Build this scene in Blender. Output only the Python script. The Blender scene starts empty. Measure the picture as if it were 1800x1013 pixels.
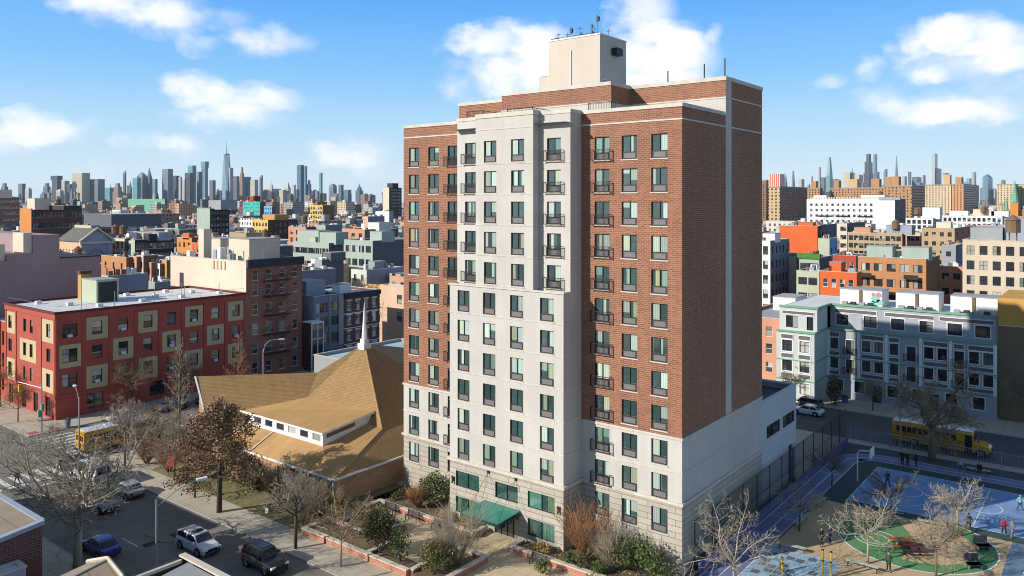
import bpy, math, random
import numpy as np
from mathutils import Vector, Matrix
R = math.radians
rnd = random.Random(7)
SC = bpy.context.scene
COL = SC.collection
# ------------------------------------------------------------------ camera model (level camera with a shifted lens)
H, F, CX, HY = 31.5, 1383.0, 900.0, 354.0
YAW = R(38)
CA, SA = math.cos(YAW), math.sin(YAW)

def ray(px):
    r = (px - CX) / F
    return (CA * r - SA, SA * r + CA)

def G(px, py, z=0.0):
    """ground point (height z) seen at a photo pixel"""
    t = (H - z) * F / (py - HY)
    a, b = ray(px)
    return (a * t, b * t)

def AT(px, t):
    a, b = ray(px)
    return (a * t, b * t)

def ZT(py, t):
    return H - (py - HY) / F * t

# ------------------------------------------------------------------ objects
ORG = {}

def tag(o, label=None, cat=None, group=None, kind=None):
    if label: o["label"] = label
    if cat: o["category"] = cat
    if group: o["group"] = group
    if kind: o["kind"] = kind
    return o

def thing(name, label, cat, loc=(0, 0, 0), rz=0.0, group=None):
    o = bpy.data.objects.new(name, None)
    o.empty_display_size = 0.5
    COL.objects.link(o)
    o.location = loc
    o.rotation_euler = (0, 0, rz)
    ORG[o.name] = Vector(loc)
    return tag(o, label, cat, group)

def link(name, data, parent=None, loc=(0, 0, 0), rz=0.0):
    o = bpy.data.objects.new(name, data)
    COL.objects.link(o)
    o.location = loc
    if rz: o.rotation_euler = (0, 0, rz)
    if parent is not None: o.parent = parent
    return o

def copy_tree(o, parent=None):
    c = o.copy()
    COL.objects.link(c)
    if parent is not None: c.parent = parent
    for ch in list(o.children): copy_tree(ch, c)
    return c

class MB:
    """collects faces; build() links them as one mesh object"""
    def __init__(s):
        s.v, s.f, s.m, s.c = [], [], [], []
        s.col = (1, 1, 1)

    def face(s, pts, m=0):
        n = len(s.v)
        s.v.extend(pts)
        s.f.append(tuple(range(n, n + len(pts))))
        s.m.append(m); s.c.append(s.col)

    def box(s, x0, y0, z0, x1, y1, z1, m=0, skip='', mt=None):
        n = len(s.v)
        s.v += [(x0, y0, z0), (x1, y0, z0), (x1, y1, z0), (x0, y1, z0), (x0, y0, z1), (x1, y0, z1), (x1, y1, z1), (x0, y1, z1)]
        for k, q in (('b', (0, 3, 2, 1)), ('t', (4, 5, 6, 7)), ('s', (0, 1, 5, 4)), ('e', (1, 2, 6, 5)), ('n', (2, 3, 7, 6)), ('w', (3, 0, 4, 7))):
            if k in skip: continue
            s.f.append(tuple(n + i for i in q)); s.m.append(mt if (k == 't' and mt is not None) else m); s.c.append(s.col)

    def obox(s, c, ux, uy, hx, hy, z0, z1, m=0):
        """box with plan axes ux, uy (unit vectors), half sizes hx, hy"""
        p = []
        for z in (z0, z1):
            for a, b in ((-1, -1), (1, -1), (1, 1), (-1, 1)):
                p.append((c[0] + ux[0] * hx * a + uy[0] * hy * b, c[1] + ux[1] * hx * a + uy[1] * hy * b, z))
        n = len(s.v); s.v += p
        for q in ((0, 3, 2, 1), (4, 5, 6, 7), (0, 1, 5, 4), (1, 2, 6, 5), (2, 3, 7, 6), (3, 0, 4, 7)):
            s.f.append(tuple(n + i for i in q)); s.m.append(m); s.c.append(s.col)

    def tube(s, pts, rad, n=6, m=0, cap=True):
        base = len(s.v)
        P = [Vector(p) for p in pts]
        k = len(P)
        if not hasattr(rad, '__len__'): rad = [rad] * k
        ref = Vector((0.31, 0.17, 0.93))
        for i in range(k):
            d = (P[min(i + 1, k - 1)] - P[max(i - 1, 0)])
            if d.length < 1e-9: d = Vector((0, 0, 1))
            d.normalize()
            if abs(d.dot(ref)) > 0.97: ref = Vector((0.9, -0.3, 0.1))
            a = d.cross(ref).normalized(); b = d.cross(a)
            for j in range(n):
                t = 2 * math.pi * j / n
                q = P[i] + (a * math.cos(t) + b * math.sin(t)) * rad[i]
                s.v.append((q.x, q.y, q.z))
        for i in range(k - 1):
            for j in range(n):
                a0 = base + i * n + j; a1 = base + i * n + (j + 1) % n
                s.f.append((a0, a0 + n, a1 + n, a1)); s.m.append(m); s.c.append(s.col)
        if cap:
            s.f.append(tuple(base + j for j in range(n))); s.m.append(m); s.c.append(s.col)
            s.f.append(tuple(base + (k - 1) * n + j for j in reversed(range(n)))); s.m.append(m); s.c.append(s.col)

    def cyl(s, x, y, z0, z1, r, n=12, m=0, r1=None):
        s.tube([(x, y, z0), (x, y, z1)], [r, r if r1 is None else r1], n, m)

    def prism(s, poly, z0, z1, m=0, mt=None):
        """vertical prism over a CCW plan polygon"""
        k = len(poly)
        for i in range(k):
            a, b = poly[i], poly[(i + 1) % k]
            s.face([(a[0], a[1], z0), (b[0], b[1], z0), (b[0], b[1], z1), (a[0], a[1], z1)], m)
        s.face([(p[0], p[1], z1) for p in poly], m if mt is None else mt)
        s.face([(p[0], p[1], z0) for p in reversed(poly)], m)

    def facade(s, axis, fixed, a0, a1, z0, z1, holes, depth=0.18, m=0, mr=None):
        """wall with real window openings; holes = (a0, a1, z0, z1)"""
        if mr is None: mr = m
        hs = [h for h in holes if h[0] > a0 - 1e-6 and h[1] < a1 + 1e-6 and h[2] > z0 - 1e-6 and h[3] < z1 + 1e-6]
        A = sorted({round(a0, 4), round(a1, 4)} | {round(h[0], 4) for h in hs} | {round(h[1], 4) for h in hs})
        Z = sorted({round(z0, 4), round(z1, 4)} | {round(h[2], 4) for h in hs} | {round(h[3], 4) for h in hs})
        P = {'y-': lambda a, z, d=0: (a, fixed + d, z), 'x+': lambda a, z, d=0: (fixed - d, a, z),
             'y+': lambda a, z, d=0: (-a, fixed - d, z), 'x-': lambda a, z, d=0: (fixed + d, -a, z)}[axis]
        for zi in range(len(Z) - 1):
            zc = (Z[zi] + Z[zi + 1]) / 2
            run = None
            for ai in range(len(A) - 1):
                ac = (A[ai] + A[ai + 1]) / 2
                inside = any(h[0] < ac < h[1] and h[2] < zc < h[3] for h in hs)
                if not inside and run is None: run = A[ai]
                if run is not None and (inside or ai == len(A) - 2):
                    e = A[ai] if inside else A[ai + 1]
                    s.face([P(run, Z[zi]), P(e, Z[zi]), P(e, Z[zi + 1]), P(run, Z[zi + 1])], m)
                    run = None
        for (b0, b1, c0, c1) in hs:
            s.face([P(b0, c0), P(b1, c0), P(b1, c0, depth), P(b0, c0, depth)], mr)
            s.face([P(b0, c1, depth), P(b1, c1, depth), P(b1, c1), P(b0, c1)], mr)
            s.face([P(b0, c0, depth), P(b0, c1, depth), P(b0, c1), P(b0, c0)], mr)
            s.face([P(b1, c0), P(b1, c1), P(b1, c1, depth), P(b1, c0, depth)], mr)

    def mesh(s, name, mats, off=(0, 0, 0), smooth=False, weld=False, vcol=False):
        me = bpy.data.meshes.new(name)
        V = np.array(s.v, dtype=np.float64).reshape(-1, 3)
        W = V - np.array(off)
        me.from_pydata(W.tolist(), [], s.f)
        for mm in (mats if isinstance(mats, (list, tuple)) else [mats]): me.materials.append(mm)
        me.polygons.foreach_set('material_index', s.m)
        # metre-scaled UVs taken from the world position
        nl = len(me.loops)
        vi = np.empty(nl, dtype=np.int32); me.loops.foreach_get('vertex_index', vi)
        npoly = len(me.polygons)
        nrm = np.empty(npoly * 3, dtype=np.float32); me.polygons.foreach_get('normal', nrm); nrm = nrm.reshape(-1, 3)
        tot = np.empty(npoly, dtype=np.int32); me.polygons.foreach_get('loop_total', tot)
        ln = np.repeat(nrm, tot, axis=0)
        p = V[vi]
        uv = np.empty((nl, 2), dtype=np.float32)
        up = np.abs(ln[:, 2]) > 0.8
        xs = (np.abs(ln[:, 0]) > np.abs(ln[:, 1])) & ~up
        uv[:, 0] = np.where(xs, p[:, 1], p[:, 0])
        uv[:, 1] = np.where(up, p[:, 1], p[:, 2])
        l = me.uv_layers.new(name='UVMap'); l.data.foreach_set('uv', uv.ravel())
        if vcol:
            ca = me.attributes.new('col', 'FLOAT_COLOR', 'FACE')
            c = np.ones((npoly, 4), dtype=np.float32); c[:, :3] = np.array(s.c, dtype=np.float32)
            ca.data.foreach_set('color', c.ravel())
        if weld:
            import bmesh
            bm = bmesh.new(); bm.from_mesh(me)
            bmesh.ops.remove_doubles(bm, verts=bm.verts, dist=1e-4)
            bm.to_mesh(me); bm.free()
        if smooth: me.polygons.foreach_set('use_smooth', [True] * npoly)
        me.update()
        return me

    def build(s, name, mats, parent=None, smooth=False, weld=False, vcol=False, local=False):
        off = (0, 0, 0)
        if parent is not None and not local: off = tuple(ORG.get(parent.name, Vector((0, 0, 0))))
        o = link(name, s.mesh(name, mats, off, smooth, weld, vcol), parent)
        if parent is not None: ORG[o.name] = Vector(off)
        return o

# ------------------------------------------------------------------ materials
MATS = {}

class NT:
    def __init__(s, name):
        s.mat = bpy.data.materials.new(name); s.mat.use_nodes = True
        s.t = s.mat.node_tree; s.n = s.t.nodes
        s.b = s.n['Principled BSDF']
    def new(s, typ, **kw):
        n = s.n.new(typ)
        for k, v in kw.items():
            if k in n.inputs: n.inputs[k].default_value = v
            else: setattr(n, k, v)
        return n
    def ln(s, a, b): s.t.links.new(a, b)
    def math(s, op, a, b=None, clamp=False):
        n = s.n.new('ShaderNodeMath'); n.operation = op; n.use_clamp = clamp
        for i, x in enumerate((a, b)):
            if x is None: continue
            if isinstance(x, (int, float)): n.inputs[i].default_value = x
            else: s.ln(x, n.inputs[i])
        return n.outputs[0]
    def mix(s, fac, a, b, blend='MIX'):
        n = s.n.new('ShaderNodeMix'); n.data_type = 'RGBA'; n.blend_type = blend
        for i, x in ((0, fac), (6, a), (7, b)):
            if isinstance(x, (int, float)): n.inputs[i].default_value = x
            elif isinstance(x, tuple): n.inputs[i].default_value = (*x, 1) if len(x) == 3 else x
            else: s.ln(x, n.inputs[i])
        return n.outputs[2]
    def uv(s): return s.n.new('ShaderNodeTexCoord').outputs['UV']
    def obj(s): return s.n.new('ShaderNodeTexCoord').outputs['Object']
    def noise(s, vec, scale, detail=4, rough=0.55, dist=0.0):
        n = s.n.new('ShaderNodeTexNoise'); n.inputs['Scale'].default_value = scale
        n.inputs['Detail'].default_value = detail; n.inputs['Roughness'].default_value = rough
        n.inputs['Distortion'].default_value = dist
        s.ln(vec, n.inputs['Vector'])
        return n.outputs['Fac']
    def ramp(s, fac, stops):
        n = s.n.new('ShaderNodeValToRGB'); e = n.color_ramp.elements
        while len(e) < len(stops): e.new(0.5)
        for i, (p, c) in enumerate(stops):
            e[i].position = p; e[i].color = (*c, 1) if len(c) == 3 else c
        s.ln(fac, n.inputs[0]); return n.outputs[0]
    def bump(s, h, strength=0.3, dist=0.02):
        n = s.n.new('ShaderNodeBump'); n.inputs['Strength'].default_value = strength; n.inputs['Distance'].default_value = dist
        s.ln(h, n.inputs['Height']); s.ln(n.outputs[0], s.b.inputs['Normal'])

def wear(nt, col, amt=0.18, sc=0.35, vec=None):
    """soft blotches and vertical streaks of dirt over a colour"""
    v = vec or nt.uv()
    a = nt.noise(v, sc, 6, 0.6)
    mp = nt.new('ShaderNodeMapping'); mp.inputs['Scale'].default_value = (1.6, 0.12, 1); nt.ln(v, mp.inputs[0])
    b = nt.noise(mp.outputs[0], 1.0, 5, 0.6)
    f = nt.math('ADD', nt.math('MULTIPLY', a, 0.6), nt.math('MULTIPLY', b, 0.4))
    k = nt.math('ADD', nt.math('MULTIPLY', nt.math('SUBTRACT', f, 0.5), amt * 4), 1.0)
    return nt.mix(1.0, col, nt_val(nt, k), 'MULTIPLY')

def nt_val(nt, sock):
    n = nt.n.new('ShaderNodeCombineColor')
    for i in range(3): nt.ln(sock, n.inputs[i])
    return n.outputs[0]

def plain(name, col, rough=0.8, amt=0.15, sc=0.35, metal=0.0, spec=0.4, coat=0.0, bump=0.0, fine=0.0):
    if name in MATS: return MATS[name]
    nt = NT(name)
    rgb = nt.n.new('ShaderNodeRGB'); rgb.outputs[0].default_value = (*col, 1)
    c = rgb.outputs[0]
    if amt: c = wear(nt, c, amt, sc)
    if fine:
        g = nt.noise(nt.uv(), 9.0, 3, 0.7)
        k = nt.math('ADD', nt.math('MULTIPLY', nt.math('SUBTRACT', g, 0.5), fine * 4), 1.0)
        c = nt.mix(1.0, c, nt_val(nt, k), 'MULTIPLY')
    nt.ln(c, nt.b.inputs['Base Color'])
    nt.b.inputs['Roughness'].default_value = rough
    nt.b.inputs['Metallic'].default_value = metal
    nt.b.inputs['Specular IOR Level'].default_value = spec
    if coat: nt.b.inputs['Coat Weight'].default_value = coat; nt.b.inputs['Coat Roughness'].default_value = 0.05
    if bump: nt.bump(nt.noise(nt.uv(), 6, 5), bump, 0.03)
    MATS[name] = nt.mat
    return nt.mat

def brick(name, c1, c2, mort, w=0.5, h=0.2, ms=0.03, amt=0.12, sc=0.25, offset=0.5, rough=0.85, bump=0.25, bias=0.0):
    if name in MATS: return MATS[name]
    nt = NT(name)
    b = nt.n.new('ShaderNodeTexBrick'); b.offset = offset
    b.inputs['Color1'].default_value = (*c1, 1); b.inputs['Color2'].default_value = (*c2, 1); b.inputs['Mortar'].default_value = (*mort, 1)
    b.inputs['Scale'].default_value = 1.0; b.inputs['Mortar Size'].default_value = ms; b.inputs['Mortar Smooth'].default_value = 0.2
    b.inputs['Brick Width'].default_value = w; b.inputs['Row Height'].default_value = h; b.inputs['Bias'].default_value = bias
    nt.ln(nt.uv(), b.inputs['Vector'])
    c = wear(nt, b.outputs['Color'], amt, sc)
    nt.ln(c, nt.b.inputs['Base Color']); nt.b.inputs['Roughness'].default_value = rough
    if bump: nt.bump(b.outputs['Fac'], -bump, 0.015)
    MATS[name] = nt.mat
    return nt.mat

def vcolmat(name, rough=0.85, windows=False, amt=0.12, two=False, fw=3.0, fh=3.1):
    """colour from the face attribute 'col'; optional dark window grid in metre UVs"""
    if name in MATS: return MATS[name]
    nt = NT(name)
    a = nt.n.new('ShaderNodeAttribute'); a.attribute_name = 'col'
    c = a.outputs['Color']
    if amt: c = wear(nt, c, amt, 0.15)
    if windows:
        sx = nt.n.new('ShaderNodeSeparateXYZ'); nt.ln(nt.uv(), sx.inputs[0])
        fu = nt.math('FRACT', nt.math('DIVIDE', sx.outputs[0], fw)); fv = nt.math('FRACT', nt.math('DIVIDE', sx.outputs[1], fh))
        u = nt.math('LESS_THAN', nt.math('ABSOLUTE', nt.math('SUBTRACT', fu, 0.5)), 0.21)
        v = nt.math('LESS_THAN', nt.math('ABSOLUTE', nt.math('SUBTRACT', fv, 0.5)), 0.27)
        g = nt.n.new('ShaderNodeNewGeometry'); sg = nt.n.new('ShaderNodeSeparateXYZ'); nt.ln(g.outputs['Normal'], sg.inputs[0])
        w = nt.math('LESS_THAN', nt.math('ABSOLUTE', sg.outputs[2]), 0.4)
        k = nt.math('MULTIPLY', nt.math('MULTIPLY', u, v), w)
        wn = nt.n.new('ShaderNodeTexWhiteNoise'); wn.noise_dimensions = '2D'
        fl = nt.n.new('ShaderNodeVectorMath'); fl.operation = 'FLOOR'
        dv = nt.n.new('ShaderNodeVectorMath'); dv.operation = 'DIVIDE'; dv.inputs[1].default_value = (fw, fh, 1)
        nt.ln(nt.uv(), dv.inputs[0]); nt.ln(dv.outputs[0], fl.inputs[0]); nt.ln(fl.outputs[0], wn.inputs['Vector'])
        wc = nt.ramp(wn.outputs['Value'], [(0.0, (0.012, 0.016, 0.022)), (0.7, (0.04, 0.05, 0.06)), (1.0, (0.25, 0.27, 0.27))])
        c = nt.mix(k, c, wc)
        nt.ln(nt.math('SUBTRACT', rough, nt.math('MULTIPLY', k, rough - 0.15)), nt.b.inputs['Roughness'])
    else:
        nt.b.inputs['Roughness'].default_value = rough
    nt.ln(c, nt.b.inputs['Base Color'])
    MATS[name] = nt.mat
    return nt.mat

def glass(name, dark, light, prob=0.5, rough=0.06, coat=1.0):
    """window glass over a dim room; some panes show pale curtains or blinds, different from window to window"""
    if name in MATS: return MATS[name]
    nt = NT(name)
    oi = nt.n.new('ShaderNodeObjectInfo')
    r = oi.outputs['Random']
    o = nt.n.new('ShaderNodeTexCoord').outputs['Object']
    sx = nt.n.new('ShaderNodeSeparateXYZ'); nt.ln(o, sx.inputs[0])
    # folds of the curtain
    wv = nt.math('SINE', nt.math('ADD', nt.math('MULTIPLY', sx.outputs[0], 38.0), nt.math('MULTIPLY', r, 50.0)))
    fold = nt.math('ADD', nt.math('MULTIPLY', wv, 0.16), 0.84)
    r2 = nt.math('FRACT', nt.math('MULTIPLY', r, 17.31))
    r3 = nt.math('FRACT', nt.math('MULTIPLY', r, 91.7))
    has = nt.math('LESS_THAN', r, prob)
    # hanging edge: covered from the top down to a random height, or a random side strip
    zed = nt.math('GREATER_THAN', sx.outputs[2], nt.math('MULTIPLY', nt.math('SUBTRACT', r2, 0.35), 2.2))
    xed = nt.math('GREATER_THAN', nt.math('MULTIPLY', nt.math('SUBTRACT', sx.outputs[0], nt.math('MULTIPLY', nt.math('SUBTRACT', r3, 0.5), 0.6)), nt.math('SIGN', nt.math('SUBTRACT', r2, 0.5))), 0.0)
    pick = nt.math('GREATER_THAN', r3, 0.55)
    part_ = nt.math('ADD', nt.math('MULTIPLY', zed, pick), nt.math('MULTIPLY', xed, nt.math('SUBTRACT', 1.0, pick)))
    full = nt.math('GREATER_THAN', nt.math('FRACT', nt.math('MULTIPLY', r, 133.7)), 0.62)
    cover = nt.math('MULTIPLY', has, nt.math('MAXIMUM', part_, full))
    tint = nt.ramp(nt.math('FRACT', nt.math('MULTIPLY', r, 47.3)), [(0.0, light), (.35, tuple(min(1, q * 1.25 + .05) for q in light)), (.6, (light[0] * 1.15, light[1] * 1.02, light[2] * .8)), (.8, (light[0] * .5, light[1] * .75, light[2] * .7)), (.93, (light[0] * 1.0, light[1] * .7, light[2] * .45)), (1.0, light)])
    lc = nt.mix(1.0, tint, nt_val(nt, nt.math('MULTIPLY', fold, nt.math('ADD', nt.math('MULTIPLY', r2, 0.5), 0.55))), 'MULTIPLY')
    n = nt.noise(o, 2.3, 3)
    dk = nt.mix(nt.math('MULTIPLY', n, nt.math('ADD', r3, 0.2)), dark, tuple(x * 3.2 + 0.01 for x in dark))
    c = nt.mix(cover, dk, lc)
    nt.ln(c, nt.b.inputs['Base Color'])
    nt.b.inputs['Roughness'].default_value = rough
    nt.b.inputs['Specular IOR Level'].default_value = 0.6
    nt.b.inputs['Coat Weight'].default_value = coat; nt.b.inputs['Coat Roughness'].default_value = 0.02
    MATS[name] = nt.mat
    return nt.mat
# ------------------------------------------------------------------ camera
cd = bpy.data.cameras.new('camera')
cd.sensor_width = 36; cd.lens = 36 * F / 1800
cd.shift_y = -(506.5 - HY) / 1800
cd.clip_start = 0.5; cd.clip_end = 60000
cam = link('camera', cd, None, (0, 0, H))
cam.rotation_euler = (R(90), 0, YAW)
SC.camera = cam

# ------------------------------------------------------------------ light
SUN = Vector((0.475, 0.88, -0.495)).normalized()
sl = bpy.data.lights.new('sun', 'SUN'); sl.energy = 5.0; sl.angle = R(0.5); sl.color = (1.0, 0.945, 0.86)
so = link('sun', sl, None, (-60, -120, 160)); so.rotation_euler = SUN.to_track_quat('-Z', 'Y').to_euler()
EL = math.asin(-SUN.z)
world = bpy.data.worlds.new('World'); SC.world = world; world.use_nodes = True
wt = world.node_tree; wn = wt.nodes; wn.clear()

def wnode(t, **kw):
    n = wn.new(t)
    for k, v in kw.items(): setattr(n, k, v)
    return n

def wm(op, a, b=None, c=None, clamp=False):
    n = wnode('ShaderNodeMath', operation=op, use_clamp=clamp)
    for i, x in enumerate((a, b, c)):
        if x is None: continue
        if isinstance(x, (int, float)): n.inputs[i].default_value = x
        else: wt.links.new(x, n.inputs[i])
    return n.outputs[0]

sky = wnode('ShaderNodeTexSky', sky_type='NISHITA'); sky.sun_disc = False
sky.sun_elevation = EL; sky.sun_rotation = math.atan2(-SUN.x, -SUN.y)
sky.altitude = 30; sky.air_density = 1.15; sky.dust_density = 0.35; sky.ozone_density = 3.0
hs = wnode('ShaderNodeHueSaturation'); hs.inputs['Saturation'].default_value = 1.25; hs.inputs['Value'].default_value = 1.0
wt.links.new(sky.outputs[0], hs.inputs['Color'])
bg_sky = wnode('ShaderNodeBackground'); bg_sky.inputs[1].default_value = SKY_STRENGTH = 0.085
# clouds: puffs set by azimuth and elevation (degrees east of the view's compass, degrees up)
tc = wnode('ShaderNodeTexCoord')
sp = wnode('ShaderNodeSeparateXYZ'); wt.links.new(tc.outputs['Generated'], sp.inputs[0])
az = wm('MULTIPLY', wm('ARCTAN2', sp.outputs[0], sp.outputs[1]), 180 / math.pi)
el = wm('MULTIPLY', wm('ARCSINE', sp.outputs[2]), 180 / math.pi)
gr_ = wnode('ShaderNodeValToRGB'); E_ = gr_.color_ramp.elements
for p_, c_ in ((0.0, (.66, .82, .96)), (.02, (.68, .85, .98)), (.06, (.46, .74, .99)), (.105, (.24, .57, 1.0)), (.16, (.11, .42, .98)), (.30, (.16, .27, .46)), (1.0, (.14, .19, .29))):
    e_ = E_[0] if p_ == 0 else (E_[-1] if p_ == 1.0 else E_.new(p_)); e_.position = p_; e_.color = (*[10.8 * q for q in c_], 1)
wt.links.new(wm('DIVIDE', wm('MAXIMUM', el, 0.0), 90.0), gr_.inputs[0])
mxs = wnode('ShaderNodeMix', data_type='RGBA'); mxs.inputs[0].default_value = 0.9
wt.links.new(hs.outputs[0], mxs.inputs[6]); wt.links.new(gr_.outputs[0], mxs.inputs[7]); wt.links.new(mxs.outputs[2], bg_sky.inputs[0])
ae = wnode('ShaderNodeCombineXYZ'); wt.links.new(az, ae.inputs[0]); wt.links.new(el, ae.inputs[1])

def azel(px, py):
    r = (px - CX) / F
    return math.degrees(math.atan(r) - YAW), math.degrees(math.atan((HY - py) / F / math.hypot(1, r)))

PUFFS = [  # px, py, half width, half height, weight
    (228, 5, 130, 42, 1.0), (285, 35, 70, 34, .9), (150, -5, 70, 25, .7), (395, 33, 48, 18, .55), (352, 78, 36, 20, .6), (475, 72, 78, 26, 1.05),
    (345, 155, 58, 32, 1.1), (420, 172, 78, 30, 1.1), (495, 176, 40, 20, .8), (400, 206, 98, 24, 1.05),
    (60, 220, 66, 36, 1.2), (15, 242, 70, 26, 1.2), (130, 228, 50, 22, .7), (255, 250, 60, 20, .8), (320, 258, 42, 20, .8), (625, 262, 75, 28, .8), (590, 282, 70, 18, .6), (660, 300, 60, 20, .5), (180, 300, 28, 20, .4),
    (830, 72, 60, 26, .9), (900, 66, 75, 34, 1.05), (955, 75, 55, 34, 1.05), (800, 90, 60, 12, .4), (915, 110, 100, 30, .85), (845, 140, 70, 40, .75), (930, 145, 85, 40, .8), (975, 120, 60, 45, 1.),
    (1125, 20, 62, 55, 1.25), (1150, 85, 85, 40, 1.3), (1205, 100, 60, 45, 1.2), (1110, 125, 80, 40, 1.1), (1185, 58, 45, 28, 1.), (1253, 62, 20, 17, .7), (1165, 140, 90, 20, .8),
    (1640, 62, 60, 34, 1.2), (1700, 62, 80, 38, 1.25), (1775, 85, 70, 42, 1.2), (1600, 88, 45, 20, .6), (1690, 112, 120, 30, .95), (1740, 155, 110, 48, .7), (1628, 134, 36, 15, .9), (1560, 110, 38, 16, .35), (1525, 120, 26, 24, .7), (1545, 178, 44, 26, .85), (1625, 190, 90, 26, 1.0), (1710, 196, 90, 24, .9), (1455, 146, 38, 12, .55), (1660, 210, 130, 16, .7),
]
SHADE = [(250, 45, 90, 22, .5), (480, 92, 70, 12, .5), (440, 222, 90, 14, .35), (320, 212, 40, 16, .3), (70, 252, 70, 12, .3), (880, 125, 110, 36, .6), (1170, 150, 90, 16, .4), (1140, 70, 30, 24, .35), (1700, 118, 120, 26, .8), (1740, 160, 110, 36, .7), (1640, 215, 110, 14, .4), (300, 268, 70, 8, .4)]
nz = wnode('ShaderNodeTexNoise'); nz.inputs['Scale'].default_value = 0.42; nz.inputs['Detail'].default_value = 7; nz.inputs['Roughness'].default_value = 0.56
mpn = wnode('ShaderNodeMapping'); mpn.inputs['Scale'].default_value = (1.0, 1.35, 1)
wt.links.new(ae.outputs[0], mpn.inputs[0]); wt.links.new(mpn.outputs[0], nz.inputs['Vector'])
wr = wnode('ShaderNodeVectorMath', operation='MULTIPLY_ADD')
sb = wnode('ShaderNodeVectorMath', operation='SUBTRACT'); wt.links.new(nz.outputs['Color'], sb.inputs[0]); sb.inputs[1].default_value = (.5, .5, .5)
wt.links.new(sb.outputs[0], wr.inputs[0]); wr.inputs[1].default_value = (2.4, 1.7, 0); wt.links.new(ae.outputs[0], wr.inputs[2])
def puff_field(puffs):
    """sum of soft elliptical puffs, max(0, w * (1.35 - r2)) each"""
    field = None
    for px, py, hw, hh, w in puffs:
        a, e = azel(px, py); a1, _ = azel(px + hw, py); _, e1 = azel(px, py - hh)
        ra, re = max(abs(a1 - a), .2), max(abs(e1 - e), .2)
        n = wnode('ShaderNodeVectorMath', operation='MULTIPLY_ADD')
        wt.links.new(wr.outputs[0], n.inputs[0]); n.inputs[1].default_value = (1 / ra, 1 / re, 0); n.inputs[2].default_value = (-a / ra, -e / re, 0)
        l = wnode('ShaderNodeVectorMath', operation='DOT_PRODUCT'); wt.links.new(n.outputs[0], l.inputs[0]); wt.links.new(n.outputs[0], l.inputs[1])
        g = wm('MULTIPLY_ADD', l.outputs['Value'], -w, 1.35 * w, clamp=True) if w <= .8 else wm('MAXIMUM', wm('MULTIPLY_ADD', l.outputs['Value'], -w, 1.35 * w), 0.0)
        field = g if field is None else wm('ADD', field, g)
    return field
field = puff_field(PUFFS)
dark = puff_field(SHADE)
dens = wm('MULTIPLY_ADD', nz.outputs['Fac'], 2.8, wm('ADD', field, -1.35))
mr = wnode('ShaderNodeMapRange', interpolation_type='SMOOTHSTEP'); mr.inputs[1].default_value = -0.3; mr.inputs[2].default_value = 2.55
mr.inputs[3].default_value = 0.0; mr.inputs[4].default_value = 0.95
wt.links.new(dens, mr.inputs[0])
msk = wm('MULTIPLY', mr.outputs[0], wm('GREATER_THAN', field, 0.001))
tone = wm('MULTIPLY_ADD', dark, -0.75, wm('MULTIPLY_ADD', dens, 0.55, 0.35), clamp=True)
cr = wnode('ShaderNodeValToRGB'); cr.color_ramp.elements[0].color = (0.60, 0.71, 0.93, 1); cr.color_ramp.elements[1].color = (0.97, 0.97, 1.0, 1)
wt.links.new(tone, cr.inputs[0])
bg_c = wnode('ShaderNodeBackground'); bg_c.inputs[1].default_value = 1.0; wt.links.new(cr.outputs[0], bg_c.inputs[0])
mx = wnode('ShaderNodeMixShader'); wt.links.new(msk, mx.inputs[0]); wt.links.new(bg_sky.outputs[0], mx.inputs[1]); wt.links.new(bg_c.outputs[0], mx.inputs[2])
wo = wnode('ShaderNodeOutputWorld'); wt.links.new(mx.outputs[0], wo.inputs['Surface'])
world.cycles.sampling_method = 'MANUAL'; world.cycles.sample_map_resolution = 512

# ------------------------------------------------------------------ render settings
SC.view_settings.view_transform = 'Standard'; SC.view_settings.look = 'None'
SC.view_settings.exposure = 0.2; SC.view_settings.gamma = 1.0
SC.render.engine = 'CYCLES'
SC.cycles.max_bounces = 4; SC.cycles.diffuse_bounces = 2; SC.cycles.glossy_bounces = 2; SC.cycles.transmission_bounces = 2; SC.cycles.volume_bounces = 0; SC.cycles.transparent_max_bounces = 6
SC.cycles.use_denoising = True; SC.cycles.filter_width = 1.05
SC.cycles.caustics_reflective = False; SC.cycles.caustics_refractive = False
SC.cycles.sample_clamp_indirect = 4

# ------------------------------------------------------------------ materials
M = {}
M['asphalt'] = plain('asphalt', (.185, .168, .138), .9, .36, .12, fine=.12)
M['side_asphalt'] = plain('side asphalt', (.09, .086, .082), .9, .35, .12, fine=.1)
M['concrete'] = brick('sidewalk concrete', (.46, .41, .31), (.42, .37, .285), (.27, .235, .18), 1.5, 1.5, .03, .16, .2, 0.0)
M['kerb'] = plain('kerb stone', (.34, .32, .29), .9)
M['paver'] = brick('plaza paver', (.56, .445, .265), (.49, .39, .24), (.33, .27, .17), 1.2, 1.2, .02, .2, .25, 0.0)
M['paint'] = plain('road paint', (.62, .6, .55), .8, .25, .8)
M['red_brick'] = brick('tower brick', (.295, .106, .053), (.18, .064, .038), (.33, .20, .12), .5, .17, .026, .2, .12)
M['tower_stucco'] = plain('tower stucco', (.50, .465, .415), .9, .17, .16, bump=.05)
M['tower_stone'] = brick('tower stone', (.46, .41, .33), (.40, .355, .29), (.22, .19, .155), 2.6, .52, .035, .14, .2)
M['coping'] = plain('stone coping', (.55, .495, .42), .85, .25, .5)
M['roof_grey'] = plain('roof membrane', (.33, .33, .33), .85, .25, .12)
M['roof_white'] = plain('roof coating', (.62, .62, .6), .8, .22, .12)
M['roof_dark'] = plain('tar roof', (.06, .06, .065), .85, .25, .12)
M['frame_dark'] = plain('window frame', (.022, .021, .022), .5, 0)
M['frame_white'] = plain('window frame white', (.65, .65, .62), .6, 0)
M['grille'] = plain('louvre grille', (.045, .043, .045), .6, .1, 3)
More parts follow.
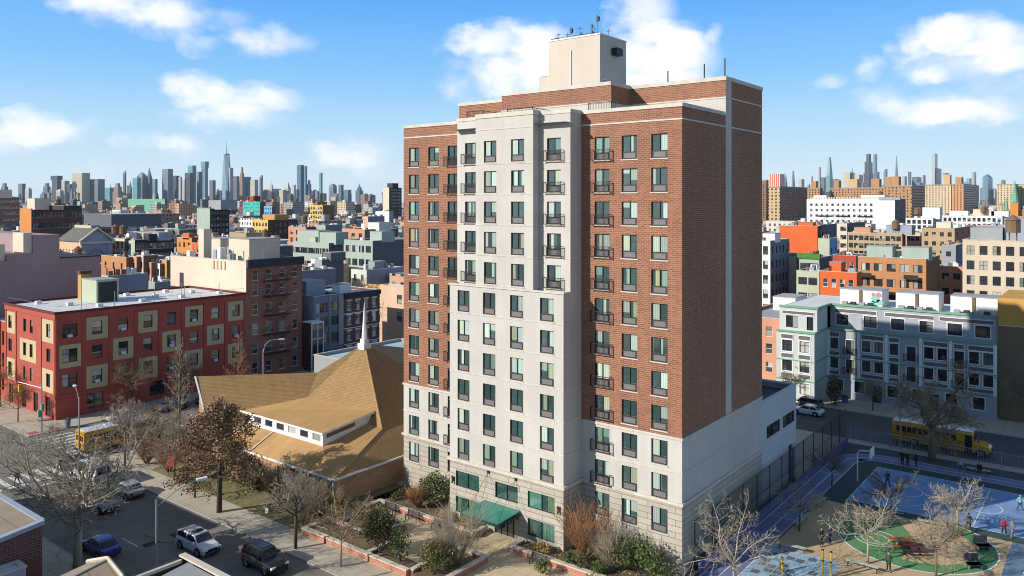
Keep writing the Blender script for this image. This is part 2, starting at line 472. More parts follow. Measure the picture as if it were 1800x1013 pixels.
M['grille_grey'] = plain('louvre grille grey', (.16, .15, .145), .6, .1, 3)
M['glass_tower'] = glass('tower glass', (.02, .039, .038), (.46, .58, .50), .6)
M['glass_big'] = glass('lobby glass', (.014, .042, .036), (.18, .36, .29), .45)
M['glass'] = glass('window glass', (.016, .02, .024), (.5, .5, .46), .4)
M['glass_dim'] = glass('dim glass', (.012, .014, .018), (.18, .18, .16), .3)
M['black_metal'] = plain('black metal', (.018, .018, .02), .5, 0)
M['grey_metal'] = plain('galvanised metal', (.36, .37, .38), .45, .1, 1, metal=.6)
M['white_paint'] = plain('white paint', (.72, .71, .68), .6, .08, .6)

# ------------------------------------------------------------------ window kits (shared meshes)
WK = {}

def window_kit(kind, w, h, fm='frame_dark', gm='glass', sill=None, depth=.18):
    key = (kind, round(w, 2), round(h, 2), fm, gm, sill, depth)
    if key in WK: return WK[key]
    fr = MB(); t = .055; d0, d1 = depth - .09, depth + .02
    W2 = w / 2
    gz = 0.0
    panes = []
    if kind == 'tower': gz = .62
    fr.box(-W2, d0, 0, -W2 + t, d1, h); fr.box(W2 - t, d0, 0, W2, d1, h)
    fr.box(-W2 + t, d0, h - t, W2 - t, d1, h); fr.box(-W2 + t, d0, 0, W2 - t, d1, t)
    if kind in ('tower', 'pair', 'slide'):
        fr.box(-t / 2, d0, gz + (t if gz == 0 else t), t / 2, d1, h - t)
        if gz: fr.box(-W2 + t, d0, gz, W2 - t, d1, gz + t)
        z0 = gz + t
        panes = [(-W2 + t, -t / 2, z0, h - t), (t / 2, W2 - t, z0, h - t)]
    elif kind == 'hung':
        fr.box(-W2 + t, d0, h * .5 - t / 2, W2 - t, d1, h * .5 + t / 2)
        panes = [(-W2 + t, W2 - t, t, h * .5 - t / 2), (-W2 + t, W2 - t, h * .5 + t / 2, h - t)]
    elif kind == 'cross':
        fr.box(-t / 2, d0, t, t / 2, d1, h - t); fr.box(-W2 + t, d0, h * .62, W2 - t, d1, h * .62 + t)
        panes = [(-W2 + t, W2 - t, t, h - t)]
    elif kind == 'quad':
        fr.box(-t / 2, d0, t, t / 2, d1, h - t); fr.box(-W2 + t, d0, h * .48, W2 - t, d1, h * .48 + t)
        panes = [(-W2 + t, W2 - t, t, h - t)]
    else:
        panes = [(-W2 + t, W2 - t, t, h - t)]
    mats = [M[fm], M[sill] if sill else M[fm]]
    if sill: fr.box(-W2 - .08, -.07, -.1, W2 + .08, depth, -.002, 1)
    fme = fr.mesh('window', mats)
    pm = []
    for (a, b, c, e) in panes:
        p = MB(); ca, cz = (a + b) / 2, (c + e) / 2
        p.face([(a - ca, 0, c - cz), (b - ca, 0, c - cz), (b - ca, 0, e - cz), (a - ca, 0, e - cz)])
        pm.append((p.mesh('window_pane', [M[gm]]), (ca, depth - .01, cz)))
    gr = None
    if kind == 'tower':
        g = MB()
        g.box(-W2 + t, d0 + .02, t, W2 - t, d1, gz, 0)
        g.box(-W2 + t + .16, d0 - .03, t + .05, W2 - t - .16, d0 + .02, gz - .07, 1)
        gr = g.mesh('vent_grille', [M['grille'], M['grille_grey']])
    WK[key] = (fme, pm, gr)
    return WK[key]

ROT = {'y-': 0.0, 'x+': math.pi / 2, 'y+': math.pi, 'x-': -math.pi / 2}

def add_window(parent, axis, fixed, a, z, w, h, kind='hung', fm='frame_dark', gm='glass', sill=None, depth=.18, name='window'):
    fme, pm, gr = window_kit(kind, w, h, fm, gm, sill, depth)
    p = {'y-': (a, fixed, z), 'x+': (fixed, a, z), 'y+': (a, fixed, z), 'x-': (fixed, a, z)}[axis]
    o = ORG[parent.name]
    wdw = link(name, fme, parent, (p[0] - o[0], p[1] - o[1], p[2] - o[2]), ROT[axis])
    for me, l in pm: link('window_pane', me, wdw, l)
    if gr is not None: link('vent_grille', gr, wdw)
    return wdw

def hole(a, z, w, h): return (a - w / 2, a + w / 2, z, z + h)
# ------------------------------------------------------------------ the apartment tower
TX0, TX1, TC = -62.4, -29.3, -46.1
YF, YC, YU, YP, YM, YB = 60.6, 57.7, 58.8, 69.7, 65.9, 78.9
CXL, CXR = -52.9, -39.3
tower = thing('apartment_tower', 'tall red brick and pale stucco apartment tower with a green entrance canopy', 'apartment building', (TC, 68, 0))
WT = [37.27 - 2.9 * k for k in range(12)]          # window head heights
WW, WH = 1.55, 2.08
ZS = 11.55                                          # foot of the brickwork
ZL = 6.1                                            # ledge on the stone base
PT = 39.45                                          # parapet of the front blocks
PH = 42.75                                          # penthouse parapet
colsR = [-37.1, -34.3, -31.4]; colsL = [-55.1, -57.9, -60.8]; colsC = [-51.1, -47.85, -44.55, -41.1]
bw, sw, st = MB(), MB(), MB()
# side blocks, front faces
for x0, x1, cols in ((CXR, TX1, colsR), (TX0, CXL, colsL)):
    hs = [hole(a, z - WH, WW, WH) for a in cols for z in WT]
    def cut(lo, hi): return [h for h in hs if h[2] >= lo and h[3] <= hi]
    bw.facade('y-', YF, x0, x1, ZS, PT, cut(ZS, PT)); sw.facade('y-', YF, x0, x1, ZL, ZS, cut(ZL, ZS)); st.facade('y-', YF, x0, x1, 0, ZL, cut(0, ZL))
# right flank, one plane with a stucco strip
S0, S1 = YP, YP + 1.35
bw.facade('x+', TX1, YF, S0, ZS, PT, []); bw.facade('x+', TX1, S1, YB, ZS, PH, [])
sw.facade('x+', TX1, S0, S1, ZS, PH, []); sw.facade('x+', TX1, YF, YB, ZL, ZS, []); st.facade('x+', TX1, YF, YB, 0, ZL, [])
# left flank and back
bw.facade('x-', TX0, -YB, -YF, ZS, PT, []); sw.facade('x-', TX0, -YB, -YF, ZL, ZS, []); st.facade('x-', TX0, -YB, -YF, 0, ZL, [])
bw.facade('x-', TX0, -YB, -YP, PT, PH, [])
bw.facade('y+', YB, -TX1, -TX0, ZS, PH, []); sw.facade('y+', YB, -TX1, -TX0, ZL, ZS, []); st.facade('y+', YB, -TX1, -TX0, 0, ZL, [])
# penthouse storey: stucco band then brick
ZB = 41.15
for y, a0, a1 in ((YP, CXR, TX1), (YM, -52.9, CXR), (YP, TX0, -52.9)):
    sw.facade('y-', y, a0, a1, PT - 1.0, ZB, []); bw.facade('y-', y, a0, a1, ZB, PH, [])
sw.facade('x+', CXR, YM, YP, PT - 1.0, ZB, []); bw.facade('x+', CXR, YM, YP, ZB, PH, [])
sw.facade('x-', -52.9, -YP, -YM, PT - 1.0, ZB, []); bw.facade('x-', -52.9, -YP, -YM, ZB, PH, [])
# centre block, lower body with the setback ledge
ZK = 23.25
low = [z for z in WT[5:11]]
hc = [hole(a, z - WH, WW, WH) for a in colsC for z in low]
big = [(-50.6, 3.5, 3.0, 1.5), (-45.75, 3.5, 2.7, 1.5), (-41.75, 3.5, 3.0, 1.5), (-50.6, .95, 3.0, 1.55), (-41.75, .95, 3.0, 1.55)]
hb = [hole(*b) for b in big] + [hole(-45.75, .02, 2.9, 2.6)]
sw.facade('y-', YC, CXL, CXR, ZL, ZK, hc)
st.facade('y-', YC, CXL, CXR, 0, ZL, hb)
sw.facade('x+', CXR, YC, YF, ZL, ZK, []); st.facade('x+', CXR, YC, YF, 0, ZL, [])
sw.facade('x-', CXL, -YF, -YC, ZL, ZK, []); st.facade('x-', CXL, -YF, -YC, 0, ZL, [])
sw.face([(CXL, YC, ZK), (CXR, YC, ZK), (CXR, YF, ZK), (CXL, YF, ZK)])
# centre block, upper body: projecting middle bay between two recessed bays
B0, B1, YBAY = -49.65, -42.75, 57.85
up = WT[0:5]
hu = [hole(a, z - WH, WW, WH) for a in colsC for z in up]
sw.facade('y-', YU, CXL, B0, ZK, PT, [h for h in hu if h[1] < B0]); sw.facade('y-', YU, B1, CXR, ZK, PT, [h for h in hu if h[0] > B1])
sw.facade('y-', YBAY, B0, B1, ZK, PT, [h for h in hu if h[0] > B0 and h[1] < B1])
sw.facade('x+', B1, YBAY, YU, ZK, PT, []); sw.facade('x-', B0, -YU, -YBAY, ZK, PT, [])
sw.facade('x+', CXR, YU, YF, ZK, PT, []); sw.facade('x-', CXL, -YF, -YU, ZK, PT, [])
bw.build('brick_wall', [M['red_brick']], tower); sw.build('stucco_wall', [M['tower_stucco']], tower); st.build('stone_base', [M['tower_stone']], tower)
# copings: thick bands round every parapet
cp = MB()
def band(mb, pts, z0, z1, out=.08, inn=.25, m=0):
    """open run of boxes along a plan path (axis parallel); the wall lies on the path, its outside to the right of travel"""
    for (ax, ay), (bx, by) in zip(pts[:-1], pts[1:]):
        dx, dy = bx - ax, by - ay; L = math.hypot(dx, dy); dx /= L; dy /= L
        nx, ny = dy, -dx
        x0, x1 = sorted((ax + nx * out - dx * .001, bx - nx * inn + dx * out)); y0, y1 = sorted((ay + ny * out - dy * .001, by - ny * inn + dy * out))
        mb.box(min(ax, bx) - (out if dx == 0 else 0) * 0 + min(nx * out, -nx * inn) * (dx == 0) - (0 if dx == 0 else 0), 
               min(ay, by) + min(ny * out, -ny * inn) * (dy == 0), z0,
               max(ax, bx) + max(nx * out, -nx * inn) * (dx == 0), max(ay, by) + max(ny * out, -ny * inn) * (dy == 0), z1, m)
def ring(mb, x0, y0, x1, y1, z0, z1, out=.08, inn=.25, m=0, sides='swne'):
    """parapet or string course round a rectangle; corners belong to the s and n runs"""
    if 's' in sides: mb.box(x0 - out, y0 - out, z0, x1 + out, y0 + inn, z1, m)
    if 'n' in sides: mb.box(x0 - out, y1 - inn, z0, x1 + out, y1 + out, z1, m)
    if 'w' in sides: mb.box(x0 - out, y0 + inn, z0, x0 + inn, y1 - inn, z1, m)
    if 'e' in sides: mb.box(x1 - inn, y0 + inn, z0, x1 + out, y1 - inn, z1, m)
ring(cp, CXR + .01, YF, TX1, YP - .01, PT, PT + .32, sides='se'); ring(cp, TX0, YF, CXL - .01, YP - .01, PT, PT + .32, sides='sw')
cp.box(CXL - .06, YU - .06, PT, B0 - .07, YU + .25, PT + .34); cp.box(B1 + .07, YU - .06, PT, CXR + .06, YU + .25, PT + .34)
cp.box(B0 - .06, YBAY - .08, PT, B1 + .06, YBAY + .3, PT + .42); cp.box(B0 - .06, YBAY + .3, PT, B0 + .2, YU + .3, PT + .42); cp.box(B1 - .2, YBAY + .3, PT, B1 + .06, YU + .3, PT + .42)
cp.box(CXR - .25, YU + .25, PT, CXR + .06, YF - .1, PT + .34); cp.box(CXL - .06, YU + .25, PT, CXL + .25, YF - .1, PT + .34)
ring(cp, CXR, YP, TX1, YB, PH, PH + .36, sides='sen'); ring(cp, TX0, YP, -52.9, YB, PH, PH + .36, sides='swn'); ring(cp, -52.9 + .1, YM, CXR - .1, YB - .3, PH, PH + .36, sides='sew')
cp.build('coping', [M['coping']], tower)
# string courses and ledges
class Courses:
    def __init__(s): s.g = {}
    def box(s, x0, y0, z0, x1, y1, z1):
        zone = 'l' if x1 < CXL + .05 and y0 > YC + 2 else ('r' if x1 > CXR + .3 else 'c')
        s.g.setdefault((round(z0, 2), zone), MB()).box(x0, y0, z0, x1, y1, z1)
    def build(s, name, mats, t):
        for m in s.g.values(): m.build(name, mats, t)
sc = Courses()
for z in (38.35,):
    sc.box(CXR + .06, YF - .05, z, TX1 + .05, YF + .05, z + .14); sc.box(TX1 - .05, YF + .05, z, TX1 + .05, YB, z + .14)
    sc.box(TX0 - .05, YF - .05, z, CXL - .06, YF + .05, z + .14)
for (y, a0, a1) in ((YP, CXR + .05, TX1 + .05), (YM, -52.95, CXR + .05), (YP, TX0 - .05, -52.96)):
    sc.box(a0, y - .05, ZB - .07, a1, y + .05, ZB + .07)
sc.box(TX1 - .05, YP + .05, ZB - .07, TX1 + .05, YB, ZB + .07)
for z0, z1, o in ((ZS - .1, ZS + .1, .09), (8.62, 8.72, .05), (ZL - .14, ZL + .12, .16)):
    sc.box(CXR + .2, YF - o, z0, TX1 + o, YF + .02, z1); sc.box(TX1 - .02, YF + .02, z0, TX1 + o, YB, z1); sc.box(TX0 - o, YF - o, z0, CXL - .2, YF + .02, z1)
    if z0 < 8 or z0 > 10: pass
zc = [35.0 - 2.9 * k for k in range(4)] + [38.3]
for z in zc:
    sc.box(CXL - .03, YU - .04, z, B0 - .05, YU + .02, z + .1); sc.box(B1 + .05, YU - .04, z, CXR + .04, YU + .02, z + .1)
    sc.box(B0 - .04, YBAY - .04, z, B1 + .04, YBAY + .02, z + .1); sc.box(B1 - .02, YBAY + .02, z, B1 + .04, YU - .04, z + .1); sc.box(CXR - .02, YU + .02, z, CXR + .04, YF, z + .1)
for z in [35.0 - 2.9 * k for k in range(5, 10)]:
    sc.box(CXL - .04, YC - .04, z, CXR + .04, YC + .02, z + .1); sc.box(CXR - .02, YC + .02, z, CXR + .04, YF, z + .1)
for z0, z1, o in ((ZK, ZK + .16, .1), (ZL - .16, ZL + .14, .2)):
    sc.box(CXL - o, YC - o, z0, CXR + o, YC + .12, z1); sc.box(CXR - .12, YC + .12, z0, CXR + o, YF - .17, z1); sc.box(CXL - o, YC + .12, z0, CXL + .12, YF - .17, z1)
for z in [35.0 - 2.9 * k for k in range(0, 9)]: sc.box(TX1 - .02, S0 - .03, z, TX1 + .035, S1 + .03, z + .09)
sc.build('string_course', [M['coping']], tower)
# roofs
rf = MB()
rf.face([(CXR, YF, PT - .9), (TX1, YF, PT - .9), (TX1, YP, PT - .9), (CXR, YP, PT - .9)]); rf.face([(TX0, YF, PT - .9), (CXL, YF, PT - .9), (CXL, YP, PT - .9), (TX0, YP, PT - .9)])
rf.face([(CXL, YBAY + .1, PT - .85), (CXR, YBAY + .1, PT - .85), (CXR, YM, PT - .85), (CXL, YM, PT - .85)])
rf.face([(TX0, YP, PH - .5), (TX1, YP, PH - .5), (TX1, YB, PH - .5), (TX0, YB, PH - .5)]); rf.face([(-52.9, YM, PH - .49), (CXR, YM, PH - .49), (CXR, YP, PH - .49), (-52.9, YP, PH - .49)])
rf.build('roof', [M['roof_grey']], tower)
# lift house
EX0, EX1, EY0, EY1, EZ = -49.6, -43.1, 70.0, 75.4, 48.85
M['lift'] = plain('lift house stucco', (.56, .49, .40), .9, .12, .2)
lh = MB(); lh.box(EX0, EY0, PH - .5, EX1, EY1, EZ, 0, 'b'); lh.box(EX0 - 1.5, EY0 + .2, PH - .5, EX0, EY1 - .4, 45.2, 0, 'be')
lh.build('lift_house', [M['lift']], tower)
tr = MB(); ring(tr, EX0, EY0, EX1, EY1, EZ, EZ + .14, .06, .3); tr.box(EX0 - 1.56, EY0 + .14, 45.2, EX0, EY1 - .34, 45.32); tr.build('coping', [M['white_paint']], tower)
dp = MB(); dp.tube([(-46.7, EY0 - .07, 43.1), (-46.7, EY0 - .07, 47.6)], .07, 6); dp.build('drain_pipe', [M['white_paint']], tower)
ac = MB(); ac.box(EX1, 72.3, 47.0, EX1 + .7, 73.5, 47.75, 0); ac.box(EX1 + .1, 72.45, 47.75, EX1 + .6, 73.35, 47.8, 1); ac.build('air_conditioner', [M['black_metal'], M['grille_grey']], tower)
for y, z, w, h in ((74.6, 46.9, .8, 1.1), (70.9, 43.4, .9, .9)):
    v = MB(); v.box(EX1 - .01, y - w / 2, z, EX1 + .06, y + w / 2, z + h, 0)
    for i in range(5): v.box(EX1 + .06, y - w / 2 + .08, z + .1 + i * h * .17, EX1 + .085, y + w / 2 - .08, z + .16 + i * h * .17, 1)
    v.build('wall_vent', [M['white_paint'], M['grille_grey']], tower)
bx = MB(); bx.box(EX1, 73.6, 42.9, EX1 + .5, 74.9, 43.6); bx.tube([(EX1 + .1, 73.2, 43.6), (EX1 + .6, 73.2, 43.6), (EX1 + .6, 73.2, 43.0)], .06, 6); bx.build('equipment_box', [M['black_metal']], tower)
# antennas on the lift house
M['antenna'] = plain('antenna casing', (.10, .085, .075), .6, .2, 2)
for i, (dx, dy, h, kind) in enumerate(((.9, .5, .9, 0), (1.5, 1.4, 1.0, 0), (2.5, .6, 1.3, 1), (2.9, 2.0, 1.0, 2), (3.7, .5, 1.3, 0), (4.2, 2.2, .8, 1), (4.9, 1.0, 1.5, 2), (5.9, .5, 2.1, 1), (5.6, 3.2, 1.2, 0), (3.3, 3.6, 1.4, 1))):
    a = MB(); x, y, z = EX0 + dx, EY0 + dy, EZ + .02
    a.tube([(x, y, z), (x, y, z + h)], .028, 6)
    a.box(x - .25, y - .02, z, x + .25, y + .02, z + .04); a.box(x - .02, y - .25, z + .04, x + .02, y + .25, z + .08)
    if kind == 0:
        a.tube([(x - .3, y, z + h * .8), (x + .3, y, z + h * .8)], .02, 4)
        for s in (-.25, 0, .25): a.tube([(x + s, y - .25, z + h * .8), (x + s, y + .25, z + h * .8)], .015, 4)
    elif kind == 1:
        a.box(x - .09, y - .14, z + h - .7, x + .09, y - .04, z + h); a.box(x + .05, y + .06, z + h - .6, x + .2, y + .12, z + h - .1)
    else:
        a.tube([(x, y, z + h * .9), (x + .45, y, z + h * .5)], .05, 5); a.box(x - .1, y - .12, z + h * .55, x + .1, y - .03, z + h * .95)
    a.build('antenna', [M['antenna']], tower)
rl = MB(); rl.tube([(EX0 + .2, EY0 + .15, EZ + .3), (EX1 - .2, EY0 + .15, EZ + .3)], .02, 4)
for i in range(9): rl.tube([(EX0 + .3 + i * .73, EY0 + .15, EZ + .1), (EX0 + .3 + i * .73, EY0 + .15, EZ + .32)], .018, 4)
rl.build('cable_tray', [M['black_metal']], tower)
for i, (x, y) in enumerate(((-35.4, 70.1), (-31.6, 70.1), (-29.6, 70.2))):
    p = MB(); p.cyl(x, y, PH + .3, PH + 1.5 + .3 * i, .07, 6); p.build('vent_pipe', [M['black_metal']], tower)
p = MB(); p.cyl(EX0 + .5, EY0 + .5, EZ, EZ + .3, .35, 10); p.cyl(EX0 + .5, EY0 + .5, EZ + .3, EZ + .42, .5, 10); p.build('roof_vent', [M['white_paint']], tower)
# terrace rails, bulkhead, small planting on the roof terraces
for a0, a1, y in ((-52.4, -50.2, YU + .9), (-47.8, -44.8, YM - 5.4), (-39.0, -36.6, YF + .8)):
    r_ = MB(); r_.tube([(a0, y, PT + 1.05), (a1, y, PT + 1.05)], .03, 4); r_.tube([(a0, y, PT - .7), (a0, y, PT + 1.1)], .05, 4); r_.tube([(a1, y, PT - .7), (a1, y, PT + 1.1)], .05, 4)
    k = int((a1 - a0) / .16)
    for i in range(1, k): r_.tube([(a0 + (a1 - a0) * i / k, y, PT - .6), (a0 + (a1 - a0) * i / k, y, PT + 1.05)], .018, 3)
    for i in range(1, 9): r_.tube([(a1, y + i * .35, PT - .6), (a1, y + i * .35, PT + 1.0)], .018, 3)
    r_.tube([(a1, y, PT + 1.0), (a1, y + 2.9, PT + 1.0)], .03, 4)
    r_.build('terrace_railing', [M['black_metal']], tower)
cb = MB(); cb.box(-33.3, 67.0, PT - .9, -31.4, 69.0, PT + .75, 0); cb.box(-33.4, 66.9, PT + .75, -31.3, 69.1, PT + .85); cb.build('terrace_cabinet', [M['coping']], tower)
# windows. The left wing's third column and two lowest rows pass the count of single parts and share one object
rest_f, rest_p = MB(), MB()
def rest_window(a, y, z, w, h):
    t, d0, d1 = .055, .09, .2
    for q in ((a - w / 2, a - w / 2 + t, z, z + h), (a + w / 2 - t, a + w / 2, z, z + h), (a - w / 2 + t, a + w / 2 - t, z + h - t, z + h), (a - w / 2 + t, a + w / 2 - t, z, z + .62), (a - t / 2, a + t / 2, z + .62, z + h - t)):
        rest_f.box(q[0], y + d0, q[2], q[1], y + d1, q[3])
    rest_p.face([(a - w / 2 + t, y + .17, z + .62), (a + w / 2 - t, y + .17, z + .62), (a + w / 2 - t, y + .17, z + h - t), (a - w / 2 + t, y + .17, z + h - t)])
for a in colsR:
    for z in WT: add_window(tower, 'y-', YF, a, z - WH, WW, WH, 'tower', 'frame_dark', 'glass_tower', 'coping')
for a in colsC:
    for k, z in enumerate(WT[:11]):
        y = YC if k > 4 else (YBAY if B0 < a < B1 else YU)
        add_window(tower, 'y-', y, a, z - WH, WW, WH, 'tower', 'frame_dark', 'glass_tower', 'coping')
for a in colsL:
    for k, z in enumerate(WT):
        if a == -55.1: rest_window(a, YF, z - WH, WW, WH)
        else: add_window(tower, 'y-', YF, a, z - WH, WW, WH, 'tower', 'frame_dark', 'glass_tower', 'coping')
tag(rest_f.build('window_frame', [M['frame_dark']], tower), kind='stuff'); tag(rest_p.build('window_glass', [M['glass_tower']], tower), kind='stuff')
for a, z, w, h in big: add_window(tower, 'y-', YC, a, z, w, h, 'pair', 'frame_dark', 'glass_big', None, name='lobby_window')
# doors
dr = MB(); X0, X1 = -47.2, -44.3
for i in range(5): x = X0 + (X1 - X0) * i / 4; dr.box(x - .04 + (.04 if i == 0 else 0) - (.04 if i == 4 else 0), YC + .1, .13, x + .04 + (.04 if i == 0 else 0) - (.04 if i == 4 else 0), YC + .2, 2.6)
dr.box(X0 + .08, YC + .1, 2.5, X1 - .08, YC + .2, 2.6); dr.box(X0 + .08, YC + .1, 2.05, X1 - .08, YC + .2, 2.12)
ed = dr.build('entrance_door', [M['frame_dark']], tower)
for i in range(4):
    g = MB(); a0 = X0 + (X1 - X0) * i / 4 + .04; g.face([(a0, YC + .17, .14), (a0 + .64, YC + .17, .14), (a0 + .64, YC + .17, 2.5), (a0, YC + .17, 2.5)]); g.build('door_pane', [M['glass_dim']], ed)
# juliet balconies
jb = MB(); w, h, d = 1.0, 1.02, .38
for s in (-w, w): jb.box(s - .03, -d, -.02, s + .03, -d + .06, h + .05); jb.box(s - .02, -d + .06, h - .05, s + .02, 0, h); jb.box(s - .02, -d + .06, .05, s + .02, 0, .1)
jb.box(-w + .03, -d, h - .05, w - .03, -d + .05, h); jb.box(-w + .03, -d, .05, w - .03, -d + .05, .1)
for i in range(1, 16): x = -w + 2 * w * i / 16; jb.box(x - .012, -d + .01, .1, x + .012, -d + .035, h - .05)
jbm = jb.mesh('balcony_railing', [M['black_metal']])
o = ORG[tower.name]
def balcony(a, y, z): link('balcony_railing', jbm, tower, (a - o[0], y - o[1], z - o[2]))
for z in WT[:11]: balcony(colsR[0], YF, z - WH - .05); balcony(colsL[0], YF, z - WH - .05)
for z in WT[:5]: balcony(colsC[0], YU, z - WH - .05); balcony(colsC[3], YU, z - WH - .05)
# canopy
M['canopy'] = plain('green canopy sheet', (.04, .235, .175), .28, .12, .6, spec=.5)
cn = MB(); c0, c1, cy = -48.4, -44.1, 54.3
cn.face([(c0, cy, 2.72), (c1, cy, 2.72), (c1, YC - .01, 2.95), (c0, YC - .01, 2.95)]); cn.face([(c0, cy, 2.62), (c0, YC - .01, 2.85), (c1, YC - .01, 2.85), (c1, cy, 2.62)])
cn.face([(c0, cy, 2.62), (c1, cy, 2.62), (c1, cy, 2.72), (c0, cy, 2.72)]); cn.face([(c1, cy, 2.62), (c1, YC - .01, 2.85), (c1, YC - .01, 2.95), (c1, cy, 2.72)]); cn.face([(c0, cy, 2.72), (c0, YC - .01, 2.95), (c0, YC - .01, 2.85), (c0, cy, 2.62)])
cno = cn.build('entrance_canopy', [M['canopy']], tower)
ce = MB(); ce.box(c0 - .05, cy - .06, 2.5, c1 + .05, cy, 2.76); ce.box(c1, cy, 2.52, c1 + .05, YC - .02, 2.6); ce.build('canopy_edge', [plain('dark green trim', (.01, .09, .07), .5, 0)], cno)
for xw, xe in ((-47.9, -48.1), (-47.9, -46.7), (-44.6, -46.0), (-44.6, -44.4)):
    k = MB(); k.tube([(xw, YC - .05, 5.7), (xe, cy + .5, 2.8)], .018, 4); k.build('stay_cable', [M['black_metal']], cno)
for xw in (-47.9, -44.6):
    k = MB(); k.box(xw - .12, YC - .1, 5.6, xw + .12, YC, 5.85); k.build('cable_anchor', [M['black_metal']], tower)
# lanterns
for xw in (-52.4, -39.75):
    k = MB(); k.box(xw - .1, YC - .18, 3.9, xw + .1, YC - .0, 4.3); k.cyl(xw, YC - .22, 3.75, 3.95, .08, 6); k.cyl(xw, YC - .22, 4.3, 4.45, .08, 6); k.build('wall_lantern', [M['black_metal']], tower)

# rear annex with strip windows
annex = thing('annex_building', 'low pale grey annex with dark strip windows behind the tower', 'building', (-36, 84, 0))
M['annex'] = plain('annex render', (.52, .51, .50), .9, .12, .2)
hx = [(80.2, 84.3, 6.9, 8.2), (85.0, 88.9, 6.9, 8.2)]
aw = MB(); aw.facade('x+', TX1, YB + .002, 89.4, 0, 10.8, hx + [(86.9, 88.2, .05, 4.6)]); aw.facade('y-', YB + .002, -45, TX1, 0, 10.8, []); aw.facade('y+', 89.4, 29.3, 45, 0, 10.8, []); aw.facade('x-', -45, -89.4, -YB - .002, 0, 10.8, [])
ring(aw, -45, YB + .002, TX1, 89.4, 10.8, 11.0, .05, .3)
aw.build('wall', [M['annex']], annex); ar = MB(); ar.face([(-45, YB, 10.2), (TX1, YB, 10.2), (TX1, 89.4, 10.2), (-45, 89.4, 10.2)]); ar.build('roof', [M['roof_dark']], annex)
for a0, a1, z0, z1 in hx: add_window(annex, 'x+', TX1, (a0 + a1) / 2, z0, a1 - a0, z1 - z0, 'pair', 'frame_dark', 'glass_dim', None)
d_ = MB(); d_.face([(TX1 - .17, 86.9, .05), (TX1 - .17, 88.2, .05), (TX1 - .17, 88.2, 4.6), (TX1 - .17, 86.9, 4.6)]); d_.build('door', [M['black_metal']], annex)
# ------------------------------------------------------------------ ground, streets, pavements
M['ground'] = plain('city ground', (.13, .12, .11), .95, .25, .03)
g = MB(); g.box(-9300, -700, -.6, 1500, 9300, 0, 0, 'bsewn')
tag(g.build('ground', [M['ground']]), kind='structure')
def sheet(name, x0, y0, x1, y1, mat, z=.004):
    b = MB(); b.face([(x0, y0, z), (x1, y0, z), (x1, y1, z), (x0, y1, z)]); return tag(b.build(name, [M[mat]]), kind='structure')
def slab(name, x0, y0, x1, y1, mat, z1=.12):
    b = MB(); k = .18
    b.box(x0 + k, y0 + k, .001, x1 - k, y1 - k, z1, 0, 'bsewn')
    b.box(x0, y0, .001, x1, y0 + k, z1 + .003, 1, 'b'); b.box(x0, y1 - k, .001, x1, y1, z1 + .003, 1, 'b')
    b.box(x0, y0 + k, .001, x0 + k, y1 - k, z1 + .003, 1, 'b'); b.box(x1 - k, y0 + k, .001, x1, y1 - k, z1 + .003, 1, 'b')
    return tag(b.build(name, [M[mat], M['kerb']]), kind='structure')
sheet('road', -420, 27.9, 120, 43, 'asphalt', .004)
sheet('road', -115.5, -60, -99, 420, 'asphalt', .008)
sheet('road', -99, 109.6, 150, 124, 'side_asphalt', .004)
slab('sidewalk', -99, 43, 110, 109.6, 'concrete')
slab('sidewalk', -99, 124, 150, 158, 'concrete')
slab('sidewalk', -420, 43, -115.5, 190, 'concrete')
slab('sidewalk', -99, -60, 60, 31, 'concrete')
slab('sidewalk', -420, -60, -115.5, 28, 'concrete')
# painted crossings
cw = MB()
for i in range(9): x = -113.6 + i * 1.45; cw.box(x, 43.2, .009, x + .6, 47.6, .013, 0, 'b')
for i in range(9): y = 31.4 + i * 1.3; cw.box(-100.9, y, .009, -96.2, y + .6, .013, 0, 'b')
for i in range(9): x = -113.6 + i * 1.45; cw.box(x, 24.5, .009, x + .6, 28.2, .013, 0, 'b')
cw.box(-113.5, 49.0, .009, -107.6, 49.4, .013, 0, 'b'); cw.box(-95.0, 35.6, .009, -94.6, 42, .013, 0, 'b')
for i in range(14): cw.box(-107.4, 52 + i * 9, .009, -107.25, 55 + i * 9, .013, 0, 'b')
for i in range(7): cw.box(-92 + i * 9, 35.45, .009, -89 + i * 9, 35.58, .013, 0, 'b')
cw.box(-44.5, 30, .009, -44.35, 34, .013, 0, 'b')
tag(cw.build('crosswalk_paint', [M['paint']]), kind='structure')
M['tactile'] = plain('red tactile paving', (.45, .10, .07), .8, .15, 1)
tp = MB(); tp.box(-117.4, 43.35, .124, -116.0, 44.6, .14, 0, 'b'); tag(tp.build('tactile_paving', [M['tactile']]), kind='structure')
tp = MB(); tp.box(-115.9 - 1.2, 46.0, .124, -115.75, 47.4, .14, 0, 'b'); tag(tp.build('tactile_paving', [M['tactile']]), kind='structure')
# plaza paving, lawn and planted soil
M['soil'] = plain('garden soil', (.14, .105, .055), .95, .3, .8, fine=.25)
M['lawn'] = plain('winter lawn', (.19, .17, .07), .95, .35, .5, fine=.3)
sheet('plaza_paving', -61.5, 46.2, -29.5, 57.66, 'paver', .126)
sheet('lawn', -90, 46.5, -62.0, 52.1, 'lawn', .126)
sheet('planting_strip', -29.2, 44.5, -28.9, 110, 'soil', .126)
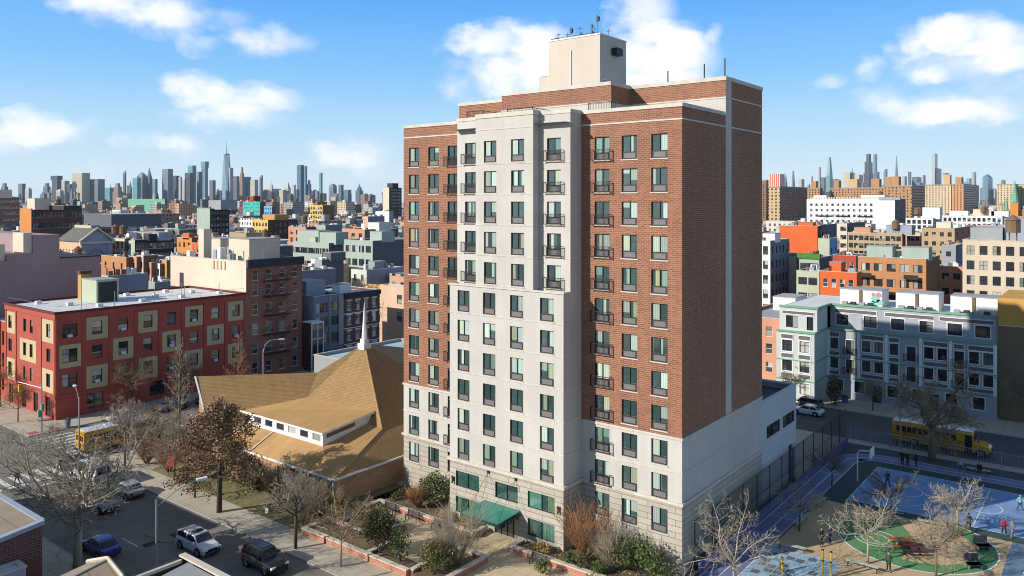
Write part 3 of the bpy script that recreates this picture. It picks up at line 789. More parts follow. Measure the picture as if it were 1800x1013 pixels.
# playground surfaces
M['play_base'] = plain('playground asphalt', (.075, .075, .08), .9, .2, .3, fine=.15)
M['sand'] = plain('playground tan surfacing', (.50, .36, .20), .95, .22, .25, fine=.15)
M['track'] = plain('blue track coating', (.15, .168, .29), .85, .26, .3, fine=.08)
M['court'] = plain('blue court coating', (.17, .275, .455), .8, .26, .3, fine=.06)
M['court_edge'] = plain('dark green surround', (.035, .07, .06), .9, .15, .3)
M['play_green'] = plain('green play surfacing', (.095, .23, .085), .9, .25, .3, fine=.12)
M['play_teal'] = plain('slate blue surfacing', (.13, .19, .26), .9, .2, .3, fine=.12)
M['line'] = plain('court line', (.72, .72, .7), .8, .1, 1)
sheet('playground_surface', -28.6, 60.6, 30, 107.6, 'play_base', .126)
sheet('court_surround', -25.6, 85.6, 12, 101.6, 'court_edge', .130)
sheet('court', -23.2, 87.0, -.2, 99.8, 'court', .134)
def arc(cx, cy, r0, r1, a0, a1, z, mb, n=40, m=0):
    for i in range(n):
        t0 = R(a0 + (a1 - a0) * i / n); t1 = R(a0 + (a1 - a0) * (i + 1) / n)
        q = [(cx + r0 * math.cos(t0), cy + r0 * math.sin(t0), z), (cx + r1 * math.cos(t0), cy + r1 * math.sin(t0), z), (cx + r1 * math.cos(t1), cy + r1 * math.sin(t1), z), (cx + r0 * math.cos(t1), cy + r0 * math.sin(t1), z)]
        if r0 == 0: q = q[1:3] + [(cx, cy, z)]
        mb.face(q, m)
# running track: straight, rounded corner, straight
tk = MB(); z = .130
tk.box(-28.2, 61, .127, -25.6, 99.3, z, 0, 'bsewn'); arc(-22.9, 99.3, 2.7, 5.3, 90, 180, z, tk); tk.box(-22.9, 102.0, .127, 30, 104.6, z, 0, 'bsewn')
tag(tk.build('running_track', [M['track']]), kind='structure')
ln = MB(); z = .138
for o in (0, 1.26, 2.52):
    ln.box(-28.2 + o, 61, z - .003, -28.12 + o, 99.3, z, 0, 'bsewn'); arc(-22.9, 99.3, 5.22 - o, 5.3 - o, 90, 180, z, ln); ln.box(-22.9, 104.52 - o, z - .003, 30, 104.6 - o, z, 0, 'bsewn')
for y in (70, 78, 86, 94): ln.box(-28.1, y, z - .003, -25.7, y + .08, z, 0, 'bsewn')
w = .08
for (x0, y0, x1, y1) in ((-23.2, 87, -.2, 87 + w), (-23.2, 99.8 - w, -.2, 99.8), (-23.2, 87, -23.2 + w, 99.8), (-11.74, 87, -11.66, 99.8), (-19.0, 91.6, -18.92, 95.2), (-23.2, 91.6, -19, 91.68), (-23.2, 95.12, -19, 95.2)):
    ln.box(x0, y0, z - .003, x1, y1, z, 0, 'bsewn')
arc(-11.7, 93.4, 1.75, 1.83, 0, 360, z, ln); arc(-18.95, 93.4, 1.72, 1.8, -90, 90, z, ln); arc(-21.6, 93.4, 5.9, 5.98, -78, 78, z, ln)
tag(ln.build('court_lines', [M['line']]), kind='structure')
# green circle with tan wedge
gc = MB(); cx_, cy_ = -15.4, 80.3
tag(sheet('tan_surfacing', -25.4, 66.5, -8.2, 85.4, 'sand', .1285), kind='structure')
arc(cx_, cy_, 0, 6.6, 120, 268, .132, gc); arc(cx_, cy_, 4.9, 6.6, -92, 70, .132, gc)
tag(gc.build('green_surfacing', [M['play_green']]), kind='structure')
gl = MB(); arc(cx_, cy_, 6.55, 6.68, 110, 430, .137, gl, 90); arc(-18.4, 78.6, 1.75, 1.86, 0, 360, .137, gl); arc(-18.4, 78.4, 1.1, 1.2, 0, 360, .137, gl)
tag(gl.build('circle_lines', [M['line']]), kind='structure')
sheet('slate_surfacing', -8.3, 60.8, 12, 85.4, 'play_teal', .1295)
# painted map squares
M['map_blue'] = plain('pale blue map paint', (.30, .42, .50), .9, .2, .4); M['map_dark'] = plain('map square paint', (.13, .14, .15), .9, .2, .4)
sheet('map_paint', -25.6, 62.0, -19.4, 71.3, 'map_blue', .1325)
sq = MB()
for i in range(7):
    for j in range(10):
        if rnd.random() < .42: sq.box(-25.2 + i * .8, 62.4 + j * .85, .1335, -24.5 + i * .8, 63.1 + j * .85, .1365, 0, 'bsewn')
tag(sq.build('map_squares', [M['map_dark']]), kind='structure')
zs = MB()
for i in range(6): zs.box(-6.9, 80.2 - i * .75, .131, -4.4, 80.55 - i * .75, .1345, 0, 'bsewn')
tag(zs.build('hop_stripes', [M['line']]), kind='structure')

# ------------------------------------------------------------------ brick planters of the plaza
M['planter_brick'] = brick('planter brick', (.47, .14, .08), (.36, .10, .06), (.45, .33, .25), .42, .14, .02, .12, .4)
M['planter_cap'] = plain('planter cap stone', (.56, .49, .39), .85, .18, .8)
def planter(label, segs, soil, h=.62):
    t = thing('planter', label, 'planter', (segs[0][0][0], segs[0][0][1], .12), group='brick planters of the plaza')
    for i, ((ax, ay), (bx, by)) in enumerate(segs):
        w_ = MB(); c_ = MB(); k = .19
        x0, x1 = min(ax, bx), max(ax, bx); y0, y1 = min(ay, by), max(ay, by)
        if y0 == y1: x0 -= k; x1 += k; y0 -= k; y1 += k
        else: x0 -= k; x1 += k; y0 += k + .003; y1 -= k + .003
        w_.box(x0, y0, .12, x1, y1, h, 0, 'b'); c_.box(x0 - .05, y0 - (.05 if ay == by else -.052), h, x1 + .05, y1 + (.05 if ay == by else -.052), h + .1)
        w_.build('planter_wall', [M['planter_brick']], t); c_.build('wall_cap', [M['planter_cap']], t)
    s_ = MB()
    for (x0, y0, x1, y1) in soil: s_.box(x0, y0, .13, x1, y1, h - .18, 0, 'b')
    s_.build('planting_soil', [M['soil']], t)
    return t
planter('long L shaped brick planter with the row of three benches against it', [((-60.7, 55.6), (-48.0, 55.6)), ((-48.0, 55.6), (-48.0, 57.4)), ((-60.7, 53.4), (-60.7, 55.6))], [(-62.2, 55.8, -53.1, 60.45), (-53.1, 55.8, -48.2, 57.5), (-63.6, 53.4, -60.9, 60.4)])
planter('square brick planter across the path from the three benches', [((-59.8, 52.9), (-54.6, 52.9)), ((-59.8, 49.6), (-59.8, 52.9)), ((-54.6, 49.6), (-54.6, 52.9))], [(-59.6, 49.4, -54.8, 52.7)])
planter('long low brick planter along the street pavement with dark evergreens', [((-61.2, 46.5), (-47.6, 46.5)), ((-61.2, 46.5), (-61.2, 49.4)), ((-61.2, 49.4), (-52.6, 49.4)), ((-52.6, 46.5), (-52.6, 49.4))], [(-61, 46.7, -52.8, 49.2), (-52.4, 46.7, -48, 48.3)])
planter('brick planter in the middle of the plaza with a bare tree', [((-47.2, 52.4), (-43.9, 52.4)), ((-47.2, 46.5), (-47.2, 52.4)), ((-43.9, 46.5), (-43.9, 52.4))], [(-47, 46.5, -44.1, 52.2)])
planter('brick planter beneath the right hand lobby windows with one bench', [((-43.4, 55.5), (-29.6, 55.5)), ((-43.4, 55.5), (-43.4, 57.4))], [(-43.2, 55.7, -39.4, 57.5), (-39.4, 55.7, -29.6, 60.4)])

# ------------------------------------------------------------------ fences
def wire(mb, a0, a1, z0, z1, fx, step, r, axis):
    n = int((a1 - a0) / step)
    P = (lambda a, z: (fx, a, z)) if axis == 'y' else (lambda a, z: (a, fx, z))
    for i in range(n + 1):
        a = a0 + (a1 - a0) * i / n
        for s in (1, -1):
            e = a + s * (z1 - z0); zz = z1
            if e > a1: zz = z0 + (a1 - a); e = a1
            if e < a0: zz = z0 + (a - a0); e = a0
            mb.tube([P(a, z0), P(e, zz)], r, 3, 0, False)
mf = thing('mesh_fence', 'tall black chain link fence beside the tower flank and running track', 'fence', (-28.85, 84, .12))
FX = -28.8
for y in np.arange(62, 107.9, 3.55):
    p = MB(); p.cyl(FX, float(y), .12, 4.5, .055, 6); p.build('fence_post', [M['black_metal']], mf)
r_ = MB()
for z in (.25, 2.3, 4.45): r_.tube([(FX, 62, z), (FX, 107.6, z)], .04, 5)
r_.build('fence_rail', [M['black_metal']], mf)
M['fence_wire'] = plain('black coated wire', (.03, .03, .035), .6, 0)
w_ = MB(); wire(w_, 62, 107.6, .25, 4.45, FX, .22, .011, 'y'); w_.build('chain_link', [M['fence_wire']], mf)
pf = thing('picket_fence', 'pale steel picket fence between the playground and the back street', 'fence', (-5, 108.2, .12))
M['pale_metal'] = plain('pale fence paint', (.27, .27, .29), .5, .1, 1)
for i, x in enumerate(np.arange(-28.4, 16, 2.4)):
    p = MB(); p.box(float(x) - .04, 108.16, .12, float(x) + .04, 108.24, 2.1); p.build('fence_post', [M['pale_metal']], pf)
r_ = MB(); k = MB()
for z in (.35, 1.85): r_.box(-28.4, 108.18, z, 16, 108.22, z + .05)
r_.build('fence_rail', [M['pale_metal']], pf)
for x in np.arange(-28.3, 16, .16): k.box(float(x), 108.185, .2, float(x) + .022, 108.215, 2.0, 0, 'b')
k.build('pickets', [M['pale_metal']], pf)
wl = thing('low_wall', 'low violet painted wall at the foot of the tall mesh fence', 'wall', (-28.2, 98, .12))
M['violet'] = plain('violet wall paint', (.115, .11, .24), .85, .2, .5)
b = MB(); b.box(-28.5, 62, .12, -28.3, 106.5, 1.0, 0, 'b'); b.build('wall', [M['violet']], wl)

# thin winter air over the whole scene
hz = MB(); hz.box(-9400, -800, -1.6, 1600, 9400, 620)
hm = bpy.data.materials.new('haze'); hm.use_nodes = True; hn_ = hm.node_tree; hn_.nodes.clear()
pv = hn_.nodes.new('ShaderNodeVolumePrincipled'); pv.inputs['Color'].default_value = (.80, .91, 1.0, 1); pv.inputs['Density'].default_value = HAZE = 1.7e-5; pv.inputs['Anisotropy'].default_value = 0.0
ho = hn_.nodes.new('ShaderNodeOutputMaterial'); hn_.links.new(pv.outputs[0], ho.inputs['Volume'])
tag(hz.build('haze', [hm]), kind='stuff')

# tar patches, seams and manhole covers of the roads
M['tar'] = plain('tar patch', (.045, .043, .04), .85, .25, .8, fine=.1); M['patch'] = plain('pale road patch', (.22, .205, .17), .9, .3, .5, fine=.1); M['manhole'] = plain('manhole iron', (.05, .047, .045), .6, .2, 4)
rp = random.Random(12)
for i in range(16):
    x, y = (rp.uniform(-95, -45), rp.uniform(32, 42)) if i < 9 else (rp.uniform(-113, -100), rp.uniform(28, 80))
    w_, d_ = rp.uniform(.8, 3.5), rp.uniform(.5, 1.8); sheet('road_patch', x, y, x + w_, y + d_, rp.choice(('tar', 'patch')), .0105 + i * .0002)
sm = MB()
for i in range(10):
    x = rp.uniform(-97, -45) if i < 6 else rp.uniform(-114, -101); y = rp.uniform(31.5, 42) if i < 6 else rp.uniform(30, 80); pts = [(x, y)]
    for k in range(7): pts.append((pts[-1][0] + rp.uniform(.3, 1.4) * (1 if i < 6 else .25) * rp.choice((1, 1, -.3)), pts[-1][1] + rp.uniform(-.5, .5) * (1 if i < 6 else 3)))
    for (ax, ay), (bx_, by) in zip(pts[:-1], pts[1:]):
        L_ = math.hypot(bx_ - ax, by - ay) or 1; nx, ny = -(by - ay) / L_ * .05, (bx_ - ax) / L_ * .05; sm.face([(ax - nx, ay - ny, .0145), (bx_ - nx, by - ny, .0145), (bx_ + nx, by + ny, .0145), (ax + nx, ay + ny, .0145)])
tag(sm.build('tar_seams', [M['tar']]), kind='structure')
for x, y in ((-80, 36.4), (-62, 34.2), (-107, 45), (-104.5, 58), (-90, 33)):
    b = MB(); b.face([(x + .38 * math.cos(6.2832 * k / 16), y + .38 * math.sin(6.2832 * k / 16), .0155) for k in range(16)]); tag(b.build('manhole_cover', [M['manhole']]), kind='structure')
# ------------------------------------------------------------------ buildings
def spread(a0, a1, n, w):
    s = (a1 - a0) / n
    return [a0 + s * (i + .5) for i in range(n)]

def building(name, label, cat, x0, y0, x1, y1, h, wall, side=None, roof='roof_grey', front=None, flank=None, base=0.0, group=None, par=.45, cop=None, win=None, gz=.9, z0=0.0):
    """front / flank = (columns, rows, width, height, kind, frame, glass, sill) for the street face (-y) and the +x face; columns may be a list of positions"""
    t = thing(name, label, cat, ((x0 + x1) / 2, (y0 + y1) / 2, z0), group=group)
    ORG[t.name] = Vector(((x0 + x1) / 2, (y0 + y1) / 2, z0))
    mats = [M[wall], M[side or wall]]
    mb = MB(); todo = []
    for axis, spec, fx, a0, a1, mi in (('y-', front, y0, x0, x1, 0), ('x+', flank, x1, y0, y1, 1)):
        hs = []
        if spec:
            n, rows, w, hh, kind, fm, gm, sill = spec
            cols = n if isinstance(n, (list, tuple)) else spread(a0 + .3, a1 - .3, n, w)
            fh = (h - par - .35 - .3) / rows if isinstance(rows, int) else None
            zs = [.55 + fh * i + max(.35, (fh - hh) * .55) for i in range(rows)] if isinstance(rows, int) else rows
            for a in cols:
                for z in zs:
                    hs.append(hole(a, z, w, hh)); todo.append((axis, fx, a, z, w, hh, kind, fm, gm, sill))
        mb.facade(axis, fx, a0, a1, z0, h, hs, .16, mi)
    mb.facade('y+', y1, -x1, -x0, z0, h, [], .1, 1); mb.facade('x-', x0, -y1, -y0, z0, h, [], .1, 1)
    i = .25; r = h - par
    for q in ([(x0 + i, y0 + i), (x1 - i, y0 + i)], [(x1 - i, y0 + i), (x1 - i, y1 - i)], [(x1 - i, y1 - i), (x0 + i, y1 - i)], [(x0 + i, y1 - i), (x0 + i, y0 + i)]):
        (ax, ay), (bx_, by) = q
        mb.face([(bx_, by, r), (ax, ay, r), (ax, ay, h), (bx_, by, h)], 1)
    mb.build('wall', mats, t)
    c = MB(); ring(c, x0, y0, x1, y1, h, h + .1, .06, i); c.build('coping', [M[cop or 'coping']], t)
    f = MB(); f.face([(x0 + i, y0 + i, r), (x1 - i, y0 + i, r), (x1 - i, y1 - i, r), (x0 + i, y1 - i, r)]); f.build('roof', [M[roof]], t)
    for a in todo: add_window(t, a[0], a[1], a[2], a[3], a[4], a[5], a[6], a[7], a[8], a[9], .16)
    return t

def part(t, name, mat, *boxes):
    b = MB()
    for q in boxes: b.box(*q)
    return b.build(name, [M[mat]] if isinstance(mat, str) else mat, t)

def bulkhead(t, x0, y0, x1, y1, z0, z1, mat, name='roof_bulkhead'):
    b = part(t, name, mat, (x0, y0, z0, x1, y1, z1))
    c = MB(); c.box(x0 - .08, y0 - .08, z1, x1 + .08, y1 + .08, z1 + .1); c.build('bulkhead_roof', [M['roof_grey']], b)
    return b

def corner(xl, xc, xr, ytop, t):
    """plan box of a building whose near corner is seen at xc, at range t; xl / xr = ends of its -y and +x faces"""
    cx, cy = AT(xc, t)
    a, b = ray(xl); x0 = a * cy / b
    a, b = ray(xr); y1 = b * cx / a
    return x0, cy, cx, y1, ZT(ytop, t)

def pipes(t, pts, z, r=.07, h=1.2, mat='grey_metal'):
    for (x, y) in pts:
        p = MB(); p.cyl(x, y, z, z + h, r, 6); p.build('vent_pipe', [M[mat]], t)

for n, c in (('red_paint', (.42, .07, .035)), ('maroon', (.17, .03, .025)), ('tan_panel', (.50, .40, .22)), ('cream', (.64, .52, .40)), ('pink', (.62, .42, .30)), ('mauve', (.33, .235, .235)),
             ('blue_grey', (.17, .19, .24)), ('pale_blue_grey', (.30, .33, .39)), ('grey', (.30, .31, .31)), ('dark_grey', (.115, .12, .135)), ('charcoal', (.04, .042, .05)), ('white_wall', (.68, .68, .66)),
             ('grey_green', (.34, .40, .34)), ('sage', (.42, .45, .33)), ('yellow', (.66, .42, .10)), ('orange', (.55, .22, .055)), ('vermilion', (.62, .12, .03)), ('salmon', (.55, .26, .16)), ('beige', (.56, .46, .34)),
             ('tan', (.42, .30, .17)), ('brown', (.19, .11, .065)), ('dark_brown', (.085, .05, .04)), ('teal', (.03, .42, .33)), ('sky_blue', (.12, .36, .62)), ('mint', (.16, .36, .24)), ('pale_mint', (.56, .60, .50)), ('lavender_grey', (.36, .37, .44)), ('ochre', (.52, .28, .07)), ('peach', (.62, .40, .24))):
    M[n] = plain(n + ' render', c, .88, .14, .2)
M['roof_green'] = plain('green roof sheet', (.10, .42, .16), .8, .1, .2); M['roof_teal'] = plain('pale teal roof', (.38, .52, .50), .8, .2, .15); M['roof_tarp'] = plain('blue tarpaulin', (.03, .07, .30), .6, .3, .4)
M['old_brick'] = brick('old brick', (.32, .10, .06), (.22, .07, .05), (.28, .2, .16), .5, .18, .02, .15, .2)
M['brown_brick'] = brick('brown brick', (.20, .125, .07), (.15, .09, .055), (.2, .15, .1), .5, .18, .02, .15, .2)
M['dark_brick'] = brick('dark brick', (.13, .045, .035), (.085, .03, .03), (.16, .11, .10), .5, .18, .025, .15, .2)
M['orange_brick'] = brick('orange brick', (.50, .21, .07), (.42, .16, .055), (.42, .26, .14), .5, .2, .02, .12, .2)
M['church_brick'] = brick('church brick', (.50, .30, .14), (.40, .20, .10), (.34, .26, .16), .9, .24, .025, .14, .25)
M['shingle'] = brick('brown shingle', (.35, .215, .085), (.29, .17, .065), (.19, .115, .045), .4, .15, .018, .3, .12, bump=.4)
M['shingle_plain'] = plain('light brown roofing', (.42, .25, .10), .9, .26, .22, fine=.1)

# --- red loft building on the corner
rx0, ry0, rx1, ry1, rh = -139, 48.5, -120.8, 79.35, 15.55
rb = thing('loft_building', 'four storey red painted loft building with tan panels on the street corner', 'building', ((rx0 + rx1) / 2, (ry0 + ry1) / 2, 0))
ORG[rb.name] = Vector(((rx0 + rx1) / 2, (ry0 + ry1) / 2, 0))
M['loft_red'] = plain('red loft paint', (.385, .078, .052), .85, .2, .3)
mb = MB(); wins = []; pan = []
bays = 8; bl = (ry1 - ry0) / bays; zs = [4.55, 8.15, 11.75]
for i in range(bays):
    a = ry0 + bl * (i + .5)
    for k, z in enumerate(zs):
        w = 2.1 if i == 0 else 1.45
        wins.append(('x+', rx1, a, z, w, 1.95, 'cross' if i == 0 else 'hung'))
        if (i + k) % 2 == 1: pan.append(('x+', a, z, bl - .75))
for i, a in enumerate((-137.2, -131.6, -129.2, -123.2)):
    for k, z in enumerate(zs):
        wins.append(('y-', ry0, a, z, 1.1 if i in (1, 2) else 1.35, 1.95, 'hung'))
for i, (a, wd) in enumerate(((-137.0, 3.4), (-130.4, 6.0), (-123.4, 3.9))):
    for k, z in enumerate(zs):
        if (i + k) % 2 == 0: pan.append(('y-', a, z, wd))
gf = [(-136.8, 1.6), (-131.8, 1.6), (-127.6, 1.6), (-123.4, 1.6)]
hy = [hole(w_[2], w_[3], w_[4], w_[5]) for w_ in wins if w_[0] == 'y-'] + [hole(a, .3, w_, 2.9) for a, w_ in gf]
hx = [hole(w_[2], w_[3], w_[4], w_[5]) for w_ in wins if w_[0] == 'x+'] + [hole(ry0 + 5.5, .9, 2.4, 2.2), hole(ry0 + 15, .9, 2.4, 2.2)]
mb.facade('y-', ry0, rx0, rx1, 0, rh, hy, .2); mb.facade('x+', rx1, ry0, ry1, 0, rh, hx, .2)
mb.facade('y+', ry1, -rx1, -rx0, 0, rh, []); mb.facade('x-', rx0, -ry1, -ry0, 0, rh, [])
mb.build('wall', [M['loft_red']], rb)
for ax, fx, a, z, w, h, kind in wins: add_window(rb, ax, fx, a, z, w, h, kind, 'frame_dark', 'glass', 'tan_panel' if False else None, .2)
for a, w_ in gf: add_window(rb, 'y-', ry0, a, .3, w_, 2.9, 'cross', 'frame_dark', 'glass_dim', None, .2)
for a in (ry0 + 5.5, ry0 + 15): add_window(rb, 'x+', rx1, a, .9, 2.4, 2.2, 'quad', 'frame_dark', 'glass_dim', None, .2)
for ax, a, z, wd in pan:      # tan panels: a frame of four strips round the window opening, 3 cm proud
    b = MB(); z0, z1 = z - .75, z + 2.55; hw = .75 if ax == 'x+' else .62
    if ax == 'x+':
        hw = (1.05 if abs(a - (ry0 + bl / 2)) < .1 else .725)
        b.box(rx1, a - wd / 2, z0, rx1 + .03, a - hw, z1); b.box(rx1, a + hw, z0, rx1 + .03, a + wd / 2, z1); b.box(rx1, a - hw, z0, rx1 + .03, a + hw, z); b.box(rx1, a - hw, z + 1.95, rx1 + .03, a + hw, z1)
    else:
        xs = sorted([w_[2] - w_[4] / 2 for w_ in wins if w_[0] == 'y-' and abs(w_[2] - a) < wd / 2 and w_[3] == z] + [w_[2] + w_[4] / 2 for w_ in wins if w_[0] == 'y-' and abs(w_[2] - a) < wd / 2 and w_[3] == z])
        e = [a - wd / 2] + xs + [a + wd / 2]
        for i in range(0, len(e), 2): b.box(e[i], ry0 - .03, z, e[i + 1], ry0, z + 1.95)
        b.box(a - wd / 2, ry0 - .03, z0, a + wd / 2, ry0, z); b.box(a - wd / 2, ry0 - .03, z + 1.95, a + wd / 2, ry0, z1)
    b.build('wall_panel', [M['tan_panel']], rb)
# pilasters, bands, cornice
for i in range(bays + 1):
    y = min(max(ry0 + bl * i, ry0 + .25), ry1 - .25); part(rb, 'pilaster', 'loft_red', (rx1, y - .22, 3.6, rx1 + .1, y + .22, rh - .95))
for x in (-138.7, -134.9, -125.7, -121.1): part(rb, 'pilaster', 'loft_red', (x - .22, ry0 - .1, 3.6, x + .22, ry0, rh - .95))
M['loft_dark'] = plain('dark red cornice', (.12, .025, .022), .8, .1, .5)
b = MB()
for z0, z1, o, m in ((3.2, 3.6, .14, 0), (rh - .95, rh - .25, .13, 0), (rh - .25, rh + .08, .28, 1)):
    b.box(rx0 - o, ry0 - o, z0, rx1 + o, ry0, z1, m); b.box(rx1, ry0, z0, rx1 + o, ry1, z1, m)
    if m: b.box(rx0, ry1 - .2, z0 + .02, rx1, ry1, z1, m); b.box(rx0, ry0, z0 + .02, rx0 + .2, ry1 - .2, z1, m)
b.build('cornice', [M['loft_red'], M['loft_dark']], rb)
f = MB(); f.face([(rx0, ry0, rh - .3), (rx1, ry0, rh - .3), (rx1, ry1, rh - .3), (rx0, ry1, rh - .3)]); f.build('roof', [M['roof_white']], rb)
bh = bulkhead(rb, -134.5, 58, -129.3, 61.5, rh - .3, rh + 3.3, 'sage'); part(bh, 'bulkhead_door', 'black_metal', (-129.3, 58.3, rh - .28, -129.24, 61.2, rh + 3.0))
ch = part(rb, 'chimney', 'ochre', (-136.4, 58.2, rh - .3, -135.2, 59.6, rh + 4.0)); part(ch, 'chimney_cap', 'dark_brown', (-136.6, 58.0, rh + 4.0, -135.0, 59.8, rh + 4.5))
for i in range(12):
    x = rx0 + 3 + (i % 3) * 5 + rnd.random(); y = ry0 + 3 + i * 2.3
    part(rb, 'skylight', 'roof_white', (x, y, rh - .3, x + .8, y + .8, rh + .2))
pipes(rb, [(-123, 53), (-123.2, 58), (-122.6, 64), (-122.4, 69), (-127, 71), (-122, 75)], rh - .3, .05, 2.4)
for i in range(9):
    a = wins[(i * 5 + 2) % 24]; part(rb, 'air_conditioner', 'white_wall', (rx1 - .1, a[2] - .32, a[3] + .06, rx1 + .3, a[2] + .32, a[3] + .46))
rr = MB(); rr.tube([(rx0 + .3, ry0 + .3, rh + .8), (rx1 - .2, ry0 + .3, rh + .8), (rx1 - .2, ry1 - .3, rh + .8)], .025, 4)
for i in range(16): rr.tube([(rx1 - .2, ry0 + .3 + i * 2.02, rh - .3), (rx1 - .2, ry0 + .3 + i * 2.02, rh + .8)], .02, 4)
rr.build('roof_railing', [M['grey_metal']], rb)

def fire_escape(t, axis, fx, a0, a1, zs, d=1.1):
    fe = MB()
    P = (lambda a, o, z: (fx + o, a, z)) if axis == 'x+' else (lambda a, o, z: (a, fx - o, z))
    for k, z in enumerate(zs):
        p0, p1 = P(a0, 0.02, z), P(a1, d, z + .06); fe.box(min(p0[0], p1[0]), min(p0[1], p1[1]), z, max(p0[0], p1[0]), max(p0[1], p1[1]), z + .06)
        fe.tube([P(a0, .03, z + 1), P(a0, d, z + 1), P(a1, d, z + 1), P(a1, .03, z + 1)], .03, 4)
        n = int((a1 - a0) / .35)
        for i in range(n + 1): fe.tube([P(a0 + (a1 - a0) * i / n, d, z), P(a0 + (a1 - a0) * i / n, d, z + 1)], .016, 3)
        if k < len(zs) - 1:
            for o in (.35, .8): fe.tube([P(a0 + .4, o, z + .06), P(a1 - .5, o, zs[k + 1])], .04, 4)
            for i in range(1, 9):
                q = i / 9; fe.tube([P(a0 + .4 + (a1 - a0 - .9) * q, .35, z + (zs[k + 1] - z) * q), P(a0 + .4 + (a1 - a0 - .9) * q, .8, z + (zs[k + 1] - z) * q)], .03, 3)
    return fe.build('fire_escape', [M['black_metal']], t)

# --- tenement with a blank cream side
bt = building('tenement', 'six storey maroon brick tenement with a blank cream side wall beside the red loft', 'building', -146, 79.4, -120.75, 91.2, 21.0, 'cream', 'old_brick', 'roof_grey',
              None, ([81.2, 84.0, 86.8, 89.6], [1.2, 4.7, 8.1, 11.5, 14.9, 17.6], 1.15, 1.9, 'hung', 'frame_white', 'glass_dim', 'coping'))
fire_escape(bt, 'x+', -120.75, 82.6, 88.2, [4.3, 7.7, 11.1, 14.5, 17.3])
b = MB(); b.box(-120.75, 79.4, 19.9, -120.1, 91.2, 21.3); b.build('cornice', [M['charcoal']], bt)
bulkhead(bt, -140, 84, -134.5, 88.5, 20.5, 24.3, 'cream'); bulkhead(bt, -131, 82.5, -124.5, 89, 20.5, 24.6, 'cream'); part(bt, 'chimney', 'cream', (-137.4, 80.2, 20.5, -135.6, 81.8, 26.3)); 
part(bt, 'wall_window', 'charcoal', (-142.6, 79.36, 15.2, -141.2, 79.4, 17.9))
for x in (-131, -129.8, -128.6, -127.4): part(bt, 'parapet_scupper', 'tan', (x, 79.3, 19.2, x + .35, 79.4, 20.7))
for i, (x, y) in enumerate(((-143, 81), (-133.2, 80.6), (-131.8, 80.6), (-128.5, 80.5), (-132.6, 86), (-133, 83.4))): part(bt, 'roof_unit', ('white_wall', 'pale_blue_grey', 'white_wall', 'grey')[i % 4], (x, y, 20.5, x + 1.1, y + 1.2, 22.0 + (i % 3) * .5))
pipes(bt, [(-138, 81), (-129, 80), (-126, 80.2), (-123, 80.4), (-122.4, 84)], 20.5, .09, 2.2)

# --- blue grey modern house, cornice row, pink house beyond the church
bg = building('modern_house', 'blue grey modern apartment house with pale window bays beyond the church', 'building', -131, 94, -120.8, 101, 13.45, 'pale_blue_grey', 'blue_grey', 'roof_grey',
              None, ([96.2, 98.8], [1.2, 4.4, 7.6, 10.3], 1.9, 1.75, 'quad', 'frame_dark', 'glass', None))
bulkhead(bg, -130, 95, -124.5, 99.5, 13, 15.9, 'pale_blue_grey')
for y, m in ((94.35, 'lavender_grey'),):
    for z in (4.4, 7.6, 10.3): part(bg, 'wall_panel', m, (-120.8, y, z - .05, -120.74, y + .85, z + 1.8))
part(bg, 'wall_bay', 'grey', (-120.8, 97.5, 3.6, -120.6, 97.75, 13.2), (-120.8, 99.85, 3.6, -120.6, 100.9, 13.2))
gw = thing('glass_stair', 'white framed glass stair bay projecting from a street front', 'stair bay', (-119.5, 92.6, 0)); ORG[gw.name] = Vector((-119.5, 92.6, 0))
b = MB()
for y in (91.4, 92.75, 94.0): b.box(-118.3, y - .08, 0, -118.1, y + .08, 9)
for z in (0.1, 3.0, 6.0, 8.85): b.box(-118.3, 91.48, z, -118.1, 93.92, z + .15)
b.box(-120.9, 91.3, 9.0, -118.0, 94.1, 9.15); b.build('bay_frame', [M['white_paint']], gw)
b = MB(); b.face([(-118.2, 91.4, .1), (-118.2, 94, .1), (-118.2, 94, 9), (-118.2, 91.4, 9)]); b.face([(-120.7, 91.4, .1), (-118.2, 91.4, .1), (-118.2, 91.4, 9), (-120.7, 91.4, 9)]); b.build('bay_glass', [M['glass_dim']], gw)
cr_ = building('cornice_rowhouse', 'four storey dark red brick house with white window hoods and black cornice', 'building', -134, 101.1, -120.8, 110.4, 13.4, 'old_brick', 'dark_brick', 'roof_white',
               None, (4, [1.0, 4.1, 7.2, 10.0], 1.05, 1.85, 'hung', 'frame_white', 'glass', 'white_paint'))
b = MB()
for a in spread(101.4, 110.1, 4, 1):
    for z in (1.0, 4.1, 7.2, 10.0): b.box(-120.8, a - .72, z + 1.87, -120.68, a + .72, z + 2.12)
b.build('window_hood', [M['white_paint']], cr_)
b = MB()
for z in (3.3, 6.4, 9.3): b.box(-120.8, 101.1, z, -120.74, 110.4, z + .16)
b.build('string_course', [M['white_paint']], cr_)
b = MB(); b.box(-120.8, 101.1, 12.6, -120.2, 110.4, 13.45); b.build('cornice', [M['charcoal']], cr_)
pipes(cr_, [(-130, 103), (-126, 104), (-124, 107), (-129, 108)], 12.9, .1, 1.2); bulkhead(cr_, -128, 104, -125.5, 107, 12.9, 14.6, 'white_wall')
building('pink_house', 'pale pink house with four brown hooded windows behind the cornice house', 'building', *corner(668, 716, 730, 506, 170)[:4], 12.9, 'pink', 'pink', 'roof_grey', ([-124.9, -121.4], [5.4, 9.2], 1.5, 1.9, 'hung', 'frame_dark', 'glass', 'tan'), None)
fl = building('flat_roof_hall', 'low hall with a pale teal flat roof beyond the church', 'building', -108, 84, -70, 104, 5.6, 'grey', 'grey', 'roof_teal')
pipes(fl, [(-92, 90), (-88, 94), (-84, 98), (-80, 92), (-86, 88)], 5.1, .12, 1.5, 'white_paint')

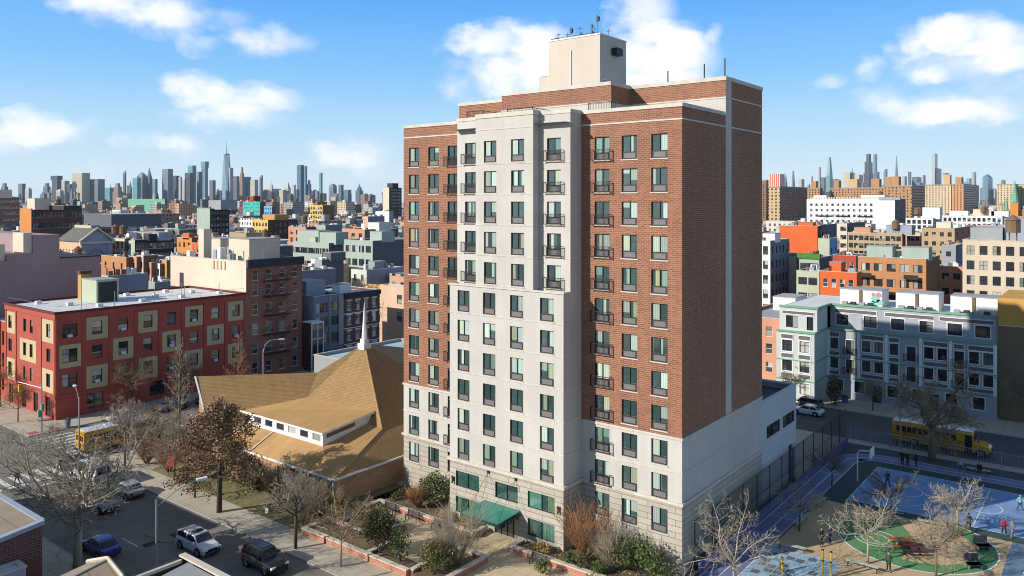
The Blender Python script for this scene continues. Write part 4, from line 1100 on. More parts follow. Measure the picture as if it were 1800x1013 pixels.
# --- big mauve wall at the far left
mw = thing('windowless_block', 'huge windowless mauve wall with two cream stair heads at the left edge', 'building', (-165, 58, 0)); ORG[mw.name] = Vector((-165, 58, 0))
b = MB(); b.box(-178, 36, 0, -150, 68, 21.3, 0, 'b'); b.box(-178, 56.6, 21.3, -150, 60.9, 25.6, 0, 'b'); b.box(-178, 52.5, 21.3, -150, 56.6, 22.4, 0, 'b'); b.build('wall', [M['mauve']], mw)
part(mw, 'roof_bulkhead', 'cream', (-155, 55.2, 22.4, -150.4, 56.55, 26.0)); part(mw, 'roof_bulkhead', 'cream', (-156, 50.2, 21.3, -150.4, 52.4, 24.2))
b = MB(); b.box(-150.3, 61, 21.3, -149.9, 68, 21.5); b.build('coping', [M['charcoal']], mw)
la = building('orange_annex', 'narrow orange red annex with tall slots beside the loft building', 'building', -152, 49.2, -139.1, 60, 12.2, 'red_paint', 'red_paint', 'roof_white', (7, [1.2, 4.9, 8.4], .8, 2.3, 'single', 'frame_dark', 'glass_dim', None))

# --- church
ch = thing('church', 'brown shingled church with a steep central roof, clerestory and white steeple', 'church', (-77, 65, .1)); ORG[ch.name] = Vector((-77, 65, .1))
C1 = (-63.9, 52.2, 3.0); C0 = (-86.0, 52.2, 3.0); PR = (-90.0, 52.2, 10.0); AP = (-75.6, 66.6, 13.6)
A_ = (-79.7, 62.5, 10.1); P_ = (-67.5, 62.1, 5.3); R_ = (-72.6, 70.5, 10.5); C3 = (-63.9, 80, 3.0); Q_ = (-67.5, 80, 5.3); S_ = (-83.3, 80.9, 10.1)
B_ = (-79.9, 61.2, 7.3)
w_ = MB()
hs = [hole(a, .7, .5, 1.7) for a in (-84, -80.5, -77, -73.5, -70, -66.5)]
w_.facade('y-', 52.35, -86.0, -64.05, .1, 2.95, hs, .15); w_.facade('x+', -64.05, 52.35, 80, .1, 2.95, []); w_.facade('y+', 80, 64.05, 89.8, .1, 2.95, []); w_.facade('x-', -89.6, -80, -52.5, .1, 2.95, [])
w_.face([(-89.6, 52.4, .1), (-86.0, 52.4, .1), (-86.0, 52.4, 2.9), (-87.5, 52.4, 5.0), (-89.6, 52.4, 9.3)])
w_.build('wall', [M['church_brick']], ch)
for a in (-84, -80.5, -77, -73.5, -70, -66.5): add_window(ch, 'y-', 52.35, a, .7, .5, 1.7, 'single', 'frame_dark', 'glass_dim', None, .15)
r1 = MB(); r1.face([PR, C0, B_, A_]); r1.build('roof', [M['shingle']], ch)
r2 = MB(); r2.face([C0, C1, B_]); r2.face([C1, P_, B_]); r2.build('roof', [M['shingle_plain']], ch)
r3 = MB(); r3.face([C1, C3, Q_, P_]); r3.build('roof', [M['shingle']], ch)
sp_ = MB(); sp_.face([AP, A_, B_, P_]); sp_.face([AP, P_, Q_, R_]); sp_.face([AP, R_, S_]); sp_.face([R_, Q_, C3, (-75, 82, 3.0), S_]); sp_.face([AP, S_, A_]); sp_.face([A_, S_, (-92, 80, 3.0), PR]); sp_.build('steep_roof', [M['shingle']], ch)
# clerestory dormer: front wall with seven panes, gently rising flat roof
zf = lambda y: 3.0 + .478 * (y - 52.2)
D0 = (-82.4, 55.2); D1 = (-69.3, 55.2)
sl_ = lambda px, py, x: None
cx0, cx1, cyf, cyb = -85.2, -69.7, 55.4, 62.4
zt0, zt1 = 6.05, 6.75
fa = MB(); pw = (cx1 - cx0) / 7
fa.facade('y-', cyf, cx0, cx1, zf(cyf) - .3, zt0 - .1, [hole(cx0 + pw * (i + .5), zt0 - 1.14, 1.5, .82) for i in range(7)], .1)
fa.face([(cx1, cyf, 2.5), (cx1, cyb, 2.5), (cx1, cyb, zt1 - .1), (cx1, cyf, zt0 - .1)]); fa.face([(cx0, cyb, 2.5), (cx0, cyf, 2.5), (cx0, cyf, zt0 - .1), (cx0, cyb, zt1 - .1)])
cl = fa.build('clerestory', [M['white_paint']], ch)
for i in range(7): add_window(ch, 'y-', cyf, cx0 + pw * (i + .5), zt0 - 1.14, 1.5, .82, 'single', 'frame_white', 'glass', None, .1)
tl = MB(); o_ = .28
tl.face([(cx0 - o_, cyf - o_, zt0), (cx1 + o_, cyf - o_, zt0), (cx1 + o_, cyb + .8, zt1 + .22), (cx0 - o_, cyb + 1.2, zt1 + 1.6)]); tl.build('clerestory_roof', [M['shingle_plain']], ch)
ff = MB(); ff.box(cx0 - o_, cyf - o_ - .04, zt0 - .2, cx1 + o_ + .04, cyf - o_, zt0 + .03)
ff.face([(cx1 + o_ + .02, cyf - o_, zt0 - .2), (cx1 + o_ + .02, cyb + .8, zt1 - .05), (cx1 + o_ + .02, cyb + .8, zt1 + .18), (cx1 + o_ + .02, cyf - o_, zt0 + .03)])
ff.face([(cx0 - o_, cyf - o_, zt0 - .2), (cx1 + o_, cyf - o_, zt0 - .2), (cx1 + o_, cyb, zt1 - .15), (cx0 - o_, cyb, zt1 - .15)])
ff.build('fascia', [M['white_paint']], ch)
lv = MB(); lv.face([(cx1 + .012, cyf + .5, zt0 - .75), (cx1 + .012, cyf + 4.6, zt0 - .3), (cx1 + .012, cyf + 4.6, zt0 + .28), (cx1 + .012, cyf + .5, zt0 - .2)]); lv.build('side_pane', [M['glass_dim']], ch)
ev = MB(); ev.box(-86.2, 52.05, 2.86, -63.75, 52.2, 3.05); ev.box(-63.9, 52.2, 2.86, -63.75, 80, 3.05)
ev.tube([(-90.05, 52.15, 10.0), (-87.7, 52.15, 5.5), (-86, 52.15, 3.0)], .14, 5); ev.tube([(-78.6, 52.2, 3.1), (-78.6, 55.3, zf(55.3) + .08)], .07, 5); ev.tube([(-86, 52.2, 3.08), (-82.8, 55.6, zf(55.6) + .1)], .07, 5)
for x in (-86, -78.5, -71.5, -64.1): ev.tube([(x, 52.2, .1), (x, 52.2, 2.9)], .06, 5)
ev.build('gutter', [M['white_paint']], ch)
rw = MB()
for f_ in (.0, .2, .4, .6, .8, 1.0):      # standing seams across the low front roof
    xx = C0[0] + (C1[0] - C0[0]) * f_ * .98 + .2
    if f_ in (.2, .8): rw.tube([(xx, 52.3, 3.06), (xx, 55.2, zf(55.2) + .06)], .05, 4)
if rw.f: rw.build('roof_seam', [M['shingle_plain']], ch)
hp = MB(); hp.tube([C1, P_], .09, 5); hp.tube([P_, AP], .09, 5); hp.build('roof_hip', [M['shingle_plain']], ch)
stp = MB(); x, y, z = AP; z -= .4
stp.box(x - .6, y - .6, z - .3, x + .6, y + .6, z + .45); stp.box(x - .38, y - .38, z + .45, x + .38, y + .38, z + 1.0); stp.tube([(x, y, z + 1.0), (x, y, z + 5.6)], [.38, .03], 8)
stp.build('steeple', [M['white_paint']], ch)

# --- foreground house tops
hA = thing('brick_house', 'brick house with a tan plank roof and white flashing at the near corner', 'house', (-66, 15, .1)); ORG[hA.name] = Vector((-66, 15, .1))
M['plank'] = brick('tan roll roofing', (.30, .23, .155), (.24, .185, .125), (.15, .115, .08), 8, 1.1, .03, .25, .4, 0.0)
x0, x1, y0, y1, zt, zb = -78, -57.1, 8, 22.1, 10.0, 8.3
b = MB(); b.face([(x1, y0, .1), (x1, y1, .1), (x1, y1, zt), (x1, y0, zb)]); b.face([(x1, y1, .1), (x0, y1, .1), (x0, y1, zt), (x1, y1, zt)]); b.face([(x0, y0, .1), (x1, y0, .1), (x1, y0, zb), (x0, y0, zb)]); b.face([(x0, y1, .1), (x0, y0, .1), (x0, y0, zb), (x0, y1, zt)]); b.build('wall', [M['dark_brick']], hA)
b = MB(); b.face([(x0, y0, zb + .02), (x1 - .3, y0, zb + .02), (x1 - .3, y1, zt + .02), (x0, y1, zt + .02)]); b.build('roof', [M['plank']], hA)
b = MB(); b.face([(x1 - .35, y0, zb + .18), (x1 + .12, y0, zb + .18), (x1 + .12, y1 + .1, zt + .18), (x1 - .35, y1 + .1, zt + .18)]); b.face([(x1 + .12, y0, zb - .1), (x1 + .12, y1 + .1, zt - .1), (x1 + .12, y1 + .1, zt + .18), (x1 + .12, y0, zb + .18)]); b.box(x0, y1 - .1, zt - .1, x1 - .35, y1 + .3, zt + .1); b.build('flashing', [M['pale_blue_grey']], hA)
hP = building('house_extension', 'small white flat roofed extension against the near brick house', 'house', -57.0, 14, -55.7, 20.6, 8.0, 'lavender_grey', None, 'roof_white', par=.05)
hD = building('flat_roofed_house', 'white flat roof beyond the near brick house at the left edge', 'house', -96, 12, -78.1, 26.5, 9.0, 'white_wall', 'pale_blue_grey', 'roof_white', par=.1)
hB = thing('rowhouse', 'near rowhouse with a tan pitched roof edged in white', 'house', (-50.4, 18, .1)); ORG[hB.name] = Vector((-50.4, 18, .1))
x0, x1, y0, y1, zt, zb = -53.2, -48.4, 12, 23.3, 9.0, 7.2
b = MB(); b.face([(x1, y0, .1), (x1, y1, .1), (x1, y1, zt - .4), (x1, y0, zb)]); b.face([(x1, y1, .1), (x0, y1, .1), (x0, y1, zt - 1), ((x0 + x1) / 2, y1, zt), (x1, y1, zt - .6)]); b.face([(x0, y1, .1), (x0, y0, .1), (x0, y0, zb - .6), (x0, y1, zt - 1)]); b.face([(x0, y0, .1), (x1, y0, .1), (x1, y0, zb - .6), (x0, y0, zb - .6)]); b.build('wall', [M['brown_brick']], hB)
xm = -50.4
b = MB(); b.face([(x0, y0, zb - .6), (xm, y0, zb), (xm, y1, zt), (x0, y1, zt - 1)]); b.face([(xm, y0, zb), (x1, y0, zb - .6), (x1, y1, zt - .6), (xm, y1, zt)]); b.build('roof', [M['plank']], hB)
b = MB(); b.tube([(x0, y1, zt - .9), (xm, y1, zt + .1), (x1, y1, zt - .5)], .14, 5); b.tube([(x1, y1, zt - .5), (x1, y0, zb - .5)], .1, 5); b.tube([(xm, y1, zt + .06), (xm, y0, zb + .06)], .06, 5); b.build('flashing', [M['planter_cap']], hB)
hC = thing('rowhouse', 'near rowhouse with a grey felt pitched roof and dark side wall', 'house', (-41, 18, .1)); ORG[hC.name] = Vector((-41, 18, .1))
M['felt'] = plain('grey roofing felt', (.24, .25, .25), .9, .2, .5, fine=.12)
x0, x1, y0, y1, zt = -47.2, -35, 10, 26.6, 9.0
b = MB(); b.box(x0, y0, .1, x1, y1, zt, 0, 'bt'); b.build('wall', [M['brown_brick']], hC)
b = MB(); b.face([(x0 + .9, y0, zt - 2.2), (x1, y0, zt - 2.2), (x1, y1 - .3, zt - .1), (x0 + .9, y1 - .3, zt - .1)]); b.face([(x0 + .3, y0, zt - 2.4), (x0 + .9, y0, zt - 2.2), (x0 + .9, y1 - .3, zt - .1), (x0 + .3, y1 - .3, zt - .5)]); b.build('roof', [M['felt']], hC)
b = MB(); b.box(x0 - .1, y1 - .32, zt, x1, y1 + .1, zt + .12); b.box(x0 - .1, 23.3, zt - .3, x0 + .3, y1 - .32, zt - .1); b.build('flashing', [M['planter_cap']], hC)

# --- green and white terrace behind the playground
gt = thing('panelled_terrace', 'long four storey terrace with grey panels, white frames and green trim', 'building', (-26, 138, .1)); ORG[gt.name] = Vector((-26, 138, .1))
GX0, GXW, GX1, GY, GYW, GH = -44.0, -38.1, -14.7, 131.5, 124.8, 14.6
M['terrace_wall'] = plain('pale terrace render', (.46, .49, .465), .88, .1, .3); M['terrace_shaded'] = plain('shaded terrace render', (.33, .34, .37), .88, .14, .3); M['terrace_panel'] = plain('grey terrace panel', (.12, .115, .12), .85, .1, .5); M['terrace_green'] = plain('green terrace trim', (.16, .33, .22), .8, .12, .5)  # long front gets a darkened copy, with the tower's shade in its colour
wins = []
cols_ = [-36.7, -33.9, -31.2, -28.9, -26.0, -22.9, -20.4, -17.6, -15.9]
wk = {}
for k, z in enumerate((1.3, 4.75, 7.85, 11.5)):
    xs = [-36.4, -33.2, -28.4, -24.9, -20.4, -16.9] if k == 0 else ([-36.2, -32.0, -28.0, -24.0, -20.2, -16.6] if k == 3 else [-37.0, -34.6, -32.2, -30.4, -28.2, -25.8, -23.4, -21.6, -19.4, -17.5, -15.7])
    for i, x in enumerate(xs):
        door = k in (1, 2) and i in (1, 5, 8)
        wins.append((x, z - (.6 if door else 0), 1.5 if k == 0 else (1.9 if k == 3 else 1.25), 2.2 if door else 1.75, 'cross' if not door else 'pair'))
dz = [(-30.6, .1, 1.3, 2.5), (-22.7, .1, 1.3, 2.5)]
mb = MB(); mb.facade('y-', GY, GXW, GX1, .1, 10.9, [hole(*w_[:4]) for w_ in wins if w_[1] < 10] + [hole(*d_) for d_ in dz], .2, 1)
SB = 1.6   # the top storey is set back behind a terrace
mb.facade('y-', GY + SB, GXW, GX1, 10.9, GH, [hole(*w_[:4]) for w_ in wins if w_[1] > 10], .2, 1); mb.face([(GXW, GY, 10.9), (GX1, GY, 10.9), (GX1, GY + SB, 10.9), (GXW, GY + SB, 10.9)])
mb.facade('x+', GX1, GY, 146, .1, 10.9, []); mb.facade('x+', GX1, GY + SB, 146, 10.9, GH, [])
ww = [(a, z, 1.55, 1.75, 'cross') for a in (-42.3, -39.6) for z in (1.3, 4.75, 7.85)]; wt_ = [(-42.0, 11.4, 1.9, 1.9, 'pair'), (-39.2, 11.2, 1.0, 2.1, 'single')]
mb.facade('y-', GYW, GX0, GXW, .1, 10.9, [hole(*w_[:4]) for w_ in ww], .2); mb.facade('y-', GYW + 1.4, GX0, GXW, 10.9, GH, [hole(*w_[:4]) for w_ in wt_], .2)
mb.face([(GX0, GYW, 10.9), (GXW, GYW, 10.9), (GXW, GYW + 1.4, 10.9), (GX0, GYW + 1.4, 10.9)])
mb.facade('x+', GXW, GYW, GY, .1, 10.9, []); mb.facade('x+', GXW, GYW + 1.4, GY, 10.9, GH, []); mb.facade('x-', GX0, -146, -GYW, .1, 10.9, []); mb.facade('x-', GX0, -146, -GYW - 1.4, 10.9, GH, []); mb.facade('y+', 146, -GX1, -GX0, .1, GH, [])
mb.build('wall', [M['terrace_wall'], M['terrace_shaded']], gt)
for x, z, w, h, kind in wins: add_window(gt, 'y-', GY if z < 10 else GY + SB, x, z, w, h, kind, 'frame_dark', 'glass_dim', None, .2)
for x, z, w, h, kind in ww: add_window(gt, 'y-', GYW, x, z, w, h, kind, 'frame_dark', 'glass', None, .2)
for x, z, w, h, kind in wt_: add_window(gt, 'y-', GYW + 1.4, x, z, w, h, kind, 'frame_dark', 'glass', None, .2)
def surround(y, x, z, w, h):
    f_ = MB(); e = .13
    f_.box(x - w / 2 - e, y - .05, z - e, x - w / 2, y, z + h + e); f_.box(x + w / 2, y - .05, z - e, x + w / 2 + e, y, z + h + e); f_.box(x - w / 2, y - .05, z + h, x + w / 2, y, z + h + e); f_.box(x - w / 2, y - .05, z - e, x + w / 2, y, z)
    f_.build('window_surround', [M['white_paint']], gt)
for x, z, w, h, kind in wins: surround(GY if z < 10 else GY + SB, x, z, w, h)
for x, z, w, h, kind in ww: surround(GYW, x, z, w, h)
for x, z, w, h in dz: add_window(gt, 'y-', GY, x, z, w, h, 'single', 'frame_dark', 'glass_dim', None, .2, name='door')
def framed_panel(t, x0, x1, y, z0, z1):
    f_ = MB(); f_.box(x0 + .09, y - .05, z0 + .09, x1 - .09, y, z1 - .09); p_ = f_.build('wall_panel', [M['terrace_panel']], t)
    f_ = MB(); f_.box(x0, y - .08, z0, x1, y, z0 + .09); f_.box(x0, y - .08, z1 - .09, x1, y, z1); f_.box(x0, y - .08, z0 + .09, x0 + .09, y, z1 - .09); f_.box(x1 - .09, y - .08, z0 + .09, x1, y, z1 - .09); f_.build('panel_frame', [M['white_paint']], p_)
for x0, x1 in ((-37.8, -36.2), (-33.0, -29.6), (-29.0, -27.4), (-24.2, -20.8), (-20.2, -18.7), (-18.3, -14.9)):
    framed_panel(gt, x0, x1, GY, 9.75, 10.55); framed_panel(gt, x0, x1, GY, 6.75, 7.5); framed_panel(gt, x0, x1, GY, 3.7, 4.4)
for x0, x1 in ((-37.5, -31.0), (-29.9, -22.9), (-22.3, -15.1)): framed_panel(gt, x0, x1, GY + SB, 13.45, 14.15)
for x0, x1 in ((-43.3, -41.3), (-40.6, -38.6)):
    for z0 in (9.75, 6.75, 3.7): framed_panel(gt, x0, x1, GYW, z0, z0 + .8)
framed_panel(gt, -43.6, -38.5, GYW + 1.4, 13.5, 14.1)
for z0, z1, o, m in ((10.9, 11.15, .22, 'terrace_green'), (GH, GH + .3, .2, 'terrace_green'), (6.45, 6.6, .1, 'terrace_green'), (3.35, 3.5, .1, 'terrace_green')):
    s1, s2 = (SB, 1.4) if z0 > 12 else (0, 0)
    b = MB(); b.box(GXW + o, GY + s1 - o, z0, GX1 + .02, GY + s1 + .15, z1); b.box(GX0 - .02, GYW + s2 - o, z0, GXW + o, GYW + s2 + .15, z1); b.box(GXW - .1, GYW + s2 + .15, z0, GXW + o, GY + s1 + .15, z1)
    b.build('trim_band', [M[m]], gt)
for x in (-37.95, -33.35, -29.3, -24.5, -20.5, -14.85): part(gt, 'pilaster', 'white_paint', (x - .22, GY - .12, 3.5, x + .22, GY, 6.45), (x - .22, GY - .12, 6.6, x + .22, GY, 10.9))
f = MB(); f.face([(GX0, GYW + 1.4, GH - .05), (GXW, GYW + 1.4, GH - .05), (GXW, 146, GH - .05), (GX0, 146, GH - .05)]); f.face([(GXW, GY + SB, GH - .05), (GX1, GY + SB, GH - .05), (GX1, 146, GH - .05), (GXW, 146, GH - .05)]); f.build('roof', [M['roof_white']], gt)
for i, (x0, x1) in enumerate(((-37.0, -30.6), (-28.6, -22.6), (-21.0, -14.9))):
    bh = bulkhead(gt, x0, 134.6, x1, 139, GH, GH + 2.6, 'white_wall'); part(bh, 'chase_pipe', 'brown', ((x0 + x1) / 2 - .2, 134.4, GH, (x0 + x1) / 2 + .2, 134.58, GH + 2.6))
    for k in range(4): part(gt, 'air_conditioner', ('grey', 'charcoal')[k % 2], (x0 + .6 + k * 1.3, 133.3, GH, x0 + 1.4 + k * 1.3, 134.0, GH + .7))
for x in (-34.6, -25.8, -19.4):
    for z in (4.1, 7.2):
        jb_ = link('balcony_railing', jbm, gt, (x - ORG[gt.name][0], GY - ORG[gt.name][1], z - .1))
# graffiti on the first bulkhead: loose painted strokes
M['graf_green'] = plain('mint spray paint', (.18, .52, .40), .7, .2, 2); M['graf_red'] = plain('rose spray paint', (.55, .2, .24), .7, .2, 2); M['graf_white'] = plain('white spray paint', (.7, .7, .68), .7, .1, 2)
b = MB()
for cx_, cz_, r_, m in ((-31.6, GH + 1.3, .62, 0), (-31.0, GH + .8, .5, 0), (-32.0, GH + .55, .45, 0), (-31.1, GH + 1.95, .42, 1), (-31.9, GH + 2.0, .3, 1)):
    n = 14; b.face([(cx_ + r_ * math.cos(2 * math.pi * i / n) * (1 + .25 * math.sin(3 * i)), 134.585 - .004 * m, cz_ + r_ * math.sin(2 * math.pi * i / n)) for i in range(n)], m)
b.build('graffiti', [M['graf_green'], M['graf_red']], gt)

gh = building('graffiti_house', 'red building with white graffiti lettering beside the panelled terrace', 'building', -52, 127, -44.1, 160, 12.4, 'salmon', 'brown', 'roof_grey', ([-46.0], [3.6, 6.6, 9.4], 1.1, 1.7, 'hung', 'frame_white', 'glass', None))
b = MB(); fx = 126.95
for i, pts in enumerate(([(-51.4, 7.2), (-50.9, 8.4), (-50.5, 7.2), (-50.2, 8.3), (-49.9, 7.1)], [(-49.6, 7.2), (-48.9, 8.2), (-49.3, 8.5), (-49.7, 8.0), (-48.8, 7.3)], [(-48.4, 8.4), (-48.5, 7.2), (-47.6, 7.2), (-47.7, 8.3)], [(-51.2, 3.9), (-50.2, 4.9), (-49.6, 3.9), (-48.6, 4.9), (-47.8, 4.0)])):
    b.tube([(x, fx, z) for x, z in pts], .13, 4)
b.build('graffiti', [M['graf_white']], gh)
bulkhead(gh, -50, 140, -46, 146, 12, 14.4, 'white_wall')
ob = building('brown_brick_block', 'brown brick block with a white cornice at the right edge beyond the terrace', 'building', *corner(1777, 1850, 1900, 545, 113)[:4], 15.9, 'brown_brick', 'brown_brick', 'roof_grey', ([-10.6, -7.6], [2, 5.3, 8.6, 11.6], 1.3, 1.8, 'hung', 'frame_dark', 'glass_dim', 'white_paint'))
b = MB(); x0_, y0_ = corner(1777, 1850, 1900, 545, 113)[0:2]; b.box(x0_ - .4, y0_ - .5, 15.0, x0_ + 14, y0_ - .06, 16.1); b.build('cornice', [M['pale_mint']], ob)
oo = building('narrow_house', 'narrow ochre and brown brick house between the terrace and the brown block', 'building', -14.6, 132.5, -8, 146, 13.6, 'brown_brick', 'brown_brick', 'roof_dark')
part(oo, 'sunlit_top', 'ochre', (-14.6, 132.55, 13.6, -8, 145.9, 17.6))  # sunlit upper part of the house, put into the colour as an ochre box
# ------------------------------------------------------------------ middle distance: buildings one can pick out, each placed by its near corner
HW = ('hung', 'frame_dark', 'glass', 'coping')
rk = random.Random(77)
def water_tank(b, x, y, z):
    w_ = MB()
    for a in range(4): w_.tube([(x + .9 * math.cos(a * 1.571 + .785), y + .9 * math.sin(a * 1.571 + .785), z), (x + .9 * math.cos(a * 1.571 + .785), y + .9 * math.sin(a * 1.571 + .785), z + 2.2)], .09, 4)
    w_.cyl(x, y, z + 2.2, z + 4.8, 1.35, 10); w_.tube([(x, y, z + 4.8), (x, y, z + 6.0)], [1.5, .08], 10); w_.build('water_tank', [M['brown']], b)
def clutter(b, x0, y0, x1, y1, z, wall, n=None):
    for _ in range(n if n is not None else rk.choice((4, 6, 8, 10))):
        x, y = rk.uniform(x0 + .6, max(x0 + .7, x1 - 2)), rk.uniform(y0 + .6, max(y0 + .7, y1 - 2)); k = rk.random()
        if k < .3: part(b, 'chimney', rk.choice((wall, 'old_brick', 'brown')), (x, y, z, x + .7, y + .9, z + rk.uniform(1, 1.9)))
        elif k < .6: part(b, 'roof_unit', rk.choice(('white_wall', 'grey', 'roof_white', 'pale_blue_grey')), (x, y, z, x + rk.uniform(.9, 1.8), y + rk.uniform(.9, 1.6), z + rk.uniform(.8, 1.5)))
        elif k < .8: p = MB(); p.cyl(x, y, z, z + rk.uniform(.9, 2), .12, 6); p.build('vent_pipe', [M[rk.choice(('grey_metal', 'black_metal', 'white_paint'))]], b)
        elif k < .93: part(b, 'skylight', 'roof_white', (x, y, z, x + 1.6, y + 1.1, z + .45))
        elif x1 - x0 > 9: water_tank(b, x, y, z)
def mid(name, label, xl, xc, xr, ytop, t, wall, side=None, roof='roof_grey', front=None, flank=None, extras=(), name2='building', par=.5):  # side is often darker than wall: shade of the flank put into colour
    x0, y0, x1, y1, h = corner(xl, xc, xr, ytop, t)
    if y1 - y0 < 4: y1 = y0 + 4
    if x1 - x0 < 3: x0 = x1 - 3
    RES.append((x0 - 1, y0 - 1, x1 + 1, y1 + 1))
    b = building(name, label, name2, x0, y0, x1, y1, h, wall, side, roof, front, flank, par=par)
    for fx, fy, w, d, hh, m in extras:      # roof huts: fractions of the plan, metres
        bx_, by_ = x0 + (x1 - x0) * fx, y0 + (y1 - y0) * fy
        bulkhead(b, bx_, by_, bx_ + w, by_ + d, h - par, h - par + hh, m)
    clutter(b, x0, y0, x1, y1, h - par, wall)
    return b, (x0, y0, x1, y1, h)
RES = [(-182, 34, -118, 114), (-100, 40, -60, 112), (-75, 55, -20, 112), (-56, 124, 8, 162), (-120, -80, -96, 430)]
def W(n, rows, w=1.2, h=1.7, kind='hung', fm='frame_dark', gm='glass', sill='coping'): return (n, rows, w, h, kind, fm, gm, sill)

# right hand side, near to far
mid('apartment_block', 'beige apartment block with dark paired windows and balcony bays at the right edge', 1692, 1815, 1830, 425, 160, 'beige', 'grey', 'roof_grey', W(5, 7, 1.45, 1.9, 'quad', sill=None), None, [(.05, .3, 6, 5, 3, 'grey'), (.55, .35, 7, 5, 5, 'pale_blue_grey')])
mid('rowhouse', 'narrow bright red brick rowhouse with black bracket cornice beside the orange block', 1441, 1506, 1507, 480, 166, 'vermilion', None, 'roof_dark', W(4, 4, 1.0, 1.8, fm='frame_white'), None, [(.2, .4, 2.5, 3, 2.4, 'vermilion')])
_b, q = mid('apartment_block', 'orange brick apartment block with small black balconies and grey stair heads', 1508, 1628, 1652, 456, 174, 'orange_brick', 'brown', 'roof_white', W(5, 5, 1.9, 1.75, 'pair', sill=None), None, [(.12, .05, 5.5, 4, 3.0, 'grey_green'), (.64, .05, 5.5, 4, 3.0, 'grey_green'), (.42, .3, 3, 3, 1.6, 'white_wall')])
for fx in (.12, .8):
    for k in range(3):
        xx = q[0] + (q[2] - q[0]) * fx; zz = q[4] - 4.6 - 3.4 * k; part(_b, 'balcony', 'black_metal', (xx - 1.5, q[1] - 1.1, zz, xx + 1.5, q[1], zz + .12), (xx - 1.5, q[1] - 1.1, zz + .12, xx + 1.5, q[1] - 1.04, zz + 1.0))
mid('house', 'cream house with a bright green hedge on its roof terrace', 1400, 1440, 1464, 478, 180, 'sage', 'brown', 'roof_grey', W(2, 4, 2.0, 1.7, 'quad', sill=None), None)
_b, q = mid('penthouse_block', 'grey penthouse block carrying a green roof hedge', 1405, 1440, 1462, 454, 188, 'grey_green', 'dark_grey', 'roof_grey', W(2, 5, 2.2, 1.8, 'pair', sill=None), None)
M['hedge_green'] = plain('roof hedge green', (.06, .20, .03), .9, .35, 2, fine=.4)
part(_b, 'roof_hedge', 'hedge_green', (q[0] - .3, q[1] - .4, q[4] - .2, q[2] + .3, q[1] + .6, q[4] + 1.0))
mid('tenement', 'pale corner tenement with a slate grey flank of tall windows beside the tower', 1325, 1354, 1387, 424, 188, 'white_wall', 'blue_grey', 'roof_white', W(2, 6, 1.2, 2.0), W(5, 6, 1.0, 1.9, gm='glass_dim'), [(.3, .2, 3, 4, 2.2, 'white_wall')])
mid('house', 'small cream house wedged low between the tenement and the hedge topped house', 1384, 1400, 1402, 452, 200, 'beige', 'brown', 'roof_white', None, None)
mid('house', 'salmon brick house under a pale roof beside the beige apartment block', 1650, 1694, 1700, 470, 188, 'salmon', 'salmon', 'roof_grey', W(2, 4, 1.5, 1.5), None)
mid('house', 'red brick house with two windows behind the orange block', 1464, 1505, 1521, 450, 205, 'red_paint', 'dark_brown', 'roof_dark', W(3, 4, 1.1, 1.6, fm='frame_white'), None)
mid('house', 'pale grey cube with a single small window behind the salmon house', 1655, 1680, 1692, 432, 212, 'grey', 'blue_grey', 'roof_white', W(1, 5, 1.2, 1.4), None)
mid('apartment_block', 'tall pale grey apartment block rising behind the beige one', 1716, 1770, 1775, 398, 205, 'grey', 'blue_grey', 'roof_white', W([-999], 1), None)
mid('warehouse', 'bright orange red blank warehouse wall with a stepped gable', 1370, 1437, 1442, 398, 265, 'vermilion', 'dark_brown', 'roof_grey', None, None, [(.5, .02, 5, .6, 1.9, 'vermilion')])
mid('warehouse', 'charcoal blank sided building next to the orange warehouse', 1438, 1441, 1471, 396, 268, 'cream', 'dark_grey', 'roof_white', None, W(4, 4, 1.2, 1.5, gm='glass_dim'))
mid('house', 'small pale blue pitched house with a beige roof before the orange warehouse', 1438, 1458, 1472, 420, 235, 'sage', 'sky_blue', 'roof_grey', None, W(2, 3, 1.3, 1.5))
mid('tenement', 'dark bracketed tenement standing alone above lower roofs', 1479, 1489, 1521, 393, 330, 'cream', 'dark_grey', 'roof_dark', W(2, 6, 1.2, 1.8), W(6, 6, 1.0, 1.6, gm='glass_dim'))
mid('apartment_block', 'long tan brick apartment block with stone trim above the orange block', 1490, 1586, 1592, 411, 300, 'tan', 'brown', 'roof_grey', W(10, 6, 1.6, 1.9), None, [(.1, .3, 6, 5, 2.5, 'salmon'), (.7, .2, 9, 6, 3.6, 'pale_blue_grey')])
mid('apartment_block', 'brown brick apartment block with a fire escape right of the tan one', 1620, 1678, 1716, 402, 285, 'tan', 'old_brick', 'roof_grey', W(4, 6, 1.3, 1.6), W(4, 6, 1.2, 1.6), [(.2, .3, 5, 4, 2.4, 'cream')])
mid('apartment_block', 'white apartment block with black fire stair in front of the brick slabs', 1592, 1640, 1655, 384, 400, 'white_wall', 'pale_blue_grey', 'roof_white', W(5, 8, 1.6, 2.0), None, [(.55, .2, 8, 7, 6, 'white_wall')])
mid('apartment_block', 'wide white apartment block with rooftop huts near the right edge', 1656, 1762, 1772, 380, 420, 'white_wall', 'pale_blue_grey', 'roof_white', W(12, 7, 1.5, 2.0), None, [(.1, .2, 9, 8, 3, 'white_wall'), (.5, .2, 10, 8, 4, 'cream'), (.8, .2, 8, 8, 3, 'white_wall')])
mid('house', 'pale brick house below the white apartment blocks', 1592, 1618, 1626, 410, 310, 'beige', 'brown', 'roof_white', W(3, 5, 1.3, 1.6), None)
_q = corner(1418, 1573, 1592, 350, 480); LOFTX = [_q[0] + 3 + 3.3 * i for i in range(12)]; LOFTZ = [_q[4] - 4.4 - 3.5 * k for k in range(7)]
